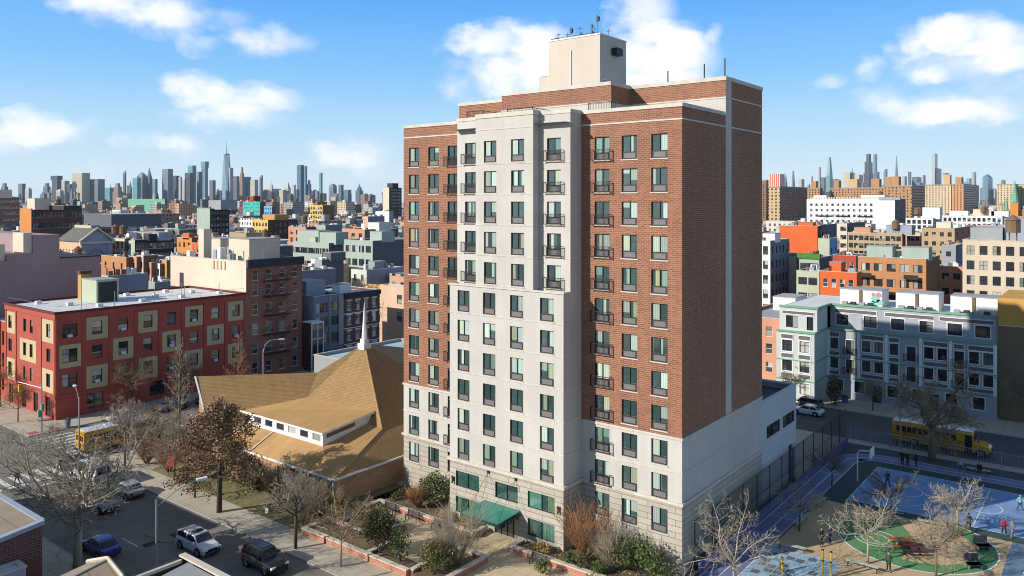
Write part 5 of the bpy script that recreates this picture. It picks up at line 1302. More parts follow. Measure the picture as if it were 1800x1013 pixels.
_b, q = mid('factory_loft', 'long white factory loft with rows of small windows and zigzag fire stairs', 1418, 1573, 1592, 350, 480, 'white_wall', 'dark_grey', 'roof_grey', W(LOFTX, LOFTZ, 1.5, 1.6, 'pair', sill=None), W(4, 6, 1.6, 2, gm='glass_dim'), [(.05, .2, 8, 7, 3, 'white_wall'), (.6, .2, 14, 8, 3, 'white_wall'), (.83, -.02, 12, 3, 1.5, 'pale_blue_grey')])
for c_ in (.12, .33, .58): fire_escape(_b, 'y-', q[1], q[0] + (q[2] - q[0]) * c_, q[0] + (q[2] - q[0]) * c_ + 9, [4, 8.6, 13.2, 17.8, 22.4], 2.0)
for i in range(30): part(_b, 'roof_fin', 'cream', (q[0] + 2 + i * (q[2] - q[0] - 4) / 30, q[1] + .4, q[4], q[0] + 2.9 + i * (q[2] - q[0] - 4) / 30, q[1] + 1.2, q[4] + 1.2))

# brick housing slabs behind
M['slab_brick'] = vcolmat('housing brick', .88, True, .12, fw=3.4, fh=2.9)
M['blank_brick'] = vcolmat('blank brick', .88, False, .12)
def slab_tower(label, xl, xc, xr, ytop, t, colf, cols=None, top=None, group=None, name='housing_slab', mat='slab_brick', huts=()):  # cols: flank tone, mostly darkened to put shade into the colour
    x0, y0, x1, y1, h = corner(xl, xc, xr, ytop, t)
    y1 = max(y1, y0 + 8)
    tt = thing(name, label, 'building', ((x0 + x1) / 2, (y0 + y1) / 2, 0), group=group); ORG[tt.name] = Vector(((x0 + x1) / 2, (y0 + y1) / 2, 0))
    RES.append((x0 - 2, y0 - 2, x1 + 2, y1 + 2))
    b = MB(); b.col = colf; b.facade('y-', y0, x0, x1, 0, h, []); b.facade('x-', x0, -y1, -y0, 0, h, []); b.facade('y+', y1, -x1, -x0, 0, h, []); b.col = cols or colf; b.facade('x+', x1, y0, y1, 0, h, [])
    b.build('wall', [M[mat]], tt, vcol=True)
    b = MB(); b.col = (.3, .28, .26); b.box(x0 - .3, y0 - .3, h, x1 + .3, y1 + .3, h + 1.2); b.build('roof', [M['blank_brick']], tt, vcol=True)
    for (f0, f1, hh, c) in huts:
        b = MB(); b.col = c; b.box(x0 + (x1 - x0) * f0, y0 + 1, h + 1.2, x0 + (x1 - x0) * f1, y0 + min(12, y1 - y0 - 1), h + 1.2 + hh); b.build('roof_bulkhead', [M['blank_brick']], tt, vcol=True)
    return tt, (x0, y0, x1, y1, h)
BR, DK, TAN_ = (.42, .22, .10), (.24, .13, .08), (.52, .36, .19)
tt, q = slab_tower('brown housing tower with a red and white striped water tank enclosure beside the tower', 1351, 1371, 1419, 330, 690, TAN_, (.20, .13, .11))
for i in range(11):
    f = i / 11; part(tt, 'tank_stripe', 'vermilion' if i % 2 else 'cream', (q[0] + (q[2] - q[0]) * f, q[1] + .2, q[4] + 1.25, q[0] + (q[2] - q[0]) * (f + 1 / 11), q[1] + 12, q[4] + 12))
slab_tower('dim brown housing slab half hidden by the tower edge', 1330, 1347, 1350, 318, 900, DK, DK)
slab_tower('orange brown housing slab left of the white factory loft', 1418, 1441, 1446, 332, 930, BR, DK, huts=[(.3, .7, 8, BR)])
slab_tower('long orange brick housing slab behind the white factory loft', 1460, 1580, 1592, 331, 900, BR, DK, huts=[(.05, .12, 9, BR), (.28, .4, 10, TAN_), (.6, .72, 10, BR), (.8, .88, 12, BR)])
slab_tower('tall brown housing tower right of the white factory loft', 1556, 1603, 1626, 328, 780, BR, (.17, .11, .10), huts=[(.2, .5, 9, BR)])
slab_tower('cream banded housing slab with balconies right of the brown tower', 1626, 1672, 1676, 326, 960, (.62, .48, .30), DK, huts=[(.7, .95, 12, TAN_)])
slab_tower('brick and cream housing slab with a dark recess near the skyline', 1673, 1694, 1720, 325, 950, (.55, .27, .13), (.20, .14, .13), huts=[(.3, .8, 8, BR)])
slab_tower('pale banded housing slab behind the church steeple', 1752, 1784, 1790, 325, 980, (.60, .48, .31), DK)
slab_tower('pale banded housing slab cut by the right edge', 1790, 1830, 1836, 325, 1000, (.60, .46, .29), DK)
# distant church
x, y = AT(1785, 860); dc = thing('brick_church', 'distant brick church with a sharp grey green steeple', 'church', (x, y, 0)); ORG[dc.name] = Vector((x, y, 0))
part(dc, 'nave', 'orange', (x - 8, y - 5, 0, x + 8, y + 20, 22)); part(dc, 'tower', 'orange', (x - 3.5, y - 11, 0, x + 3.5, y - 5, 30))
b = MB(); b.tube([(x, y - 8, 30), (x, y - 8, 55)], [4.2, .2], 8); b.build('steeple', [M['mint']], dc)
b = MB(); b.tube([(x - 8, y - 4, 22), (x - 8, y - 4, 36)], [2.2, .2], 6); b.build('pinnacle', [M['mint']], dc)

# left hand side, near to far
mid('house', 'low slate blue flat roofed shed behind the red loft building', 184, 190, 260, 486, 168, 'white_wall', 'pale_blue_grey', 'roof_white', None, None, par=.2)
for i, (xl, xc, yt, col, n, lab) in enumerate(((178, 222, 453, 'orange_brick', 3, 'weathered orange brick rowhouse nearest the mauve wall'), (222, 240, 452, 'salmon', 2, 'salmon rowhouse with a bare tree in front of it'), (240, 252, 450, 'pink', 2, 'tall pink rowhouse with slim dark windows'), (252, 266, 462, 'salmon', 2, 'low rust coloured rowhouse with red window frames'),
        (266, 281, 464, 'white_wall', 3, 'white painted rowhouse in the row behind the red loft'), (281, 293, 458, 'ochre', 0, 'ochre blank fronted rowhouse beside the cream tenement wall'), (293, 312, 453, 'sage', 2, 'cream rowhouse with white framed windows touching the cream wall'))):
    mid('rowhouse', lab, xl, xc, xc + 2, yt, 205, col, 'brown', 'roof_dark', W(n, 4, 1.0, 1.8) if n else None, None)
mid('house', 'house covered in blue roof tarpaulin behind the rowhouses', 250, 262, 290, 452, 225, 'white_wall', 'blue_grey', 'roof_tarp', None, None)
mid('garage', 'low dark garage with a blue pitched roof beside the cream tenement', 268, 272, 308, 497, 190, 'grey', 'blue_grey', 'roof_dark')
mid('house', 'bright orange gabled house with arched windows', 311, 337, 342, 419, 262, 'orange', 'brown', 'roof_dark', W(3, 5, 1.2, 1.7), None, [(.4, 0, 4, 2, 2, 'vermilion')])
mid('house', 'vermilion and white striped house next to the orange gabled one', 337, 352, 358, 428, 258, 'vermilion', 'brown', 'roof_dark', W(2, 5, 1.2, 1.6), None)
mid('house', 'small red house with a white parapet above the cream tenement', 356, 376, 409, 424, 250, 'vermilion', 'dark_brown', 'roof_dark', None, W(3, 4, 1.2, 1.6))
mid('row_block', 'long black row of houses with green cornice and white trimmed windows', 234, 237, 306, 422, 292, 'sage', 'charcoal', 'roof_dark', None, W(9, 4, 1.4, 2.1, fm='frame_white'), [(.1, .3, 4, 5, 2.5, 'charcoal'), (.3, .5, 5, 5, 3, 'pale_blue_grey')])
mid('house', 'ornate yellow cream house with a pediment cornice left of the black row', 196, 219, 223, 420, 300, 'cream', 'brown', 'roof_grey', W(3, 4, 1.6, 2.4), None)
mid('house', 'pale lemon house with a green cornice left of the black row', 220, 236, 240, 424, 298, 'pale_mint', 'brown', 'roof_grey', W(4, 4, 1.2, 1.8), None)
mid('modern_block', 'dark grey stepped modern block behind the civic hall', 131, 160, 219, 397, 340, 'beige', 'lavender_grey', 'roof_grey', W(3, 5, 1.8, 2.0), W(9, 5, 3.2, 1.5, 'pair', gm='glass_dim'), [(.05, .25, 26, 22, 5.4, 'dark_grey')])
# civic hall with a pediment
x0, y0, x1, y1, h = corner(102, 142, 197, 424, 290); RES.append((x0, y0, x1, y1))
hall = thing('civic_hall', 'cream civic hall with a grey pedimented front and arched doorway', 'hall', ((x0 + x1) / 2, (y0 + y1) / 2, 0)); ORG[hall.name] = Vector(((x0 + x1) / 2, (y0 + y1) / 2, 0))
ym = (y0 + y1) / 2
b = MB(); hs = [hole(a, h - 8, 1.1, 4.5) for a in spread(x0 + 1, x1 - 3, 6, 1)]; b.facade('y-', y0, x0, x1, 0, h, hs, .3, 0); b.facade('x+', x1, y0, y1, 0, h, [(ym - 2, ym + 2, 2, h - 6)], .6, 1); b.facade('y+', y1, -x1, -x0, 0, h, []); b.facade('x-', x0, -y1, -y0, 0, h, []); b.face([(x1, y0, h), (x1, y1, h), (x1, ym, h + 4.2)], 1); b.face([(x0, y1, h), (x0, y0, h), (x0, ym, h + 4.2)]); b.build('wall', [M['peach'], M['lavender_grey']], hall)
for a in spread(x0 + 1, x1 - 3, 6, 1): add_window(hall, 'y-', y0, a, h - 8, 1.1, 4.5, 'hung', 'frame_dark', 'glass_dim', None, .3)
b = MB(); b.face([(x0, y0 - .6, h - .3), (x1 + .8, y0 - .6, h - .3), (x1 + .8, ym, h + 4.5), (x0, ym, h + 4.5)]); b.face([(x1 + .8, y1 + .6, h - .3), (x0, y1 + .6, h - .3), (x0, ym, h + 4.5), (x1 + .8, ym, h + 4.5)]); b.build('roof', [plain('hall slate', (.13, .125, .11), .9, .2, .3)], hall)
b = MB(); b.tube([(x1 + .7, y0 - .6, h - .2), (x1 + .7, ym, h + 4.6), (x1 + .7, y1 + .6, h - .2)], .45, 5); b.box(x1, y0 - .6, h - 1.2, x1 + .9, y1 + .6, h - .3); b.build('pediment_moulding', [M['cream']], hall)
b = MB(); b.tube([(x1 + .05, ym - 3, 2), (x1 + .05, ym - 3, h - 6), (x1 + .05, ym - 2, h - 4), (x1 + .05, ym, h - 3.2), (x1 + .05, ym + 2, h - 4), (x1 + .05, ym + 3, h - 6), (x1 + .05, ym + 3, 2)], .5, 5); b.build('arch_moulding', [M['grey']], hall)
for y in (y0 + 1, y1 - 1): part(hall, 'corner_pier', 'lavender_grey', (x1, y - .8, 0, x1 + .4, y + .8, h - 1.3))
b = MB(); b.face([(x1 - .5, ym - 2, 2), (x1 - .5, ym + 2, 2), (x1 - .5, ym + 2, h - 6), (x1 - .5, ym - 2, h - 6)]); b.build('doorway', [M['charcoal']], hall)
mid('school', 'long dark brick school with sunlit orange end walls and a cream roof tank', 35, 55, 144, 367, 385, 'orange', 'dark_brick', 'roof_grey', None, W(14, 5, 1.8, 2.4, gm='glass_dim'), [(.55, .02, 9, 7, 5.5, 'cream'), (.2, .3, 30, 8, 2, 'charcoal')])  # orange front and dark flank put sun and shade into the walls
mid('apartment_block', 'dark brick apartment complex with pale dotted windows at the left edge', -40, -30, 34, 347, 460, 'old_brick', 'old_brick', 'roof_dark', None, W(11, 9, 1.5, 1.5, fm='frame_white', gm='glass'), [(.3, .4, 8, 7, 5, 'cream')])
mid('industrial_block', 'grey green industrial block with boxy plant rooms on its roof', 515, 578, 604, 428, 248, 'grey_green', 'dark_grey', 'roof_grey', W(9, 4, 2.2, 1.8, 'pair', sill=None), None, [(.02, .25, 11, 5, 4.2, 'grey_green'), (.58, .3, 9, 5, 3.8, 'grey_green'), (.42, .12, 3, 3, 2.2, 'sage')])
mid('modern_block', 'big slate grey blank flank block with a paler stepped front beside the tower', 605, 655, 730, 424, 222, 'grey_green', 'dark_grey', 'roof_white', W(4, 5, 2.2, 1.9, 'pair', sill=None), None, [(.6, .2, 5, 5, 3, 'grey_green')])
mid('house', 'salmon fronted block with three dark doors beneath grey roof huts', 601, 641, 700, 404, 285, 'salmon', 'dark_grey', 'roof_white', W(3, 5, 1.8, 2.2), None, [(.7, .3, 6, 6, 3, 'pale_mint')])
mid('house', 'salmon fronted block just left of the other salmon one', 507, 538, 556, 400, 330, 'salmon', 'charcoal', 'roof_dark', W(3, 6, 1.6, 2), None)
mid('modern_block', 'pale grey box with a dark flank behind the industrial block', 553, 572, 602, 396, 340, 'grey_green', 'blue_grey', 'roof_grey', W(2, 4, 2, 2), None)
mid('loft_block', 'grey corner loft with a dark flank of ladders behind the steeple', 553, 566, 604, 457, 205, 'grey', 'dark_grey', 'roof_dark', W(2, 3, 2.4, 2.2, 'quad', sill=None), None, [(.3, .3, 3, 5, 2.2, 'dark_grey')])
mid('house', 'low white roofed workshop row beyond the cornice house', 514, 520, 590, 478, 190, 'white_wall', 'blue_grey', 'roof_white')
mid('tenement', 'cream and brown fire escape tenement with a dark wide flank', 443, 471, 523, 387, 385, 'yellow', 'dark_brown', 'roof_dark', W(5, 6, 1.4, 1.8), W(6, 6, 1.2, 1.6, gm='glass_dim'), [(.1, .3, 10, 8, 3, 'ochre')])
mid('apartment_block', 'black brick apartment block with lit window dots left of the teal tower', 346, 369, 403, 367, 425, 'grey_green', 'charcoal', 'roof_dark', None, W(6, 8, 1.5, 1.5, gm='glass'), [(.6, .2, 12, 10, 5, 'grey')])
mid('construction_tower', 'bright teal netted construction block in the middle distance', 427, 457, 467, 355, 700, 'teal', 'dark_grey', 'roof_dark', W(7, 9, 1.6, 1.4, 'single', fm='frame_white', gm='glass', sill=None), None)
mid('house', 'sky blue painted block right of the teal construction block', 464, 478, 482, 363, 690, 'sky_blue', 'dark_grey', 'roof_dark', W(4, 7, 1.6, 1.8), None)
mid('house', 'maroon block with a red parapet behind the teal block', 436, 447, 458, 345, 900, 'red_paint', 'maroon', 'roof_dark')
mid('apartment_block', 'bright yellow apartment block with dark windows and an olive flank', 545, 567, 588, 361, 600, 'yellow', 'brown', 'roof_dark', W(5, 8, 2.0, 2.2), None)
mid('slab_block', 'white ended modern slab with a dark gridded face beside the tower', 673, 684, 706, 330, 800, 'cream', 'charcoal', 'roof_dark', None, W(10, 13, 2.6, 1.9, fm='frame_white', gm='glass_dim', sill=None), [(.3, .2, 8, 8, 5, 'charcoal')])
mid('house', 'white low block in front of the gridded slab', 660, 684, 692, 372, 520, 'white_wall', 'grey', 'roof_white', None, None)
mid('house', 'blue grey shed beneath the white low block', 644, 647, 676, 381, 430, 'peach', 'blue_grey', 'roof_grey')
mid('hall', 'long green walled block under a bright green roof at the foot of the skyline', 225, 290, 293, 350, 1250, 'mint', 'red_paint', 'roof_green')

# ------------------------------------------------------------------ ordinary city blocks: one thing each, up to a few hundred metres out
ORD = ('first second third fourth fifth sixth seventh eighth ninth tenth eleventh twelfth thirteenth fourteenth fifteenth sixteenth seventeenth eighteenth nineteenth twentieth').split()
TEN = ('', '', 'twenty', 'thirty', 'forty', 'fifty', 'sixty', 'seventy', 'eighty')
def ordinal(n):
    if n <= 20: return ORD[n - 1]
    t, u = divmod(n, 10)
    return TEN[t] + (ORD[u - 1] if u else 'th') if u else (TEN[t][:-1] + 'ieth')
NUM = ('no', 'one', 'two', 'three', 'four', 'five', 'six', 'seven', 'eight')
PAL = ['old_brick', 'old_brick', 'salmon', 'beige', 'cream', 'cream', 'tan', 'white_wall', 'grey', 'sage', 'peach', 'brown_brick', 'pink', 'orange_brick', 'pale_mint', 'grey_green', 'mauve', 'vermilion', 'pale_blue_grey', 'ochre']
SPOKEN = {'old_brick': 'red brick', 'salmon': 'salmon', 'beige': 'beige', 'cream': 'cream', 'tan': 'tan', 'white_wall': 'white', 'grey': 'grey', 'sage': 'olive', 'peach': 'peach', 'brown_brick': 'brown brick', 'pink': 'pink', 'orange_brick': 'orange brick', 'pale_mint': 'pale green', 'grey_green': 'grey green', 'mauve': 'mauve', 'vermilion': 'vermilion', 'pale_blue_grey': 'pale blue', 'ochre': 'ochre'}
SIDES = ['grey', 'brown', 'salmon', 'pale_blue_grey', None, None, None, None, 'dark_grey']
ROOFS = ['roof_white', 'roof_white', 'roof_grey', 'roof_grey', 'roof_grey', 'roof_dark']
rc = random.Random(21)
def pixel(x, y, z=0):
    t = -SA * x + CA * y
    if t < 1: return None
    return CX + F * (CA * x + SA * y) / t, HY + F * (H - z) / t, t
def hit(x0, y0, x1, y1): return any(x0 < r[2] and x1 > r[0] and y0 < r[3] and y1 > r[1] for r in RES)
STREET_TREES = []
n_fill = 0
row = {}
FILL = []
for br in range(-2, 14):
    for sub in (0, 1):
        y0 = 60 + br * 52 + sub * 23 if True else 0
        x = -900.0
        while x < 420:
            w = rc.choice((6, 6.5, 7, 7, 8, 11, 14, 18)); d = rc.uniform(11, 14)
            x0, x1 = x, x + w; x += w + (0 if rc.random() < .8 else rc.uniform(1, 5))
            if int((x0 + 1000) / 190) != int((x1 + 18 + 1000) / 190): x += 18; continue
            p = pixel(x1, y0)
            if p is None: continue
            px, py, t = p
            if not (-30 < px < 706 or 1345 < px < 1815): continue
            if t < 150 or t > 520: continue
            if hit(x0, y0, x1, y0 + d): continue
            FILL.append((x0, y0, x1, y0 + d, px, t, br * 2 + sub))
FILL.sort(key=lambda q: q[5])
FILL = FILL[:290]
by_row = {}
for q in sorted(FILL, key=lambda q: q[4]):
    by_row.setdefault((q[4] > 1000, q[6]), []).append(q)
rows_sorted = {s: sorted(k[1] for k in by_row if k[0] == s) for s in (False, True)}
for (right, rw), lst in by_row.items():
    for k, (x0, y0, x1, y1, px, t, _) in enumerate(lst):
        st = rc.choice((2, 3, 3, 3, 3, 4)); h = st * 3.2 + rc.uniform(.4, 1.2)
        if x1 - x0 > 13 and rc.random() < .25: st += 1; h += 3.2
        col = rc.choice(PAL); sd = rc.choice(SIDES); rf_ = rc.choice(ROOFS)
        lab = f"{SPOKEN[col]} {NUM[min(st, 8)]} storey building, {ordinal(k + 1)} from left in {ordinal(rows_sorted[right].index(rw) + 1)} row beyond the {'playground' if right else 'church'}"
        n = max(2, int((x1 - x0) / 2.7))
        near = t < 330
        b = building('city_house', lab, 'building', x0, y0, x1, y1, h, col, sd, rf_, W(n, st, 1.1, 1.7, rc.choice(('hung', 'hung', 'quad')), rc.choice(('frame_dark', 'frame_white')), sill=None) if near or rc.random() < .75 else None,
                     W(3, st, 1.1, 1.6, 'hung', 'frame_dark', 'glass_dim', None) if rc.random() < .25 else None, group='city blocks beyond the ' + ('playground' if right else 'church'))
        r = h - .45
        if rc.random() < .75:
            a, c = rc.uniform(x0 + 1, x1 - 4), rc.uniform(y0 + 2, y1 - 5); bulkhead(b, a, c, a + rc.uniform(2.2, 3), c + rc.uniform(2.5, 4), r, r + rc.uniform(2, 3), rc.choice((col, 'white_wall', 'grey', 'cream', 'roof_grey')))
        for _k in range(rc.choice((0, 1, 2, 3))):
            a, c = rc.uniform(x0 + .5, x1 - 1.5), rc.uniform(y0 + 1, y1 - 1.5); part(b, 'chimney' if rc.random() < .5 else 'roof_unit', rc.choice((col, 'white_wall', 'grey', 'old_brick', 'roof_white')), (a, c, r, a + .8, c + rc.uniform(.6, 1.2), r + rc.uniform(.9, 1.9)))
        clutter(b, x0, y0, x1, y1, r, col, rk.choice((1, 2, 3)))
        if rc.random() < .35:
            c_ = MB(); c_.box(x0, y0 - .35, h - .9, x1, y0 - .002, h - .1); c_.build('cornice', [M[rc.choice(('charcoal', 'mint', 'white_paint', 'brown'))]], b)

# ------------------------------------------------------------------ the far city as one mass, out to the river
M['far'] = vcolmat('far city', .88, True, .1)
far = MB(); roofs = MB()
FC = [(.42, .22, .13), (.30, .14, .10), (.52, .38, .24), (.60, .54, .44), (.62, .61, .58), (.34, .33, .31), (.20, .19, .20), (.40, .42, .38), (.50, .30, .19), (.28, .21, .15), (.13, .12, .13), (.55, .44, .30)]
RF = [(.5, .5, .48), (.3, .3, .3), (.62, .61, .58), (.16, .16, .165), (.36, .33, .29)]
cnt = 0
for t0, t1, n in ((400, 700, 800), (700, 1100, 1100), (1100, 1700, 1100), (1700, 2600, 700), (2600, 4200, 500)):
    for i in range(n):
        px = rc.uniform(-40, 712) if rc.random() < .64 else rc.uniform(1338, 1830)
        t = math.sqrt(rc.uniform(t0 * t0, t1 * t1)); x, y = AT(px, t)
        w, d = rc.uniform(7, 20), rc.uniform(10, 18); h = rc.choice((8, 9, 10, 10, 11, 12, 13, 15)) + rc.uniform(-1, 1)
        if t > 900 and rc.random() < .09: h += rc.uniform(6, 22)
        if rc.random() < .04: h += rc.uniform(4, 12)
        if t > 1700: w *= 1.6
        if hit(x - w, y, x, y + d): continue
        far.col = rc.choice(FC); far.box(x - w, y, 0, x, y + d, h, 0, 'bt')
        roofs.col = rc.choice(RF); roofs.face([(x - w, y, h), (x, y, h), (x, y + d, h), (x - w, y + d, h)])
        if rc.random() < .7:
            a, c = x - w * rc.uniform(.3, .8), y + d * .3; roofs.col = rc.choice(FC + RF); roofs.box(a, c, h, a + rc.uniform(2, 5), c + rc.uniform(3, 6), h + rc.uniform(2, 3.5), 0, 'b')
# the same low blocks go on behind the tower and past the edges of the view
def mass(x0, y0, x1, y1, h):
    far.col = rc.choice(FC); far.box(x0, y0, 0, x1, y1, h, 0, 'bt'); roofs.col = rc.choice(RF); roofs.face([(x0, y0, h), (x1, y0, h), (x1, y1, h), (x0, y1, h)])
    if rc.random() < .7: a, c = x0 + (x1 - x0) * rc.uniform(.1, .6), y0 + (y1 - y0) * .3; roofs.col = rc.choice(FC + RF); roofs.box(a, c, h, a + rc.uniform(2, 4), c + rc.uniform(2, 4), h + rc.uniform(1.5, 3), 0, 'b')
for br in range(-2, 14):
    for sub in (0, 1):
        y0 = 60 + br * 52 + sub * 23; x = -900.0
        while x < 420:
            w = rc.choice((6, 7, 8, 11, 14, 18)); x0, x1 = x, x + w; x += w
            if int((x0 + 1000) / 190) != int((x1 + 18 + 1000) / 190): x += 18; continue
            p = pixel(x1, y0)
            if p is None or not 135 < p[2] < 560: continue
            if not (-260 < p[0] < -30 or 715 < p[0] < 1340 or 1818 < p[0] < 2100): continue
            d = rc.uniform(11, 14)
            if hit(x0, y0, x1, y0 + d): continue
            mass(x0, y0, x1, y0 + d, rc.choice((2, 3, 3, 4)) * 3.2 + rc.uniform(.4, 1.2))
for i in range(1500):
    px = rc.choice((rc.uniform(712, 1338), rc.uniform(712, 1338), rc.uniform(-300, -40), rc.uniform(1830, 2100))); t = math.sqrt(rc.uniform(540 ** 2, 3600 ** 2)) if rc.random() < .6 else rc.uniform(540, 1500); x, y = AT(px, t); w, d = rc.uniform(9, 24), rc.uniform(10, 18)
    if not hit(x - w, y, x, y + d): mass(x - w, y, x, y + d, rc.choice((8, 9, 10, 11, 12, 13, 16)))
tag(far.build('city_blocks', [M['far']], vcol=True), 'dense carpet of distant low city blocks reaching to the skyline', 'city', kind='stuff')
tag(roofs.build('city_roofs', [M['blank_brick']], vcol=True), 'roofs and stair heads of the distant low city blocks', 'roofs', kind='stuff')

# ------------------------------------------------------------------ the two skylines
M['sky_tower'] = vcolmat('skyscraper facade', .45, True, .06, fw=9.0, fh=7.0)
M['sky_plain'] = vcolmat('skyscraper crown', .5, False, .06)
KC = {'dark': (.05, .06, .08), 'grey': (.20, .22, .25), 'pale': (.46, .45, .43), 'cream': (.55, .47, .34), 'glass': (.16, .28, .36), 'teal': (.14, .34, .36), 'blue': (.10, .17, .26), 'brown': (.28, .2, .15), 'slate': (.12, .14, .18)}
KN = {'dark': 'dark', 'grey': 'grey', 'pale': 'pale', 'cream': 'cream', 'glass': 'glassy blue', 'teal': 'teal glass', 'blue': 'deep blue', 'brown': 'brown', 'slate': 'slate'}
SN = {'flat': 'flat topped', 'spire': 'spired', 'pyr': 'pyramid topped', 'step': 'stepped', 'taper': 'tapering', 'dome': 'round topped', 'slant': 'slant topped', 'wtc': 'tapering', 'box': 'boxy topped', 'needle': 'needle thin'}
def sky_tower(x0, x1, yt, col, style, label, t, group):
    xc = x0 + (x1 - x0) * .55
    ax, ay = AT(xc, t); h = ZT(yt, t); w = (x1 - x0) / F * t
    rr_ = ((x0 + x1) / 2 - CX) / F; fx, fy = .56 * w / (CA + rr_ * SA), .46 * w / (SA - rr_ * CA)
    X0, X1, Y0, Y1 = ax - fx, ax, ay, ay + fy
    tt = thing('skyscraper', label, 'skyscraper', ((X0 + X1) / 2, (Y0 + Y1) / 2, 0), group=group); ORG[tt.name] = Vector(((X0 + X1) / 2, (Y0 + Y1) / 2, 0))
    b = MB(); c = MB(); b.col = KC[col]; c.col = tuple(q * .85 for q in KC[col])
    mx_, my_ = (X0 + X1) / 2, (Y0 + Y1) / 2
    def frus(m, s0, s1, z0, z1, rot=False):
        p = []
        for s, z in ((s0, z0), (s1, z1)):
            for a, bb in ((-1, -1), (1, -1), (1, 1), (-1, 1)):
                if rot and s is s1: a, bb = (a, 0) if a * bb > 0 else (0, bb)
                p.append((mx_ + a * fx / 2 * s, my_ + bb * fy / 2 * s, z))
        for i in range(4): j = (i + 1) % 4; m.face([p[i], p[j], p[4 + j], p[4 + i]])
        m.face(p[4:8])
    hh = h
    if style == 'flat': frus(b, 1, 1, 0, h)
    elif style == 'box': frus(b, .8, .8, 0, h * .86); frus(c, 1, 1, h * .86, h)
    elif style == 'step': frus(b, 1, 1, 0, h * .62); frus(b, .78, .78, h * .62, h * .84); frus(c, .5, .45, h * .84, h)
    elif style == 'spire': frus(b, 1, 1, 0, h * .68); frus(b, .66, .6, h * .68, h * .82); frus(c, .4, .03, h * .82, h)
    elif style == 'pyr': frus(b, 1, 1, 0, h * .7); frus(c, .95, .05, h * .7, h)
    elif style == 'taper': frus(b, 1, .82, 0, h * .6); frus(b, .82, .35, h * .6, h)
    elif style == 'needle': frus(b, 1, .9, 0, h * .55); frus(b, .9, .22, h * .55, h)
    elif style == 'slant': frus(b, 1, 1, 0, h * .9); c.face([(X0, Y0, h * .9), (X1, Y0, h * .9), (X1, Y1, h), (X0, Y1, h)]); c.face([(X1, Y0, h * .9), (X1, Y1, h * .9), (X1, Y1, h)])
    elif style == 'dome':
        frus(b, 1, 1, 0, h * .86)
        for i in range(4):
            a0, a1 = i / 4, (i + 1) / 4; frus(c, math.cos(a0 * 1.4), math.cos(a1 * 1.4), h * (.86 + .14 * a0), h * (.86 + .14 * a1))
    elif style == 'wtc':
        zb, zt = 60, h * .775
        frus(b, 1, 1, 0, zb)
        # square base turning into a square roof at 45 degrees: eight long triangles
        B4 = [(mx_ + a * fx / 2, my_ + bb * fy / 2, zb) for a, bb in ((-1, -1), (1, -1), (1, 1), (-1, 1))]; s = 1.0
        T4 = [(mx_, my_ - fy / 2 * s, zt), (mx_ + fx / 2 * s, my_, zt), (mx_, my_ + fy / 2 * s, zt), (mx_ - fx / 2 * s, my_, zt)]
        for i in range(4):
            b.col = KC['glass'] if i % 2 else (.22, .36, .44); b.face([B4[i], B4[(i + 1) % 4], T4[i]]); b.col = (.12, .22, .30); b.face([B4[(i + 1) % 4], T4[(i + 1) % 4], T4[i]])
        b.face(T4); c.col = (.2, .22, .25); c.tube([(mx_, my_, zt), (mx_, my_, zt + 12)], [fx * .28, fx * .28], 10); c.tube([(mx_, my_, zt + 12), (mx_, my_, zt + 40), (mx_, my_, h)], [5, 3.5, .8], 6)
    b.build('shaft', [M['sky_tower']], tt, vcol=True)
    if c.f: c.build('crown', [M['sky_plain']], tt, vcol=True)
    return tt
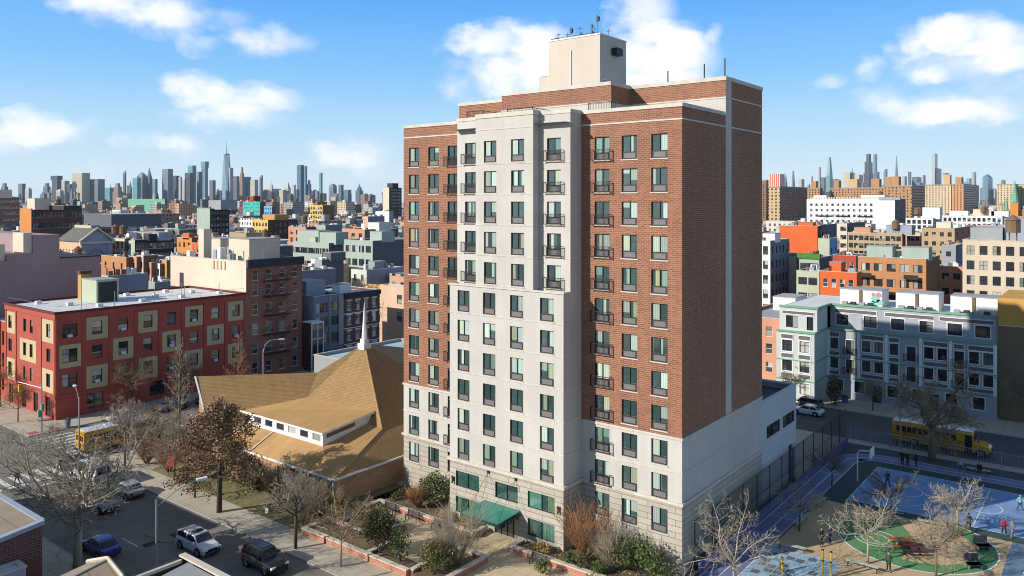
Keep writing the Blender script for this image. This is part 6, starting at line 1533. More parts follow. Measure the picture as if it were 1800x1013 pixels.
LEFT = [(0, 16, 322, 'slate', 'step', 'slate stepped skyline tower at the far left edge'), (32, 45, 323, 'slate', 'flat', ''), (44, 56, 329, 'pale', 'dome', ''), (74, 91, 322, 'slate', 'step', ''), (89, 110, 309, 'dark', 'box', 'dark skyline tower with an overhanging box top'), (103, 122, 318, 'cream', 'flat', ''), (118, 127, 324, 'dark', 'flat', ''),
        (127, 158, 304, 'cream', 'flat', 'broad cream ribbed skyline slab with a dark flank'), (157, 184, 315, 'grey', 'flat', 'wide grey gridded skyline block right of the cream slab'), (184, 200, 330, 'teal', 'flat', ''), (192, 197, 323, 'brown', 'spire', ''), (198, 216, 322, 'brown', 'step', ''), (216, 222, 300, 'slate', 'slant', 'thin dark slant topped skyline tower alone left of the downtown cluster'),
        (214, 232, 326, 'cream', 'step', ''), (226, 232, 318, 'slate', 'pyr', ''), (233, 248, 313, 'teal', 'flat', ''), (241, 258, 303, 'grey', 'dome', 'grey round shouldered skyline tower'), (257, 268, 295, 'slate', 'pyr', 'slate pointed skyline tower beside the round shouldered one'), (268, 277, 315, 'glass', 'flat', ''), (285, 304, 297, 'grey', 'flat', 'grey square shouldered skyline block left of the dark one'), (303, 316, 309, 'dark', 'flat', ''), (314, 320, 311, 'pale', 'flat', ''), (325, 341, 304, 'dark', 'flat', ''), (330, 345, 291, 'teal', 'flat', 'teal glass skyline tower behind a dark block'), (320, 328, 316, 'pale', 'flat', ''),
        (346, 356, 302, 'grey', 'flat', ''), (353, 367, 284, 'glass', 'box', 'tall blue glass skyline tower left of the tallest one'), (368, 379, 317, 'slate', 'flat', ''), (389, 408, 247, 'glass', 'wtc', 'tallest skyline tower of blue glass with a mast'), (392, 400, 313, 'dark', 'flat', ''), (398, 410, 295, 'pale', 'flat', 'silver rippled skyline tower in front of the tallest one'), (410, 421, 310, 'slate', 'flat', ''), (421, 430, 294, 'brown', 'step', 'brown stepped skyline tower with shoulders'), (429, 441, 311, 'glass', 'flat', ''), (440, 454, 316, 'cream', 'flat', ''), (456, 462, 308, 'slate', 'slant', ''),
        (474, 481, 318, 'cream', 'spire', 'cream spired municipal skyline tower'), (463, 494, 332, 'cream', 'flat', ''), (501, 511, 319, 'cream', 'pyr', 'cream pyramid topped skyline tower'), (514, 520, 325, 'pale', 'flat', ''), (522, 534, 290, 'blue', 'flat', 'dark blue glass twin shaft standing apart on the skyline'), (533, 540, 292, 'glass', 'flat', 'pale glass shaft joined to the dark blue one'), (539, 548, 317, 'slate', 'step', ''), (561, 567, 304, 'teal', 'flat', 'slim teal skyline tower standing alone'), (578, 592, 323, 'grey', 'dome', ''), (595, 604, 325, 'slate', 'flat', ''), (604, 614, 336, 'brown', 'flat', ''), (625, 638, 323, 'slate', 'spire', 'slate stepped skyline tower with a short mast'), (537, 552, 343, 'brown', 'flat', ''), (562, 574, 340, 'brown', 'flat', ''), (582, 596, 346, 'cream', 'flat', ''), (606, 618, 340, 'slate', 'flat', ''), (634, 644, 344, 'brown', 'flat', ''), (648, 660, 343, 'brown', 'flat', '')]
RIGHT = [(1378, 1384, 302, 'slate', 'spire', ''), (1391, 1398, 300, 'slate', 'taper', 'slate tapering midtown tower beside the striped tank'), (1403, 1414, 315, 'pale', 'flat', ''), (1425, 1430, 310, 'slate', 'step', ''), (1438, 1443, 294, 'pale', 'flat', 'slim pale skyline slab'), (1451, 1465, 276, 'teal', 'taper', 'teal and copper tapering skyline tower'), (1440, 1456, 312, 'slate', 'flat', ''), (1458, 1475, 315, 'blue', 'flat', ''), (1483, 1503, 303, 'cream', 'flat', 'broad cream skyline block behind a church spire'), (1495, 1501, 293, 'slate', 'spire', 'dark church like spire on the skyline'), (1502, 1517, 307, 'cream', 'flat', ''),
         (1518, 1536, 270, 'dark', 'step', 'massive dark stepped skyline tower'), (1535, 1542, 271, 'glass', 'flat', 'thin glass tower touching the dark stepped one'), (1537, 1546, 302, 'slate', 'flat', ''), (1553, 1560, 297, 'glass', 'slant', 'short glass tower with a slanted top'), (1573, 1579, 274, 'slate', 'needle', 'needle thin curved skyline tower'), (1586, 1594, 310, 'pale', 'flat', ''), (1596, 1602, 302, 'slate', 'flat', ''), (1603, 1620, 311, 'slate', 'flat', ''), (1622, 1627, 308, 'slate', 'flat', ''), (1638, 1648, 270, 'pale', 'flat', 'tall thin white gridded skyline tower'), (1640, 1655, 296, 'dark', 'flat', 'dark glass block in front of the thin white tower'), (1658, 1668, 304, 'grey', 'box', ''), (1690, 1695, 305, 'slate', 'spire', ''), (1693, 1714, 313, 'glass', 'step', ''), (1708, 1716, 302, 'pale', 'flat', ''), (1727, 1745, 306, 'glass', 'dome', 'stout glass tower with rounded corners standing apart'), (1755, 1772, 316, 'slate', 'step', '')]
for lst, side_, t in ((LEFT, 'left hand', 6550), (RIGHT, 'right hand', 7200)):
    for k in range(48 if t < 7000 else 40):
        c = rc.uniform(0, 690) if t < 7000 else rc.uniform(1348, 1800); w = rc.uniform(6, 14)
        lst.append((c, c + w, rc.uniform(331, 346) if t < 7000 else rc.uniform(320, 338), rc.choice(('slate', 'grey', 'brown', 'pale', 'slate', 'cream', 'blue', 'dark')), rc.choice(('flat', 'flat', 'step', 'box', 'slant', 'dome')), ''))
    lst.sort(key=lambda q: q[0]); counts = {}
    for k, (x0, x1, yt, col, style, lab) in enumerate(lst):
        if not lab:
            key = (col, style); counts[key] = counts.get(key, 0) + 1
            lab = f"{KN[col]} {SN[style]} lesser tower, {ordinal(counts[key])} of its sort along the {side_} skyline"
        sky_tower(x0, x1, yt, col, style, lab, t * rc.uniform(.93, 1.07) if lab.find('lesser') > 0 else t, side_ + ' skyline towers')
# ridge of land the skyline stands behind
# ------------------------------------------------------------------ vegetation
M['bark_pale'] = plain('pale plane bark', (.40, .35, .26), .9, .35, 2)
M['bark_brown'] = plain('brown bark', (.17, .13, .09), .9, .3, 2)
M['bark_dark'] = plain('dark bark', (.085, .07, .055), .9, .3, 2)
M['twig'] = plain('pale twig', (.30, .25, .18), .9, .2, 2)
M['twig_brown'] = plain('brown twig', (.25, .165, .09), .9, .2, 2)
M['twig_red'] = plain('rust twig', (.30, .15, .065), .9, .2, 2)
M['leaf'] = vcolmat('leaf', .75, False, 0)

def unit(v):
    v = Vector(v); return v.normalized() if v.length else v

class Tree:
    def __init__(s, seed): s.r = random.Random(seed); s.a, s.b, s.tips = MB(), MB(), []
    def limb(s, p, d, L, r0, r1, lvl, maxlvl, kids, up=.15, wig=.28, ratio=.55, spread=.9, minr=.011, start=.25):
        rr = s.r; n = max(3, int(3 + L * (1.1 if lvl < 2 else 1.2))); n = min(n, 8) if lvl < 3 else 3; wig_ = wig * (1 if lvl < 2 else .62)
        p = Vector(p); d = unit(d); pts, rad = [p.copy()], [r0]; ds = [d]
        for i in range(n):
            d = unit(d + Vector((rr.gauss(0, wig_), rr.gauss(0, wig_), rr.gauss(0, wig_) + up * (i + 1) / n)))
            p = p + d * (L / n); pts.append(p.copy()); ds.append(d); rad.append(max(minr, r0 + (r1 - r0) * (i + 1) / n))
        (s.a if lvl < 2 else s.b).tube(pts, rad, 7 if lvl == 0 else (5 if lvl == 1 else (4 if lvl == 2 else 3)), 0, lvl < 2)
        if lvl >= maxlvl: s.tips.append(p); s.tips.append(pts[n // 2]); return
        k = kids[lvl] if lvl < len(kids) else 3
        for j in range(k):
            t = start + (1 - start) * (j + rr.random() * .8) / k; t = min(t, .999)
            i = min(int(t * n), n - 1); q = pts[i].lerp(pts[i + 1], t * n - i)
            az_ = rr.random() * 6.283; dd = ds[i + 1]; a = dd.cross(Vector((.3, .2, .9))).normalized(); b = dd.cross(a)
            sd = a * math.cos(az_) + b * math.sin(az_); cd_ = unit(dd * (1 - spread * .5) + sd * spread)
            rc_ = (rad[i] * .62)
            s.limb(q, cd_, L * ratio * rr.uniform(.7, 1.2) * (1.15 - .5 * t), rc_, max(minr, rc_ * .35), lvl + 1, maxlvl, kids, up, wig, ratio, spread, minr, .2)

def leaves(mb, pts, n, size, pal, jit, r, flat=.0):
    for _ in range(n):
        p = Vector(r.choice(pts)) + Vector((r.gauss(0, jit), r.gauss(0, jit), r.gauss(0, jit * .8)))
        a = unit((r.gauss(0, 1), r.gauss(0, 1), r.gauss(0, 1) * (1 - flat))); b = unit(a.cross(Vector((r.gauss(0, 1), r.gauss(0, 1), r.gauss(0, 1)))))
        s = size * r.uniform(.6, 1.3); c = r.choice(pal); k = r.uniform(.75, 1.25); mb.col = tuple(q * k for q in c)
        mb.face([tuple(p - a * s * .5), tuple(p + b * s * .32), tuple(p + a * s * .5), tuple(p - b * s * .32)])

def tree(name, label, loc, seed, style, h, spread_m, bark='bark_brown', twig='twig_brown', group=None, leaf=None, rz=0.0):
    t = thing(name, label, 'tree' if 'shrub' not in name else 'shrub', loc, rz, group)
    T = Tree(seed); r = T.r
    if style == 'plane':      # short bole, a few heavy crooked limbs, knuckled twigs
        hb = h * .30; T.a.tube([(0, 0, -.05), (.05, 0, hb * .5), (0, .08, hb)], [h * .032, h * .025, h * .023], 8)
        k = 6
        for i in range(k):
            a = 6.283 * i / k + r.uniform(-.3, .3); e = r.uniform(.2, .85)
            T.limb((0, .08, hb * r.uniform(.82, 1.0)), (math.cos(a) * math.cos(e), math.sin(a) * math.cos(e), math.sin(e)), spread_m * r.uniform(.75, 1.1), h * .016, .035, 1, 4, [0, 10, 8, 6], .09, .25, .47, .9, .015)
        T.limb((0, .08, hb * .9), (.1, .05, 1), h * .6, h * .018, .04, 1, 4, [0, 9, 7, 6], .1, .22, .45, .9, .015)
    elif style == 'pollard':  # slim bole, flat open head of pale crooked branches
        hb = h * .48; T.a.tube([(0, 0, -.05), (.04, .02, hb * .6), (0, 0, hb)], [h * .022, h * .016, h * .015], 7)
        k = 8
        for i in range(k):
            a = 6.283 * i / k + r.uniform(-.3, .3); e = r.uniform(.25, .85)
            T.limb((0, 0, hb * r.uniform(.85, 1.02)), (math.cos(a) * math.cos(e), math.sin(a) * math.cos(e), math.sin(e)), spread_m * r.uniform(.75, 1.15), h * .011, .02, 1, 4, [0, 9, 5, 3], .10, .22, .5, .85, .0115)
    elif style == 'cone':
        T.a.tube([(0, 0, -.05), (0, 0, h * .5), (0, 0, h)], [h * .016, h * .01, .02], 7)
        for i in range(46):
            f = .16 + .82 * i / 46; a = i * 2.4 + r.random() * .4; e = .45 + .5 * f
            T.limb((0, 0, h * f), (math.cos(a) * math.cos(e), math.sin(a) * math.cos(e), math.sin(e)), spread_m * (1.12 - f) * r.uniform(.8, 1.1) + .3, .035, .014, 2, 3, [0, 0, 11], .12, .1, .4, .8, .012)
    elif style == 'oak':
        hb = h * .34; T.a.tube([(0, 0, -.05), (.03, .05, hb), (0, .05, h * .72)], [h * .026, h * .021, h * .009], 8)
        for i in range(17):
            f = .32 + .5 * i / 17; a = i * 2.4 + r.uniform(-.3, .3); e = -.1 + .95 * (f - .3) / .5
            T.limb((0, .04, h * f), (math.cos(a) * math.cos(e), math.sin(a) * math.cos(e), math.sin(e)), spread_m * r.uniform(.75, 1.05) * (1.15 - .5 * (f - .3) / .5), h * .009, .02, 1, 3, [0, 9, 6], .1, .2, .45, .9, .015)
    elif style == 'round':    # ordinary leafless street tree
        hb = h * .3; T.a.tube([(0, 0, -.05), (.03, 0, hb), (0, .03, h * .55)], [h * .02, h * .016, h * .011], 7)
        for i in range(11):
            f = .3 + .28 * i / 11; a = i * 2.4 + r.uniform(-.3, .3); e = .4 + .6 * r.random()
            T.limb((0, .02, h * f), (math.cos(a) * math.cos(e), math.sin(a) * math.cos(e), math.sin(e)), spread_m * r.uniform(.8, 1.1), h * .008, .02, 1, 4 if h < 10 else 3, [0, 8, 5, 3], .16, .2, .5, .85, .0125)
    elif style == 'vase':
        for i in range(64):
            a = r.random() * 6.283; q = r.random() ** .6; e = 1.5 - .55 * q
            T.limb((.16 * math.cos(a), .16 * math.sin(a), 0), (math.cos(a) * math.cos(e), math.sin(a) * math.cos(e), math.sin(e)), h * r.uniform(.8, 1.02), .028, .012, 2, 3, [0, 0, 10], .03, .07, .38, .5, .01, )
        for k in range(5): a = k * 1.26; T.a.tube([(.1 * math.cos(a), .1 * math.sin(a), -.02), (.16 * math.cos(a), .16 * math.sin(a), .4)], [.05, .03], 5)
    T.a.build('trunk', [M[bark]], t, local=True, smooth=True)
    if T.b.f: T.b.build('branches', [M[twig]], t, local=True)
    if leaf:
        n, size, pal = leaf; L = MB(); leaves(L, T.tips, n, size, pal, .28, r); L.build('foliage', [M['leaf']], t, local=True, vcol=True)
    return t

GREENS = [(.06, .10, .025), (.09, .135, .03), (.04, .065, .02), (.125, .155, .04), (.10, .09, .03)]
YELLOWS = [(.36, .27, .04), (.44, .33, .05), (.28, .20, .05)]
STRAW = [(.42, .29, .12), (.34, .22, .09), (.48, .35, .17)]
RUSTG = [(.12, .075, .03), (.09, .08, .03), (.16, .09, .035), (.07, .09, .03)]
BROWN = [(.22, .12, .055), (.29, .17, .085), (.15, .085, .045), (.34, .22, .12), (.20, .11, .06)]
def shrub(name, label, loc, seed, rx, ry, rz_, n, size, pal, group=None, stems=True, lumps=6, box=False, cat='shrub'):
    t = thing(name, label, cat, loc, 0, group)
    r = random.Random(seed); L = MB(); pts = []
    for k in range(lumps):
        if box: c = Vector((r.uniform(-rx, rx) * .85, r.uniform(-ry, ry) * .8, r.uniform(.3, .85) * rz_)); s = min(ry, rz_ * .5) * r.uniform(.6, .8)
        else:
            a = 6.283 * k / lumps; c = Vector((math.cos(a) * rx * .5 * (k > 0), math.sin(a) * ry * .5 * (k > 0), rz_ * r.uniform(.4, .62) + (.16 * rz_ if k == 0 else 0))); s = min(rx, ry) * r.uniform(.52, .72)
        for i in range(n // lumps):
            d = unit((r.gauss(0, 1), r.gauss(0, 1), r.gauss(0, 1))); q = c + Vector((d.x * s * (rx / min(rx, ry)) ** .5, d.y * s * (ry / min(rx, ry)) ** .5, d.z * max(s, rz_ * .38))) * (r.random() ** .35)
            if q.z > .03: pts.append(q)
    for p in pts: leaves(L, [p], 1, size, pal, .03, r)
    L.build('foliage', [M['leaf']], t, local=True, vcol=True)
    if stems:
        b = MB()
        for k in range(7): a = k * .9; b.tube([(.06 * math.cos(a), .06 * math.sin(a), -.02), (rx * .4 * math.cos(a), ry * .4 * math.sin(a), rz_ * .6)], [.035, .012], 4)
        b.build('stems', [M['bark_dark']], t, local=True)
    return t

def g3(px, py, z=.12):
    x, y = G(px, py, z); return (x, y, z)

tree('plane_tree', 'big leafless plane tree with pale crooked limbs over the shaded street', (-70.8, 30.2, .12), 5, 'plane', 12.5, 9.4, 'bark_pale', 'twig')
tree('oak_tree', 'oak still holding brown winter leaves on the pavement by the church', (-72.2, 44.4, .12), 8, 'oak', 11.2, 4.6, 'bark_dark', 'twig_brown', leaf=(11000, .24, BROWN))
tree('larch_tree', 'tall thin leafless conical tree between the church and the red loft', (-100.6, 56.0, .12), 4, 'cone', 12.8, 3.4, 'bark_brown', 'twig')
tree('larch_tree', 'rusty conical leafless tree behind the left wing of the church', (-98.4, 63.5, .12), 14, 'cone', 12.6, 3.6, 'bark_brown', 'twig_red')
tree('street_tree', 'dark spreading leafless tree against the shaded red loft wall', (-116.8, 57.5, .12), 21, 'round', 8.8, 4.0, 'bark_dark', 'twig_brown')
tree('street_tree', 'small leafless tree beside the first spreading one by the red loft', (-116.9, 66, .12), 23, 'round', 7.6, 3.2, 'bark_dark', 'twig_brown')
tree('street_tree', 'leafless tree by the orange annex at the left edge', (-134, 45.4, .12), 25, 'round', 8.2, 3.6, 'bark_brown', 'twig_red')
tree('street_tree', 'leafless bushy tree on the far pavement corner near the yellow signal', (-124.5, 45.0, .12), 27, 'round', 5.2, 2.6, 'bark_brown', 'twig_red')
tree('street_tree', 'thin leafless tree on the pavement between the school bus and the oak', (-93.5, 45.2, .12), 29, 'round', 8.0, 3.8, 'bark_brown', 'twig')
tree('street_tree', 'pale leafless tree on the church lawn beside the oak', (-84.5, 46.4, .12), 31, 'round', 7.4, 3.6, 'bark_brown', 'twig')
tree('street_tree', 'dark leafless tree standing at the kerb behind the black jeep', (-59.2, 44.0, .12), 33, 'round', 8.4, 3.1, 'bark_dark', 'twig')
tree('street_tree', 'pale trunked leafless tree on the pavement before the plaza planters', (-53.2, 44.2, .12), 35, 'round', 6.2, 3.3, 'bark_pale', 'twig_brown')
tree('street_tree', 'fine twigged leafless tree in the middle plaza planter', (-45.2, 50.2, .4), 37, 'vase', 5.0, 2.2, 'bark_brown', 'twig')
tree('street_tree', 'short leafless tree between the church corner and the first planter', (-62.6, 47.6, .12), 39, 'vase', 4.6, 2.2, 'bark_brown', 'twig')
tree('ornamental_shrub', 'tall rust coloured vase shaped shrub beside the tower centre block', (-36.9, 57.6, .4), 41, 'vase', 4.8, 2.0, 'bark_brown', 'twig_red')
tree('ornamental_shrub', 'grey leafless vase shaped shrub between the rust one and the hedge', (-34.2, 57.4, .4), 43, 'vase', 3.6, 1.5, 'bark_brown', 'twig')
tree('pollard_tree', 'wide pale pollard tree in the foreground below the tower corner', (-24.6, 60.0, .12), 45, 'pollard', 5.6, 5.0, 'bark_pale', 'twig')
tree('plane_tree', 'large grey plane tree behind the picket fence in front of the school bus', (-18.6, 106.2, .12), 47, 'plane', 15.0, 7.6, 'bark_brown', 'twig_brown')
tree('plane_tree', 'dim leafless plane tree by the brown block at the right edge', (-8.0, 126.5, .12), 49, 'plane', 13.0, 6.2, 'bark_dark', 'twig_brown')
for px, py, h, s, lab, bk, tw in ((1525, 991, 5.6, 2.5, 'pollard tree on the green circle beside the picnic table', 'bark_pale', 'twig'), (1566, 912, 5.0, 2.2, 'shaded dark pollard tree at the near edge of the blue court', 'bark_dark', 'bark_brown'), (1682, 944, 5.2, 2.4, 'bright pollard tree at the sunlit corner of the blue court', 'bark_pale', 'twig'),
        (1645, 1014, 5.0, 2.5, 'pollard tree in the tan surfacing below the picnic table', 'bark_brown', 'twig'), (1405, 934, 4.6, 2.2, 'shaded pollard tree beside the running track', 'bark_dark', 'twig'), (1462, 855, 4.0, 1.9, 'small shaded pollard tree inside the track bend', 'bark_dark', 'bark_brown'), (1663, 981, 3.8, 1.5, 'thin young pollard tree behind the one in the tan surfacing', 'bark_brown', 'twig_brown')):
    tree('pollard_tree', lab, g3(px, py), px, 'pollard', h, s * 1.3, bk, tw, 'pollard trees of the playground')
tree('street_tree', 'bright leafless tree before the pale wing of the panelled terrace', (-41.4, 122.6 + 2.2, .12), 61, 'round', 6.0, 2.4, 'bark_brown', 'twig')
tree('street_tree', 'leafless pavement tree in front of the terrace doors', (-30.0, 126.2, .12), 63, 'round', 5.0, 2.2, 'bark_dark', 'twig_brown')
shrub('magnolia_tree', 'dark evergreen tree in the recessed corner of the panelled terrace', (-35.4, 126.0, .12), 65, 1.3, 1.3, 4.6, 900, .32, RUSTG, cat='tree')
# plaza shrubs
shrub('evergreen_shrub', 'large round evergreen at the foot of the tower left wing', (-55.8, 58.6, .45), 71, 2.2, 1.5, 3.4, 2600, .22, GREENS)
tree('ornamental_shrub', 'pinkish leafless shrub in front of the large round evergreen', (-56.6, 57.0, .45), 72, 'vase', 2.3, 1.2, 'bark_brown', 'twig_red')
shrub('evergreen_shrub', 'dark bulky evergreen in the street side planter', (-52.0, 47.6, .45), 73, 2.1, 1.4, 4.2, 3800, .22, GREENS + RUSTG)
shrub('evergreen_shrub', 'narrow upright evergreen beside the bulky one in the street side planter', (-49.4, 47.5, .45), 74, 1.0, .95, 3.4, 1300, .18, GREENS)
shrub('evergreen_shrub', 'broad mottled evergreen filling the middle plaza planter', (-45.6, 48.2, .45), 75, 1.5, 1.7, 2.6, 2600, .19, GREENS + RUSTG + YELLOWS[:1])
shrub('evergreen_shrub', 'pair of low olive bushes in the square planter', (-56.4, 51.2, .45), 76, 1.2, .9, 1.3, 900, .17, GREENS + YELLOWS[:1])
shrub('evergreen_shrub', 'low yellowish bush at the corner of the square planter', (-59.0, 51.6, .45), 77, .9, .8, 1.0, 600, .16, GREENS + YELLOWS)
for i, (x, lab, pal) in enumerate(((-52.6, 'straw coloured ornamental grass tuft behind the benches', STRAW), (-51.5, 'second straw coloured grass tuft, nearer the canopy', STRAW), (-49.9, 'yellow leaved round bush left of the canopy', YELLOWS), (-49.0, 'yellow leaved round bush right beside the canopy', YELLOWS))):
    shrub('round_bush', lab, (x, 56.6, .45), 80 + i, .55, .5, .95, 520, .13, pal, 'round bushes before the lobby window')
for i, (x, y, lab) in enumerate(((-60.3, 58.2, 'small dark ball bush by the church wall'), (-59.4, 58.9, 'small dark ball bush nearer the tower wall'), (-59.9, 57.0, 'low dark bush behind the first bench'))):
    shrub('ball_bush', lab, (x, y, .45), 90 + i, .55, .55, .8, 420, .14, RUSTG + GREENS[:2])
shrub('grass_clump', 'dry straw grass bed under the right lobby window', (-40.6, 56.5, .45), 95, 1.3, .55, .8, 700, .16, STRAW + YELLOWS)
shrub('evergreen_hedge', 'thick green hedge along the tower right wing', (-31.4, 57.7, .4), 96, 2.9, 1.1, 2.9, 5200, .19, GREENS + [(.12, .16, .04)], lumps=16, box=True, cat='hedge')
for i, (x, y, rx, h, lab, pal) in enumerate(((-37.6, 56.2, .7, 1.3, 'low green bush at the end of the bench planter', GREENS), (-36.2, 56.0, .9, 1.5, 'grey green bush in front of the rust shrub', GREENS + RUSTG), (-34.6, 56.1, .8, 1.3, 'ragged green bush left of the hedge', GREENS), (-38.6, 53.6, .8, 1.1, 'olive bush on the plaza side of the bench planter', GREENS + YELLOWS[:1]), (-34, 54.0, 1.0, 1.0, 'dry brown bush on the slope below the hedge', STRAW + RUSTG), (-30.8, 54.4, 1.0, 1.1, 'dull bush near the foreground pollard tree', RUSTG))):
    shrub('garden_bush', lab, (x, y, .3), 100 + i, rx, .7, h, 620, .16, pal)
for i, (x, y, rx, h, lab, pal) in enumerate(((-80.6, 50.8, 1.5, 2.6, 'dark evergreen bush against the church front wall', GREENS), (-77.6, 50.6, 1.6, 2.4, 'green bush along the church front wall', GREENS), (-74.6, 50.4, 1.4, 2.0, 'shorter green bush along the church front wall', GREENS + RUSTG), (-66.2, 50.4, 1.5, 1.7, 'reddish evergreen bush near the church corner', RUSTG), (-64.4, 49.2, 1.4, 1.9, 'dark bush at the church corner by the blue bag', RUSTG + GREENS), (-62.6, 50.8, 1.1, 1.3, 'lime green low bush by the planter end', GREENS + YELLOWS), (-70.4, 50.6, 1.2, 1.5, 'brown leafless clump below the church gutter', RUSTG + BROWN))):
    shrub('church_bush', lab, (x, y, .12), 120 + i, rx * 1.35, 1.5, h * 1.25, 2000, .22, pal)
for i, (x, y, lab) in enumerate(((-72.2, 50.9, 'pale leafless shrub below the middle of the church wall'), (-68.6, 50.6, 'pale leafless shrub near the church corner'), (-87.6, 47.4, 'russet leafless shrub on the pavement beside the school bus'), (-90.8, 49.6, 'russet leafless shrub at the street corner of the church lawn'), (-97.4, 49.4, 'low russet thicket beside the parked school bus'))):
    tree('leafless_shrub', lab, (x, y, .12), 130 + i, 'vase', 3.0 if i < 2 else 3.2, 1.5, 'bark_brown', 'twig' if i < 2 else 'twig_red')
for i, (x, y, st_, h, sp, tw, lab) in enumerate(((-93.6, 49.8, 'round', 6.6, 3.2, 'twig_brown', 'brown leafless tree rising behind the red banner'), (-89.4, 50.6, 'round', 5.8, 2.8, 'twig', 'pale leafless tree at the end of the church lawn'), (-95.6, 46.6, 'round', 7.2, 3.4, 'twig', 'pale leafless tree at the kerb corner beside the crossing'), (-77.8, 45.0, 'round', 6.4, 3.0, 'twig_brown', 'brown leafless tree between the oak and the pale lawn tree'))):
    tree('street_tree', lab, (x, y, .12), 150 + i, st_, h, sp, 'bark_brown', tw)
for i, (x, y, lab) in enumerate(((-92.2, 47.2, 'russet thicket left of the red banner'), (-88.6, 51.2, 'russet thicket against the prow of the church'), (-82.6, 48.6, 'tan leafless shrub right of the oak lawn'))):
    tree('leafless_shrub', lab, (x, y, .12), 160 + i, 'vase', 2.8, 1.5, 'bark_brown', 'twig_red' if i < 2 else 'twig')
# dry litter and leaf scatter in the beds
lt = MB(); rl_ = random.Random(3)
for _ in range(2600):
    x, y = rl_.choice(((rl_.uniform(-62, -48.4), rl_.uniform(56, 60.2)), (rl_.uniform(-43, -29.8), rl_.uniform(55.8, 59.5)), (rl_.uniform(-89, -62.5), rl_.uniform(46.6, 52))))
    leaves(lt, [(x, y, .47 if x > -62 else .15)], 1, .16, STRAW + BROWN + GREENS[:1], .01, rl_, .9)
tag(lt.build('leaf_litter', [M['leaf']], vcol=True), 'dry leaf litter scattered over the planted beds and church lawn', 'leaf litter', kind='stuff')
# leafless trees among the farther blocks: three shapes, copied
protos = []
for i, (h, s, tw) in enumerate(((11, 4.2, 'twig_brown'), (9, 3.6, 'bark_brown'), (13, 4.6, 'twig_brown'))):
    protos.append(tree('city_tree', 'leafless brown tree rising among the city blocks', (-170, 120 + i * 6, 0), 200 + i, 'round', h, s, 'bark_dark', tw, 'leafless trees among the city blocks'))
spots = [AT(px, t) for px, t in ((228, 198), (212, 230), (236, 236), (14, 300), (4, 330), (24, 360), (40, 345), (265, 470), (250, 480), (281, 500), (300, 455), (380, 430), (415, 405), (655, 400), (668, 430), (690, 395), (640, 250), (625, 198), (655, 200), (610, 190), (540, 420), (530, 440), (120, 420), (90, 520), (160, 600), (330, 560), (590, 520), (486, 330), (240, 172), (205, 172), (560, 178), (1480, 300), (1512, 560), (1640, 620), (1660, 640), (1690, 640), (1730, 620), (1760, 640), (1380, 330), (1620, 650), (1600, 250), (1406, 240), (688, 176), (700, 185), (672, 178), (60, 420), (75, 440), (20, 380), (8, 345), (110, 480), (140, 500), (350, 480), (360, 500), (436, 520), (455, 540), (520, 560), (600, 430), (615, 445), (630, 400), (690, 300), (1452, 360), (1470, 250), (1530, 420), (1545, 440), (1600, 470), (1700, 520), (1745, 500), (1790, 470), (1640, 340), (1360, 420))]
for i, (x, y) in enumerate(spots):
    o_ = protos[i % 3] if i < 3 else copy_tree(protos[i % 3])
    o_.location = (x, y, 0); o_.rotation_euler = (0, 0, i * 1.7); k = .8 + .5 * ((i * 37) % 10) / 10; o_.scale = (k, k, k)
TMP = bpy.data.scenes.new('tmp_build')
def baked(o):
    """mesh of an object with its modifiers applied, evaluated in a small scene of its own"""
    TMP.collection.objects.link(o); vl = TMP.view_layers[0]; vl.update()
    me = bpy.data.meshes.new_from_object(o.evaluated_get(vl.depsgraph)); bpy.data.objects.remove(o)
    me.materials.clear(); return me
# ------------------------------------------------------------------ vehicles
def paint(name, c): M[name] = plain(name + ' car paint', c, .28, .04, 1, spec=.5, coat=.6); return name
for n, c in (('car_white', (.70, .70, .69)), ('car_black', (.012, .012, .014)), ('car_blue', (.02, .05, .32)), ('car_silver', (.34, .36, .40)), ('car_grey', (.10, .105, .115)), ('car_red', (.30, .02, .02)), ('bus_yellow', (.62, .29, .012)), ('van_white', (.62, .63, .63))): paint(n, c)
M['tyre'] = plain('tyre rubber', (.018, .018, .018), .9, 0); M['rim'] = plain('alloy rim', (.35, .35, .36), .35, 0, metal=.8)
M['car_glass'] = plain('car glass', (.012, .015, .018), .05, 0, spec=.8); M['lamp_white'] = plain('headlamp lens', (.75, .77, .8), .15, 0, spec=.7); M['lamp_red'] = plain('tail lamp lens', (.4, .01, .01), .2, 0); M['plastic'] = plain('black trim', (.02, .02, .022), .6, 0)
WHEEL = {}
def wheel(parent, x, y, r, w, side):
    if (r, w) not in WHEEL:
        b = MB(); n = 18; prof = [(r * .62, -w / 2), (r * .95, -w / 2), (r, -w * .3), (r, w * .3), (r * .95, w / 2), (r * .62, w / 2)]
        for i in range(n):
            a0, a1 = 6.2832 * i / n, 6.2832 * (i + 1) / n
            for (p, q) in zip(prof[:-1], prof[1:]): b.face([(p[0] * math.cos(a0), p[1], p[0] * math.sin(a0)), (p[0] * math.cos(a1), p[1], p[0] * math.sin(a1)), (q[0] * math.cos(a1), q[1], q[0] * math.sin(a1)), (q[0] * math.cos(a0), q[1], q[0] * math.sin(a0))])
        c = MB(); ro = r * .62
        for s in (-1, 1):
            c.face([(ro * math.cos(6.2832 * i / n), s * w * .3, ro * math.sin(6.2832 * i / n)) for i in (range(n) if s < 0 else reversed(range(n)))])
            for k in range(5): a = 6.2832 * k / 5; c.tube([(0, s * w * .42, 0), (ro * math.cos(a), s * w * .36, ro * math.sin(a))], r * .09, 4)
        WHEEL[(r, w)] = (b.mesh('tyre', [M['tyre']]), c.mesh('rim', [M['rim']]))
    me, rim = WHEEL[(r, w)]
    o = link('wheel', me, parent, (x, y, r)); link('rim', rim, o)

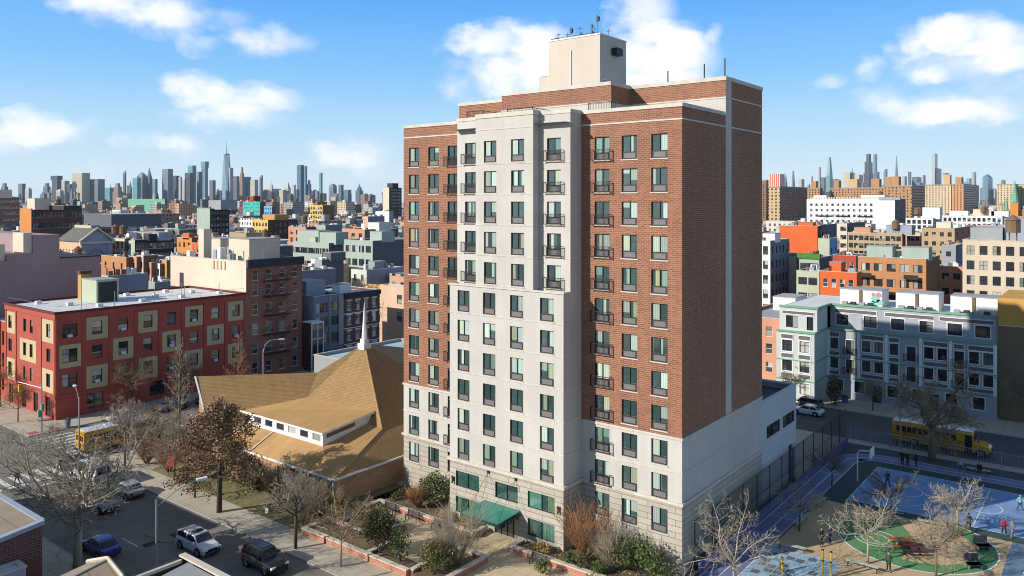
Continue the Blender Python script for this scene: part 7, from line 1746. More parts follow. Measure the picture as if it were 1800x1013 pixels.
def loft(mb, secs, m=0, cap=True):
    """skin equal-length point rings"""
    n = len(secs[0])
    for a, b in zip(secs[:-1], secs[1:]):
        for i in range(n): j = (i + 1) % n; mb.face([a[i], b[i], b[j], a[j]], m)
    if cap: mb.face(list(secs[0]), m); mb.face(list(reversed(secs[-1])), m)

def car(label, loc, rz, col, kind='sedan', group=None, name='parked_car', cat='car'):
    t = thing(name, label, cat, loc, rz, group)
    if kind == 'suv': L, W_, hh, bon, belt, cab = 4.75, 1.88, 1.68, 1.02, 1.08, (-2.2, -1.65, .62, 1.3)
    elif kind == 'jeep': L, W_, hh, bon, belt, cab = 4.6, 1.88, 1.82, 1.12, 1.16, (-2.15, -2.0, .55, .82)
    elif kind == 'van': L, W_, hh, bon, belt, cab = 5.6, 2.0, 2.45, 1.25, 1.3, (-2.75, -2.7, 1.35, 2.0)
    else: L, W_, hh, bon, belt, cab = 4.6, 1.80, 1.45, .92, .92, (-1.95, -1.2, .35, 1.15)
    x0, x1 = -L / 2, L / 2; w = W_ / 2; r = .34 if kind in ('sedan',) else .38
    b = MB()
    def ring_(x, zb, zt, hw): return [(x, -hw * .92, zb), (x, hw * .92, zb), (x, hw, zb + .22), (x, hw, zt - .22), (x, hw * .93, zt - .06), (x, hw * .8, zt), (x, -hw * .8, zt), (x, -hw * .93, zt - .06), (x, -hw, zt - .22), (x, -hw, zb + .22)]
    zr = belt if kind != 'sedan' else .96
    loft(b, [ring_(x0, .42, zr - .12, w * .86), ring_(x0 + .15, .26, zr - .02, w * .96), ring_(x0 + .8, .22, zr, w), ring_(0, .22, belt, w), ring_(cab[3] - .1, .22, bon + .02, w), ring_(x1 - .45, .22, bon - .10, w * .97), ring_(x1 - .12, .26, bon - .26, w * .9), ring_(x1, .40, bon - .36, w * .8)])
    # cabin: roof and pillars in body colour
    ra, rb_, rc_, rd = cab; zb = belt - .06
    def crow(x, z, hw): return [(x, -hw, z), (x, hw, z)]
    top = [(ra + .0, zb), (rb_, hh - .08), (rb_ + .35, hh), (rc_ - .3, hh), (rc_, hh - .05), (rd, zb)]
    if kind in ('suv', 'jeep', 'van'): top = [(ra, zb), (ra + .1, hh - .18), (rb_ + .2, hh - .02), (rc_ - .5, hh), (rc_ - .05, hh - .05), (rd, zb)]
    hwf = lambda z: w * (.93 - .2 * max(0, (z - zb)) / (hh - zb))
    for (xa, za), (xb, zb2) in zip(top[:-1], top[1:]):
        b.face([(xa, hwf(za), za), (xa, -hwf(za), za), (xb, -hwf(zb2), zb2), (xb, hwf(zb2), zb2)])
    for s in (-1, 1):
        pl = [(x, s * hwf(z), z) for x, z in top]; b.face(pl if s < 0 else list(reversed(pl)))
    b.build('body', [M[col]], t, local=True, weld=True)
    # glass panels, 1 cm proud
    def quad_panel(nm, pts, mat='car_glass'):
        q = MB(); q.face(pts); q.build(nm, [M[mat]], t, local=True)
    e = .012
    def lerp(p, q, f): return (p[0] + (q[0] - p[0]) * f, p[1] + (q[1] - p[1]) * f)
    f0, f1 = lerp(top[-1], top[-2], .12), lerp(top[-1], top[-2], .92)
    quad_panel('windscreen', [(f0[0] + e, -hwf(f0[1]) * .9, f0[1] + e), (f0[0] + e, hwf(f0[1]) * .9, f0[1] + e), (f1[0] + e, hwf(f1[1]) * .88, f1[1] + e), (f1[0] + e, -hwf(f1[1]) * .88, f1[1] + e)])
    g0, g1 = lerp(top[0], top[1], .2), lerp(top[0], top[1], .92)
    quad_panel('rear_window', [(g0[0] - e, hwf(g0[1]) * .88, g0[1] + e), (g0[0] - e, -hwf(g0[1]) * .88, g0[1] + e), (g1[0] - e, -hwf(g1[1]) * .86, g1[1] + e), (g1[0] - e, hwf(g1[1]) * .86, g1[1] + e)])
    zl, zh = belt + .04, hh - .14
    def xat(z, back):
        p, q = (top[0], top[1]) if back else (top[-1], top[-2]); f = (z - p[1]) / (q[1] - p[1]); return p[0] + (q[0] - p[0]) * min(max(f, 0), 1)
    mid_ = (ra + rd) / 2 - .1
    for s in (-1, 1):
        for a0, a1 in (((xat(zl, True) + .12, xat(zh, True) + .14), (mid_ - .06, mid_ - .06)), ((mid_ + .06, mid_ + .06), (xat(zl, False) - .14, xat(zh, False) - .12))):
            if kind == 'van' and a0[0] < 0 and a1[0] < .5: continue
            p = [(a0[0], s * (hwf(zl) + e), zl), (a1[0], s * (hwf(zl) + e), zl), (a1[1], s * (hwf(zh) + e), zh), (a0[1], s * (hwf(zh) + e), zh)]
            quad_panel('side_window', p if s < 0 else list(reversed(p)))
    # arches, wheels
    for x in (x0 + .95, x1 - .92):
        for s in (-1, 1):
            q = MB(); q.face([(x + (r + .09) * math.cos(a), s * (w + .004), r + (r + .09) * math.sin(a)) for a in [6.2832 * i / 16 * -s for i in range(16)]]); q.build('wheel_arch', [M['plastic']], t, local=True)
            wheel(t, x, s * (w - .06), r, .24, s)
    zf = bon - .42
    for s in (-1, 1):
        q = MB(); q.box(x1 - .2, s * w * .72 - .22, zf, x1 - .02, s * w * .72 + .20, zf + .16); q.build('headlight', [M['lamp_white']], t, local=True)
        q = MB(); q.box(x0 - .01, s * w * .74 - .15, zr - .42, x0 + .16, s * w * .74 + .15, zr - .2); q.build('tail_light', [M['lamp_red']], t, local=True)
        q = MB(); q.box(rd - .42, s * (w + .1) - .1, belt - .02, rd - .22, s * (w + .1) + .1, belt + .16); q.build('side_mirror', [M[col]], t, local=True)
        for dx in (.15, -.85):
            q = MB(); q.box(dx - .1, s * (w + .012) - .012, belt - .22, dx + .1, s * (w + .012) + .012, belt - .17); q.build('door_handle', [M['plastic']], t, local=True)
    q = MB(); q.box(x1 - .06, -w * .45, zf - .12, x1 + .012, w * .45, zf + .12); q.build('front_grille', [M['plastic']], t, local=True)
    q = MB(); q.box(x1 - .1, -w * .78, .26, x1 + .03, w * .78, .42); q.build('front_bumper', [M['plastic']], t, local=True)
    q = MB(); q.box(x0 - .03, -w * .8, .3, x0 + .1, w * .8, .5); q.build('rear_bumper', [M['plastic']], t, local=True)
    if kind in ('suv', 'jeep'):
        q = MB(); q.box(rc_ - 1.0, -w * .5, hh + .0, rc_ - .35, w * .5, hh + .012); q.build('sunroof', [M['car_glass']], t, local=True)
        for s in (-1, 1):
            q = MB(); q.tube([(rb_ + .3, s * w * .66, hh - .03), (rb_ + .45, s * w * .66, hh + .05), (rc_ - .4, s * w * .66, hh + .05), (rc_ - .25, s * w * .66, hh - .03)], .022, 5); q.build('roof_rail', [M['plastic']], t, local=True)
    if kind == 'jeep':
        q = MB(); q.tube([(x0 - .12, .1, 1.0), (x0 + .1, .1, 1.0)], .36, 16); q.build('spare_wheel', [M['tyre']], t, local=True)
    return t

def school_bus(label, loc, rz, group):
    t = thing('school_bus', label, 'school bus', loc, rz, group)
    L, w, zt = 11.0, 1.22, 3.05; xb, xf = -L / 2, L / 2 - 1.75
    b = MB()
    def rg(x, k=1.0, drop=0): return [(x, -w * k, .55), (x, w * k, .55), (x, w * k, zt - .45 - drop), (x, w * k * .93, zt - .16 - drop), (x, w * k * .7, zt - drop), (x, -w * k * .7, zt - drop), (x, -w * k * .93, zt - .16 - drop), (x, -w * k, zt - .45 - drop)]
    loft(b, [rg(xb, .97, .06), rg(xb + .2), rg(xf - .2), rg(xf, .97, .1)])
    b.build('body', [M['bus_yellow']], t, local=True, weld=True)
    q = MB(); loft(q, [[(x, -w * .72 * k, zt + .012 - d), (x, w * .72 * k, zt + .012 - d), (x, w * .5 * k, zt + .05 - d), (x, -w * .5 * k, zt + .05 - d)] for x, k, d in ((xb + .05, .96, .05), (xb + .3, 1, 0), (xf - .3, 1, 0), (xf - .02, .96, .08))]); q.face([(xb + .1, -w * .96, zt - .1), (xf - .1, -w * .96, zt - .1), (xf - .1, -w * .72, zt + .01), (xb + .1, -w * .72, zt + .01)]); q.face([(xf - .1, w * .96, zt - .1), (xb + .1, w * .96, zt - .1), (xb + .1, w * .72, zt + .01), (xf - .1, w * .72, zt + .01)]); q.build('white_roof', [M['car_white']], t, local=True)
    for x in (-2.5, 1.6): q = MB(); q.box(x, -.3, zt + .05, x + .6, .3, zt + .13); q.build('roof_hatch', [M['car_white']], t, local=True)
    q = MB()
    def hr(x, zz, k): return [(x, -w * .8 * k, .55), (x, w * .8 * k, .55), (x, w * .8 * k, zz - .2), (x, w * .6 * k, zz), (x, -w * .6 * k, zz), (x, -w * .8 * k, zz - .2)]
    loft(q, [hr(xf - .05, 1.72, 1.06), hr(xf + .9, 1.62, 1.0), hr(xf + 1.5, 1.45, .95), hr(xf + 1.72, 1.2, .86)]); q.build('bonnet', [M['bus_yellow']], t, local=True, weld=True)
    n = 12; bw_ = (xf - xb - 1.7) / n
    pm = MB(); pm.face([(-bw_ / 2 + .05, 0, 0), (bw_ / 2 - .05, 0, 0), (bw_ / 2 - .05, 0, .68), (-bw_ / 2 + .05, 0, .68)]); pmm = pm.mesh('side_window', [M['car_glass']])
    for i in range(n):
        for s in (-1, 1):
            if s < 0 and i == n - 1: continue
            link('side_window', pmm, t, (xb + .45 + bw_ * (i + .5), s * (w + .012), 1.72), 0 if s < 0 else math.pi)
    for z in (.85, 1.3, 1.58):
        q = MB()
        for s in (-1, 1): q.box(xb + .15, s * w - .02, z, xf - .1, s * w + .02, z + .07)
        q.build('black_rail', [M['plastic']], t, local=True)
    q = MB(); q.box(xf - .95, -w - .015, .5, xf - .2, -w, 2.55); q.build('entry_door', [M['car_glass']], t, local=True)
    q = MB(); q.face([(xf - .035, -w * .86, 1.75), (xf - .035, w * .86, 1.75), (xf - .02 - .0, w * .8, 2.55), (xf - .02, -w * .8, 2.55)]); ws = q.build('windscreen', [M['car_glass']], t, local=True); ws.location.x = .05
    for y0_, y1_, z0_, z1_ in ((-.95, -.5, 1.75, 2.4), (.5, .95, 1.75, 2.4), (-.42, .42, 1.75, 2.45), (-.42, .42, .85, 1.5)):
        q = MB(); q.face([(xb - .012, y1_, z0_), (xb - .012, y0_, z0_), (xb - .012, y0_, z1_), (xb - .012, y1_, z1_)]); q.build('rear_window', [M['car_glass']], t, local=True)
    for s in (-1, 1):
        for z, m in ((2.62, 'lamp_red'), (1.25, 'lamp_red'), (1.05, 'bus_yellow')):
            q = MB(); q.cyl(0, 0, 0, .03, .1, 10); o_ = q.build('rear_lamp', [M[m]], t, local=True); o_.location = (xb, s * .92, z); o_.rotation_euler = (0, -math.pi / 2, 0)
        q = MB(); q.box(xf + 1.66, s * .72 - .14, .92, xf + 1.74, s * .72 + .14, 1.14); q.build('headlight', [M['lamp_white']], t, local=True)
        q = MB(); q.tube([(xf + .2, s * 1.0, 1.5), (xf + .6, s * 1.3, 1.9)], .02, 4); q.box(xf + .5, s * 1.3 - .1, 1.85, xf + .6, s * 1.3 + .1, 2.25); q.build('side_mirror', [M['plastic']], t, local=True)
        for x in (xb + 2.6, xf + .75): wheel(t, x, s * (w - .1), .5, .28, s)
    q = MB(); q.box(xb - .16, -w, .5, xb + .02, w, .75); q.build('rear_bumper', [M['plastic']], t, local=True)
    q = MB(); q.box(xf + 1.6, -w * .9, .5, xf + 1.85, w * .9, .75); q.build('front_bumper', [M['plastic']], t, local=True)
    for x, rot in ((xb - .02, -math.pi / 2), (xf + .03, math.pi / 2)):
        cu = bpy.data.curves.new('sign', 'FONT'); cu.body = 'SCHOOL BUS'; cu.size = .26; cu.align_x = 'CENTER'; cu.extrude = .004
        me = baked(bpy.data.objects.new('tmp', cu)); me.materials.append(M['plastic'])
        o_ = link('lettering', me, t, (x, 0, 2.66)); o_.rotation_euler = (math.pi / 2, 0, rot)
    return t

school_bus('yellow school bus with a white roof parked on the shaded street behind the playground', (-18.6, 112.6, .01), 0, 'school buses')
school_bus('yellow school bus seen from behind, waiting at the crossing near the church', (-102.4, 49.4, .012), math.pi / 2, 'school buses')
car('white sport utility car driving along the shaded street', (-66.2, 38.6, .01), 0, 'car_white', 'suv')
car('black jeep with roof rails parked behind the dark leafless tree', (-58.4, 40.2, .01), 0, 'car_black', 'jeep')
car('blue car half hidden by the big plane tree trunk', (-72.6, 32.9, .01), math.pi, 'car_blue', 'sedan')
car('white sedan parked beside the shaded red loft wall', (-113.6, 54.5, .012), -math.pi / 2, 'car_white', 'sedan')
car('white delivery van waiting behind the plane tree twigs', (-91.5, 40.6, .01), math.pi, 'van_white', 'van', cat='van')
car('black car in the queue left of the white van', (-97.2, 41.0, .01), math.pi, 'car_black', 'suv')
car('silver car parked at the kerb right of the white van', (-84.6, 41.2, .01), math.pi, 'car_silver', 'sedan')
car('grey car half in shade below the silver one', (-82.8, 37.6, .01), 0, 'car_grey', 'sedan')
car('white car parked at the far kerb by the graffiti house', (-37.2, 118.6, .01), math.pi, 'car_white', 'sedan')
car('dark grey car behind the white one at the graffiti house', (-38.6, 122.3, .01), math.pi, 'car_grey', 'suv')
car('dark car parked on the back street beyond the school bus', (-6.0, 122.0, .01), 0, 'car_grey', 'sedan')
car('black car ahead of the school bus at the right edge', (-6.6, 113.4, .01), 0, 'car_black', 'suv')
for i, (y, c, k, lab) in enumerate(((62, 'car_grey', 'sedan', 'grey sedan parked behind the white one by the red loft'), (68.2, 'car_red', 'sedan', 'dark red sedan parked under the small tree by the red loft'), (75, 'car_black', 'suv', 'black car parked at the end of the red loft wall'))):
    car(lab, (-113.6, y, .012), -math.pi / 2, c, k)

# ------------------------------------------------------------------ people
SKIN = plain('skin', (.42, .25, .17), .6, 0); M['hair'] = plain('dark hair', (.02, .015, .012), .7, 0)
for n, c in (('cloth_black', (.02, .02, .024)), ('cloth_navy', (.025, .035, .10)), ('cloth_red', (.55, .05, .07)), ('cloth_mint', (.20, .48, .42)), ('cloth_grey', (.14, .15, .16)), ('cloth_green', (.05, .075, .06)), ('cloth_brown', (.16, .10, .06)), ('cloth_pink', (.50, .24, .38)), ('denim', (.05, .075, .15)), ('cloth_white', (.55, .55, .54))): M[n] = plain(n, c, .9, .1, 3)
def skin_mesh(name, V, E, mat, root=0, sub=1):
    me = bpy.data.meshes.new('tmp'); me.from_pydata([v[:3] for v in V], E, [])
    o = bpy.data.objects.new('tmp', me)
    md = o.modifiers.new('s', 'SKIN'); md.use_smooth_shade = True
    for i, v in enumerate(V): me.skin_vertices[0].data[i].radius = (v[3], v[3]); me.skin_vertices[0].data[i].use_root = (i == root)
    if sub: o.modifiers.new('d', 'SUBSURF').levels = sub
    m2 = baked(o); m2.name = name; m2.materials.append(mat)
    return m2
def person(label, loc, rz, coat, legs, pose='walk', scale=1.0, bag=False, group=None, arm=0.0, long=False):
    t = thing('person', label, 'person', loc, rz, group); t.scale = (scale,) * 3
    sit = pose == 'sit'; st = .30 if pose == 'walk' else (.06 if pose == 'stand' else .34)
    dz = -.44 if sit else (-.03 if pose == 'walk' else 0)
    V, E = [], []
    def add(p, r, par=None):
        V.append((p[0], p[1], p[2], r)); 
        if par is not None: E.append((par, len(V) - 1))
        return len(V) - 1
    pel = add((0, 0, .93 + dz), .12); wa = add((0, -.01, 1.10 + dz), .11, pel); ch = add((0, -.015, 1.29 + dz), .135, wa); nk = add((0, 0, 1.45 + dz), .055, ch); jw = add((0, -.02, 1.54 + dz), .07, nk); hd = add((0, -.005, 1.62 + dz), .092, jw); add((0, 0, 1.70 + dz), .06, hd)
    add((0, -.112, 1.60 + dz), .016, hd)
    for s in (-1, 1): add((s * .098, .005, 1.61 + dz), .016, hd)
    JT = {}
    for s in (-1, 1):
        sw = st * s
        sh = add((s * .18, 0, 1.40 + dz), .058, ch); ay = -sw * .8 if not sit else -.15
        el = add((s * .245, ay * .45 + .02, 1.13 + dz + arm * .1), .043, sh); wr = add((s * .25, ay - .10, .90 + dz + arm * .25), .03, el); pa = add((s * .25, ay - .13, .83 + dz + arm * .28), .034, wr)
        for k in range(4): f = add((s * .25 - .03 + .02 * k, ay - .14, .775 + dz + arm * .28), .009, pa); add((s * .25 - .03 + .02 * k, ay - .155, .735 + dz + arm * .28 + .008 * abs(k - 1.5)), .008, f)
        th = add((s * .25 - s * .045, ay - .15, .81 + dz + arm * .28), .01, pa)
        if sit: hp = add((s * .10, -.02, .47), .085, pel); kn = add((s * .12, -.42, .48), .062, hp); an = add((s * .12, -.44, .08), .042, kn)
        else: hp = add((s * .09, 0, .86 + dz), .088, pel); kn = add((s * .10, -sw * .42 - .04, .48 + dz * .5), .06, hp); an = add((s * .10, -sw * .95 + (.08 if pose == 'walk' and sw < 0 else 0), .08), .04, kn)
        a_ = V[an]; add((a_[0], a_[1] - .17, .035), .034, an)
        JT[s] = (sh, el, wr, hp, kn, an)
    link('body', skin_mesh('body', V, E, SKIN, pel), t)
    # coat over trunk and sleeves, trousers, shoes, hair
    C, EC = [], []
    def addc(L_, EE, p, r, par=None):
        L_.append((p[0], p[1], p[2], r))
        if par is not None: EE.append((par, len(L_) - 1))
        return len(L_) - 1
    lo = (.62 if long else .82) + dz; 
    if sit: lo = .47
    a = addc(C, EC, (0, 0, lo), .175 if not long else .19); b = addc(C, EC, (0, -.01, 1.08 + dz), .155, a); c = addc(C, EC, (0, -.015, 1.29 + dz), .17, b); d = addc(C, EC, (0, 0, 1.43 + dz), .085, c)
    for s in (-1, 1):
        q = None; par = c
        for j, r_ in zip(JT[s][:3], (.08, .062, .05)): par = addc(C, EC, V[j], r_, par)
    link('coat', skin_mesh('coat', C, EC, M[coat], 0), t)
    T_, ET = [], []; a = addc(T_, ET, (0, 0, .93 + dz), .135)
    for s in (-1, 1):
        par = a
        for j, r_ in zip(JT[s][3:], (.105, .078, .06)): par = addc(T_, ET, V[j], r_, par)
    link('trousers', skin_mesh('trousers', T_, ET, M[legs], 0), t)
    for s in (-1, 1):
        p = V[JT[s][5]]; S = [(p[0], p[1] + .05, .05, .045), (p[0], p[1] - .1, .04, .045), (p[0], p[1] - .2, .035, .035)]; link('shoe', skin_mesh('shoe', S, [(0, 1), (1, 2)], M['cloth_black'], 0), t)
    Hh = [(0, .035, 1.60 + dz, .085), (0, .02, 1.67 + dz, .092), (0, -.02, 1.71 + dz, .07)]; link('hair', skin_mesh('hair', Hh, [(0, 1), (1, 2)], M['hair'], 0), t)
    if bag: B = [(.0, .2, 1.02 + dz, .12), (0, .2, 1.3 + dz, .12)]; link('backpack', skin_mesh('backpack', B, [(0, 1)], M['cloth_black'], 0), t)
    return t
def atp(px, py, z=.135): x, y = G(px, py, z); return (x, y, z)
x, y = G(30, 851); person('person with a dark backpack walking over the zebra crossing', (x, y, .012), -1.2, 'cloth_grey', 'denim', 'walk', 1.0, True)
person('person in a long dark green coat standing in front of the picnic table', atp(1562, 1005), .5, 'cloth_green', 'cloth_black', 'stand', .98, long=True)
person('person in black standing in the shade left of the green circle', atp(1444, 961), 1.2, 'cloth_black', 'cloth_black', 'stand', 1.0)
person('person in a navy coat beside the one in black', atp(1459, 956), -1.6, 'cloth_navy', 'cloth_navy', 'stand', .96, long=True)
person('child in black with raised arms on the shaded blue court', atp(1560, 854), .8, 'cloth_black', 'cloth_black', 'walk', .95, arm=.8)
person('child in a pale top running on the shaded blue court', atp(1580, 865), 2.2, 'cloth_white', 'cloth_black', 'walk', .85)
person('person in brown and black walking at the sunlit edge of the court', atp(1703, 934), -2.2, 'cloth_brown', 'cloth_black', 'walk', 1.02, long=True)
person('child in a bright red coat near the right edge', atp(1765, 940), .4, 'cloth_red', 'cloth_black', 'walk', .92, long=True)
person('person in grey walking beside the child in the red coat', atp(1779, 946), -.5, 'cloth_grey', 'cloth_grey', 'walk', .98)
person('person in a mint top with dark trousers at the right edge of the court', atp(1793, 899), 1.0, 'cloth_mint', 'denim', 'walk', 1.0, arm=.6)
for i, (px, lab) in enumerate(((1586, 'leftmost of the three dark figures by the picket fence'), (1595, 'middle of the three dark figures by the picket fence'), (1610, 'rightmost of the three dark figures by the picket fence'))):
    person(lab, atp(px, 818 + i), .3 + i, 'cloth_black', 'cloth_black', 'stand', 1.03 - .04 * i, long=True)

# ------------------------------------------------------------------ furniture of plaza, street and playground
M['bench_slat'] = plain('dark bench slat', (.06, .065, .075), .6, .1, 2); M['wood_grey'] = plain('weathered bench plank', (.42, .40, .36), .8, .2, 2); M['orange_paint'] = plain('orange table paint', (.55, .16, .04), .6, .15, 2); M['yellow_paint'] = plain('yellow post paint', (.62, .34, .01), .5, .1, 2)
def bench(label, loc, rz, group, slat='bench_slat', back=True, L=1.7, name='bench'):
    t = thing(name, label, 'bench', loc, rz, group); h = L / 2
    b = MB()
    for i in range(5): b.box(-h, -.22 + i * .1, .43, h, -.14 + i * .1, .46)
    b.build('seat', [M[slat]], t, local=True)
    if back:
        b = MB()
        for i in range(4): b.box(-h, .27 + i * .015, .52 + i * .1, h, .29 + i * .015, .6 + i * .1)
        b.build('backrest', [M[slat]], t, local=True)
    for s in (-1, 1):
        b = MB(); x = s * (h - .12); b.box(x - .03, -.22, 0, x + .03, -.16, .43); b.box(x - .03, .2, 0, x + .03, .26, .92 if back else .43); b.box(x - .03, -.16, .37, x + .03, .2, .43)
        if back: b.tube([(x, -.19, .43), (x, -.19, .66), (x, .22, .66)], .022, 4)
        b.build('leg', [M['black_metal']], t, local=True)
    return t
for x, lab in ((-58.6, 'dark slatted bench nearest the church wall'), (-55.3, 'middle dark slatted bench against the long planter'), (-51.8, 'dark slatted bench nearest the green canopy')): bench(lab, (x, 54.85, .126), 0, 'benches of the plaza')
bench('dark slatted bench alone right of the entrance', (-40.0, 54.75, .126), 0, 'benches of the plaza')
def pbench(lab, px, py, rz, L=2.4): x, y = G(px, py, .13); bench(lab, (x, y, .135), rz, 'plank benches of the playground', 'wood_grey', False, L, 'plank_bench')
pbench('pale backless bench in the sun at the bottom of the playground', 1516, 1000, 0.0, 2.6)
pbench('shaded backless bench beside the left running lanes', 1408, 922, 1.57); pbench('shaded backless bench near the foreground pollard tree', 1392, 968, 0.1); pbench('shaded backless bench further up the running lanes', 1444, 888, 1.57); pbench('pale backless bench behind the pollard tree at the court edge', 1638, 926, 0.1)
pbench('backless bench below the big plane tree', 1720, 832, 0); 
person('person in pink seated by the picket fence', atp(1688, 826), .2, 'cloth_pink', 'denim', 'sit', 1.0); person('dark dressed person seated on the bench below the plane tree', (G(1722, 832, .13)[0], G(1722, 832, .13)[1] + .02, .13), 0, 'cloth_black', 'cloth_black', 'sit', 1.0)
def picnic(label, loc, rz, col):
    t = thing('picnic_table', label, 'picnic table', loc, rz, 'picnic tables'); b = MB()
    for i in range(6): b.box(-.95, -.42 + i * .14, .72, .95, -.30 + i * .14, .76)
    b.build('table_top', [M[col]], t, local=True)
    for s in (-1, 1):
        b = MB(); b.box(-.95, s * .72 - .15, .42, .95, s * .72 + .15, .46); b.build('seat', [M[col]], t, local=True)
        b = MB(); x = s * .65; b.tube([(x, -.7, .4), (x, -.3, .4), (x, -.12, .0)], .035, 5); b.tube([(x, .7, .4), (x, .3, .4), (x, .12, .0)], .035, 5); b.tube([(x, -.6, 0), (x, .6, 0)], .03, 5); b.tube([(x, 0, .4), (x, 0, .72)], .035, 5); b.box(x - .03, -.7, .385, x + .03, .7, .42); b.build('leg', [M['black_metal']], t, local=True)
    return t
x, y = G(1584, 962, .13); picnic('orange picnic table on the green circle', (x, y, .135), .55, 'orange_paint')
x, y = G(1603, 973, .13); picnic('dark brown picnic table touching the orange one', (x, y, .135), .55, 'cloth_brown' if False else 'loft_dark')
for px, py, lab in ((1728, 966, 'dark slanted lounge seat by the right rim of the circle'), (1712, 999, 'dark slanted lounge seat at the bottom rim of the circle')):
    x, y = G(px, py, .13); t = thing('lounge_seat', lab, 'seat', (x, y, .135), .6, 'lounge seats of the playground'); b = MB(); b.face([(-.6, -.35, .4), (.6, -.35, .4), (.6, .35, .4), (-.6, .35, .4)]); b.box(-.6, -.35, .34, .6, .35, .4); b.build('seat', [M['bench_slat']], t, local=True)
    b = MB(); b.obox((0, .5), (1, 0), (0, 1), .6, .04, .4, 1.05); b.build('backrest', [M['bench_slat']], t, local=True)
    for s in (-1, 1): b = MB(); b.box(s * .5 - .04, -.3, 0, s * .5 + .04, .54, .34); b.build('leg', [M['grey_metal']], t, local=True)
# basketball hoop
t = thing('basketball_hoop', 'white goose neck basketball post at the end of the blue court', 'basketball hoop', (-23.8, 93.4, .13)); b = MB(); b.tube([(0, 0, 0), (0, 0, 3.1), (.25, 0, 3.45), (1.5, 0, 3.6)], .075, 8); b.build('post', [M['white_paint']], t, local=True)
b = MB(); b.box(1.5, -.9, 2.95, 1.56, .9, 4.0); b.build('backboard', [M['white_paint']], t, local=True)
b = MB(); b.tube([(1.8 + .23 * math.cos(a), .23 * math.sin(a), 3.05) for a in [6.2832 * i / 16 for i in range(17)]], .015, 4); b.build('rim', [M['orange_paint']], t, local=True)
for px, py, hh, lab in ((1446, 1016, 2.3, 'left of the pair of tall yellow play posts'), (1461, 1018, 2.2, 'right of the pair of tall yellow play posts'), (1375, 1006, 1.2, 'short yellow post on the painted map')):
    x, y = G(px, py, .13); t = thing('play_post', lab, 'post', (x, y, .13), 0, 'yellow play posts'); b = MB(); b.cyl(0, 0, 0, hh, .09, 10); b.build('post', [M['yellow_paint']], t, local=True); b = MB(); b.cyl(0, 0, hh, hh + .08, .11, 10); b.cyl(0, 0, hh * .6, hh * .6 + .12, .1, 10); b.build('collar', [M['black_metal']], t, local=True)
# street lamps and signals
def lamp(label, loc, h, arm, ang, style='cobra', group=None):
    t = thing('street_lamp', label, 'street lamp', loc, ang, group); b = MB()
    pts = [(0, 0, 0), (0, 0, h * .86), (arm * .12, 0, h * .95), (arm * .45, 0, h), (arm, 0, h + .1)] if style == 'cobra' else [(0, 0, 0), (0, 0, h)]
    b.tube(pts, [.1, .075, .06, .05, .045][:len(pts)], 8)
    if style != 'cobra': b.tube([(0, 0, h - .6), (arm * .5, 0, h + .4), (arm, 0, h + .85)], .04, 6)
    b.cyl(0, 0, 0, .5, .17, 8); b.build('pole', [M['grey_metal']], t, local=True)
    b = MB(); z = h + (.1 if style == 'cobra' else .85); b.box(arm - .05, -.16, z - .1, arm + .75, .16, z + .06); hd = b.build('lamp_head', [M['white_paint']], t, local=True)
    b = MB(); b.box(arm + .1, -.11, z - .14, arm + .6, .11, z - .1); b.build('lens', [M['lamp_white']], hd, local=True)
lamp('grey street lamp rising behind the near rowhouse roofs', (-57.6, 30.2, .12), 8.9, 3.0, 1.35, 'arm')
lamp('street lamp at the crossing in front of the school bus', (-100.2, 42.9, .12), 7.6, 2.6, 2.9, 'arm')
lamp('tall curved street lamp behind the left church wing', (-98.4, 67.5, .12), 11.2, 2.2, 1.0, 'cobra')
lamp('street lamp at the back street beyond the picket fence', (-22.6, 108.9, .12), 7.5, 1.8, 1.57, 'cobra')
t = thing('traffic_signal', 'traffic signal pole on the corner pavement by the red loft', 'traffic signal', (-115.9 - .3, 44.9, .12)); b = MB(); b.tube([(0, 0, 0), (0, 0, 6.6)], [.12, .08], 8); b.tube([(0, 0, 6.0), (-4.5, -1.2, 6.4)], .05, 6); b.build('pole', [M['grey_metal']], t, local=True)
for (x, y, z) in ((-4.2, -1.15, 5.6), (.25, 0, 3.4), (0, -.3, 2.6)):
    b = MB(); b.box(x - .18, y - .18, z - .5, x + .18, y + .18, z + .5); so_ = b.build('signal_head', [M['yellow_paint'] if x < -1 else M['terrace_green']], t, local=True)
b = MB(); b.box(-.3, -.06, 2.9, .35, .06, 3.15); b.build('street_sign', [M['terrace_green']], t, local=True)
t = thing('yellow_signal', 'bright yellow traffic signal hanging at the far corner near the left edge', 'traffic signal', (-124.9, 42.6, .12)); b = MB(); b.tube([(0, 0, 0), (0, 0, 4.4)], .08, 8); b.build('pole', [M['grey_metal']], t, local=True)
for z in (2.5, 3.3): b = MB(); b.box(-.3, -.3, z, .3, .3, z + .7); b.box(-.36, -.36, z + .1, .36, .36, z + .2); b.box(-.36, -.36, z + .45, .36, .36, z + .55); b.build('signal_head', [M['yellow_paint']], t, local=True)
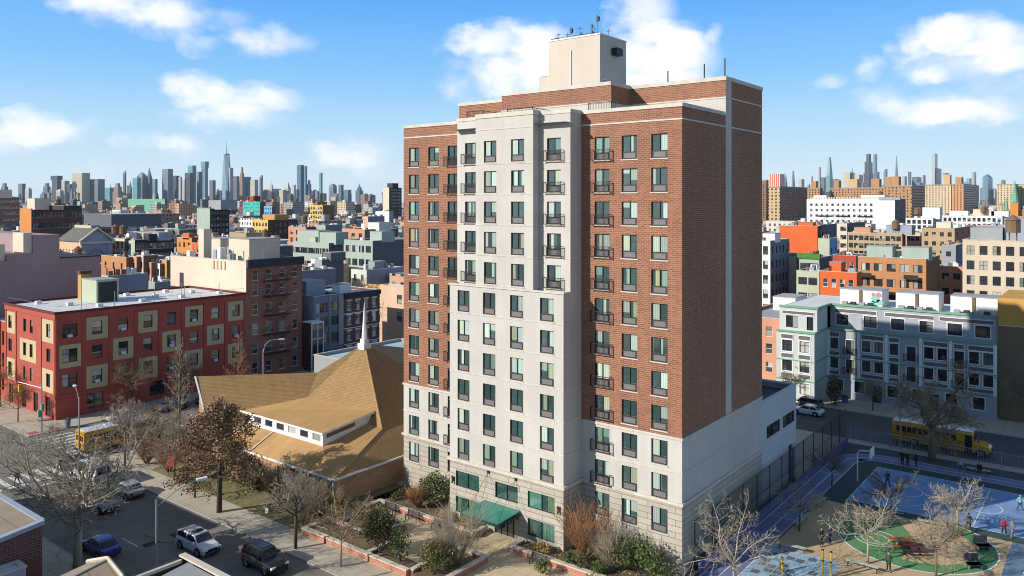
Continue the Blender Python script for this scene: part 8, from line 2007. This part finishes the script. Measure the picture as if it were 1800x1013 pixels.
t = thing('rubbish_bin', 'dark blue rubbish bin on the corner pavement', 'bin', (-115.9, 47.6 + .5, .12)); b = MB(); b.tube([(0, 0, 0), (0, 0, 1.1)], [.34, .4], 12); b.build('bin_body', [M['blue_grey']], t, local=True); b = MB(); b.tube([(0, 0, 1.1), (0, 0, 1.2)], [.43, .36], 12); b.build('lid', [M['charcoal']], t, local=True)
def sign(label, loc, h, w, hh, mat, rz=0):
    t = thing('street_sign', label, 'sign', loc, rz, 'kerbside signs'); b = MB(); b.tube([(0, 0, 0), (0, 0, h)], .03, 6); b.build('post', [M['grey_metal']], t, local=True); b = MB(); b.box(-w / 2, -.04, h - hh - .05, w / 2, -.031, h - .05); b.build('sign_plate', [M[mat]], t, local=True)
sign('small white parking sign on a thin post behind the jeep', (-63.0, 43.6, .12), 2.9, .32, .46, 'white_paint', .5)
sign('small pale sign on a post in the shade below the plane tree', (-74.6, 26.0, .12), 2.6, .3, .7, 'grey', .5)
M['banner'] = plain('red banner cloth', (.55, .03, .03), .8, .1, 2); t = thing('red_banner', 'small red banner on a post beside the oak', 'banner', (-86.4, 46.9, .12)); b = MB(); b.tube([(0, 0, 0), (0, 0, 2.7)], .03, 6); b.build('post', [M['grey_metal']], t, local=True); b = MB(); b.obox((.38, 0), (.8, .6), (-.6, .8), .34, .02, 1.1, 2.6); b.build('cloth', [M['banner']], t, local=True)
M['bag_blue'] = plain('blue plastic bag', (.05, .12, .55), .4, .2, 3); x, y = G(521, 885, .3); t = thing('blue_bag', 'bright blue bag caught in the bushes at the church corner', 'bag', (x, y, .12)); link('bag_body', skin_mesh('bag', [(0, 0, .25, .3), (.05, .02, .7, .36), (0, 0, 1.05, .16), (.05, 0, 1.25, .05)], [(0, 1), (1, 2), (2, 3)], M['bag_blue'], 0), t)
for px, py, lab in ((1412, 672, 'blue recycling bin by the terrace corner doorway'),):
    t = thing('rubbish_bin', lab, 'bin', (-34.6, 128.5, .12)); b = MB(); b.box(-.4, -.35, 0, .4, .35, 1.0); b.build('bin_body', [M['violet']], t, local=True); b = MB(); b.box(-.44, -.39, 1.0, .44, .39, 1.08); b.build('lid', [M['charcoal']], t, local=True)

bpy.data.scenes.remove(TMP)
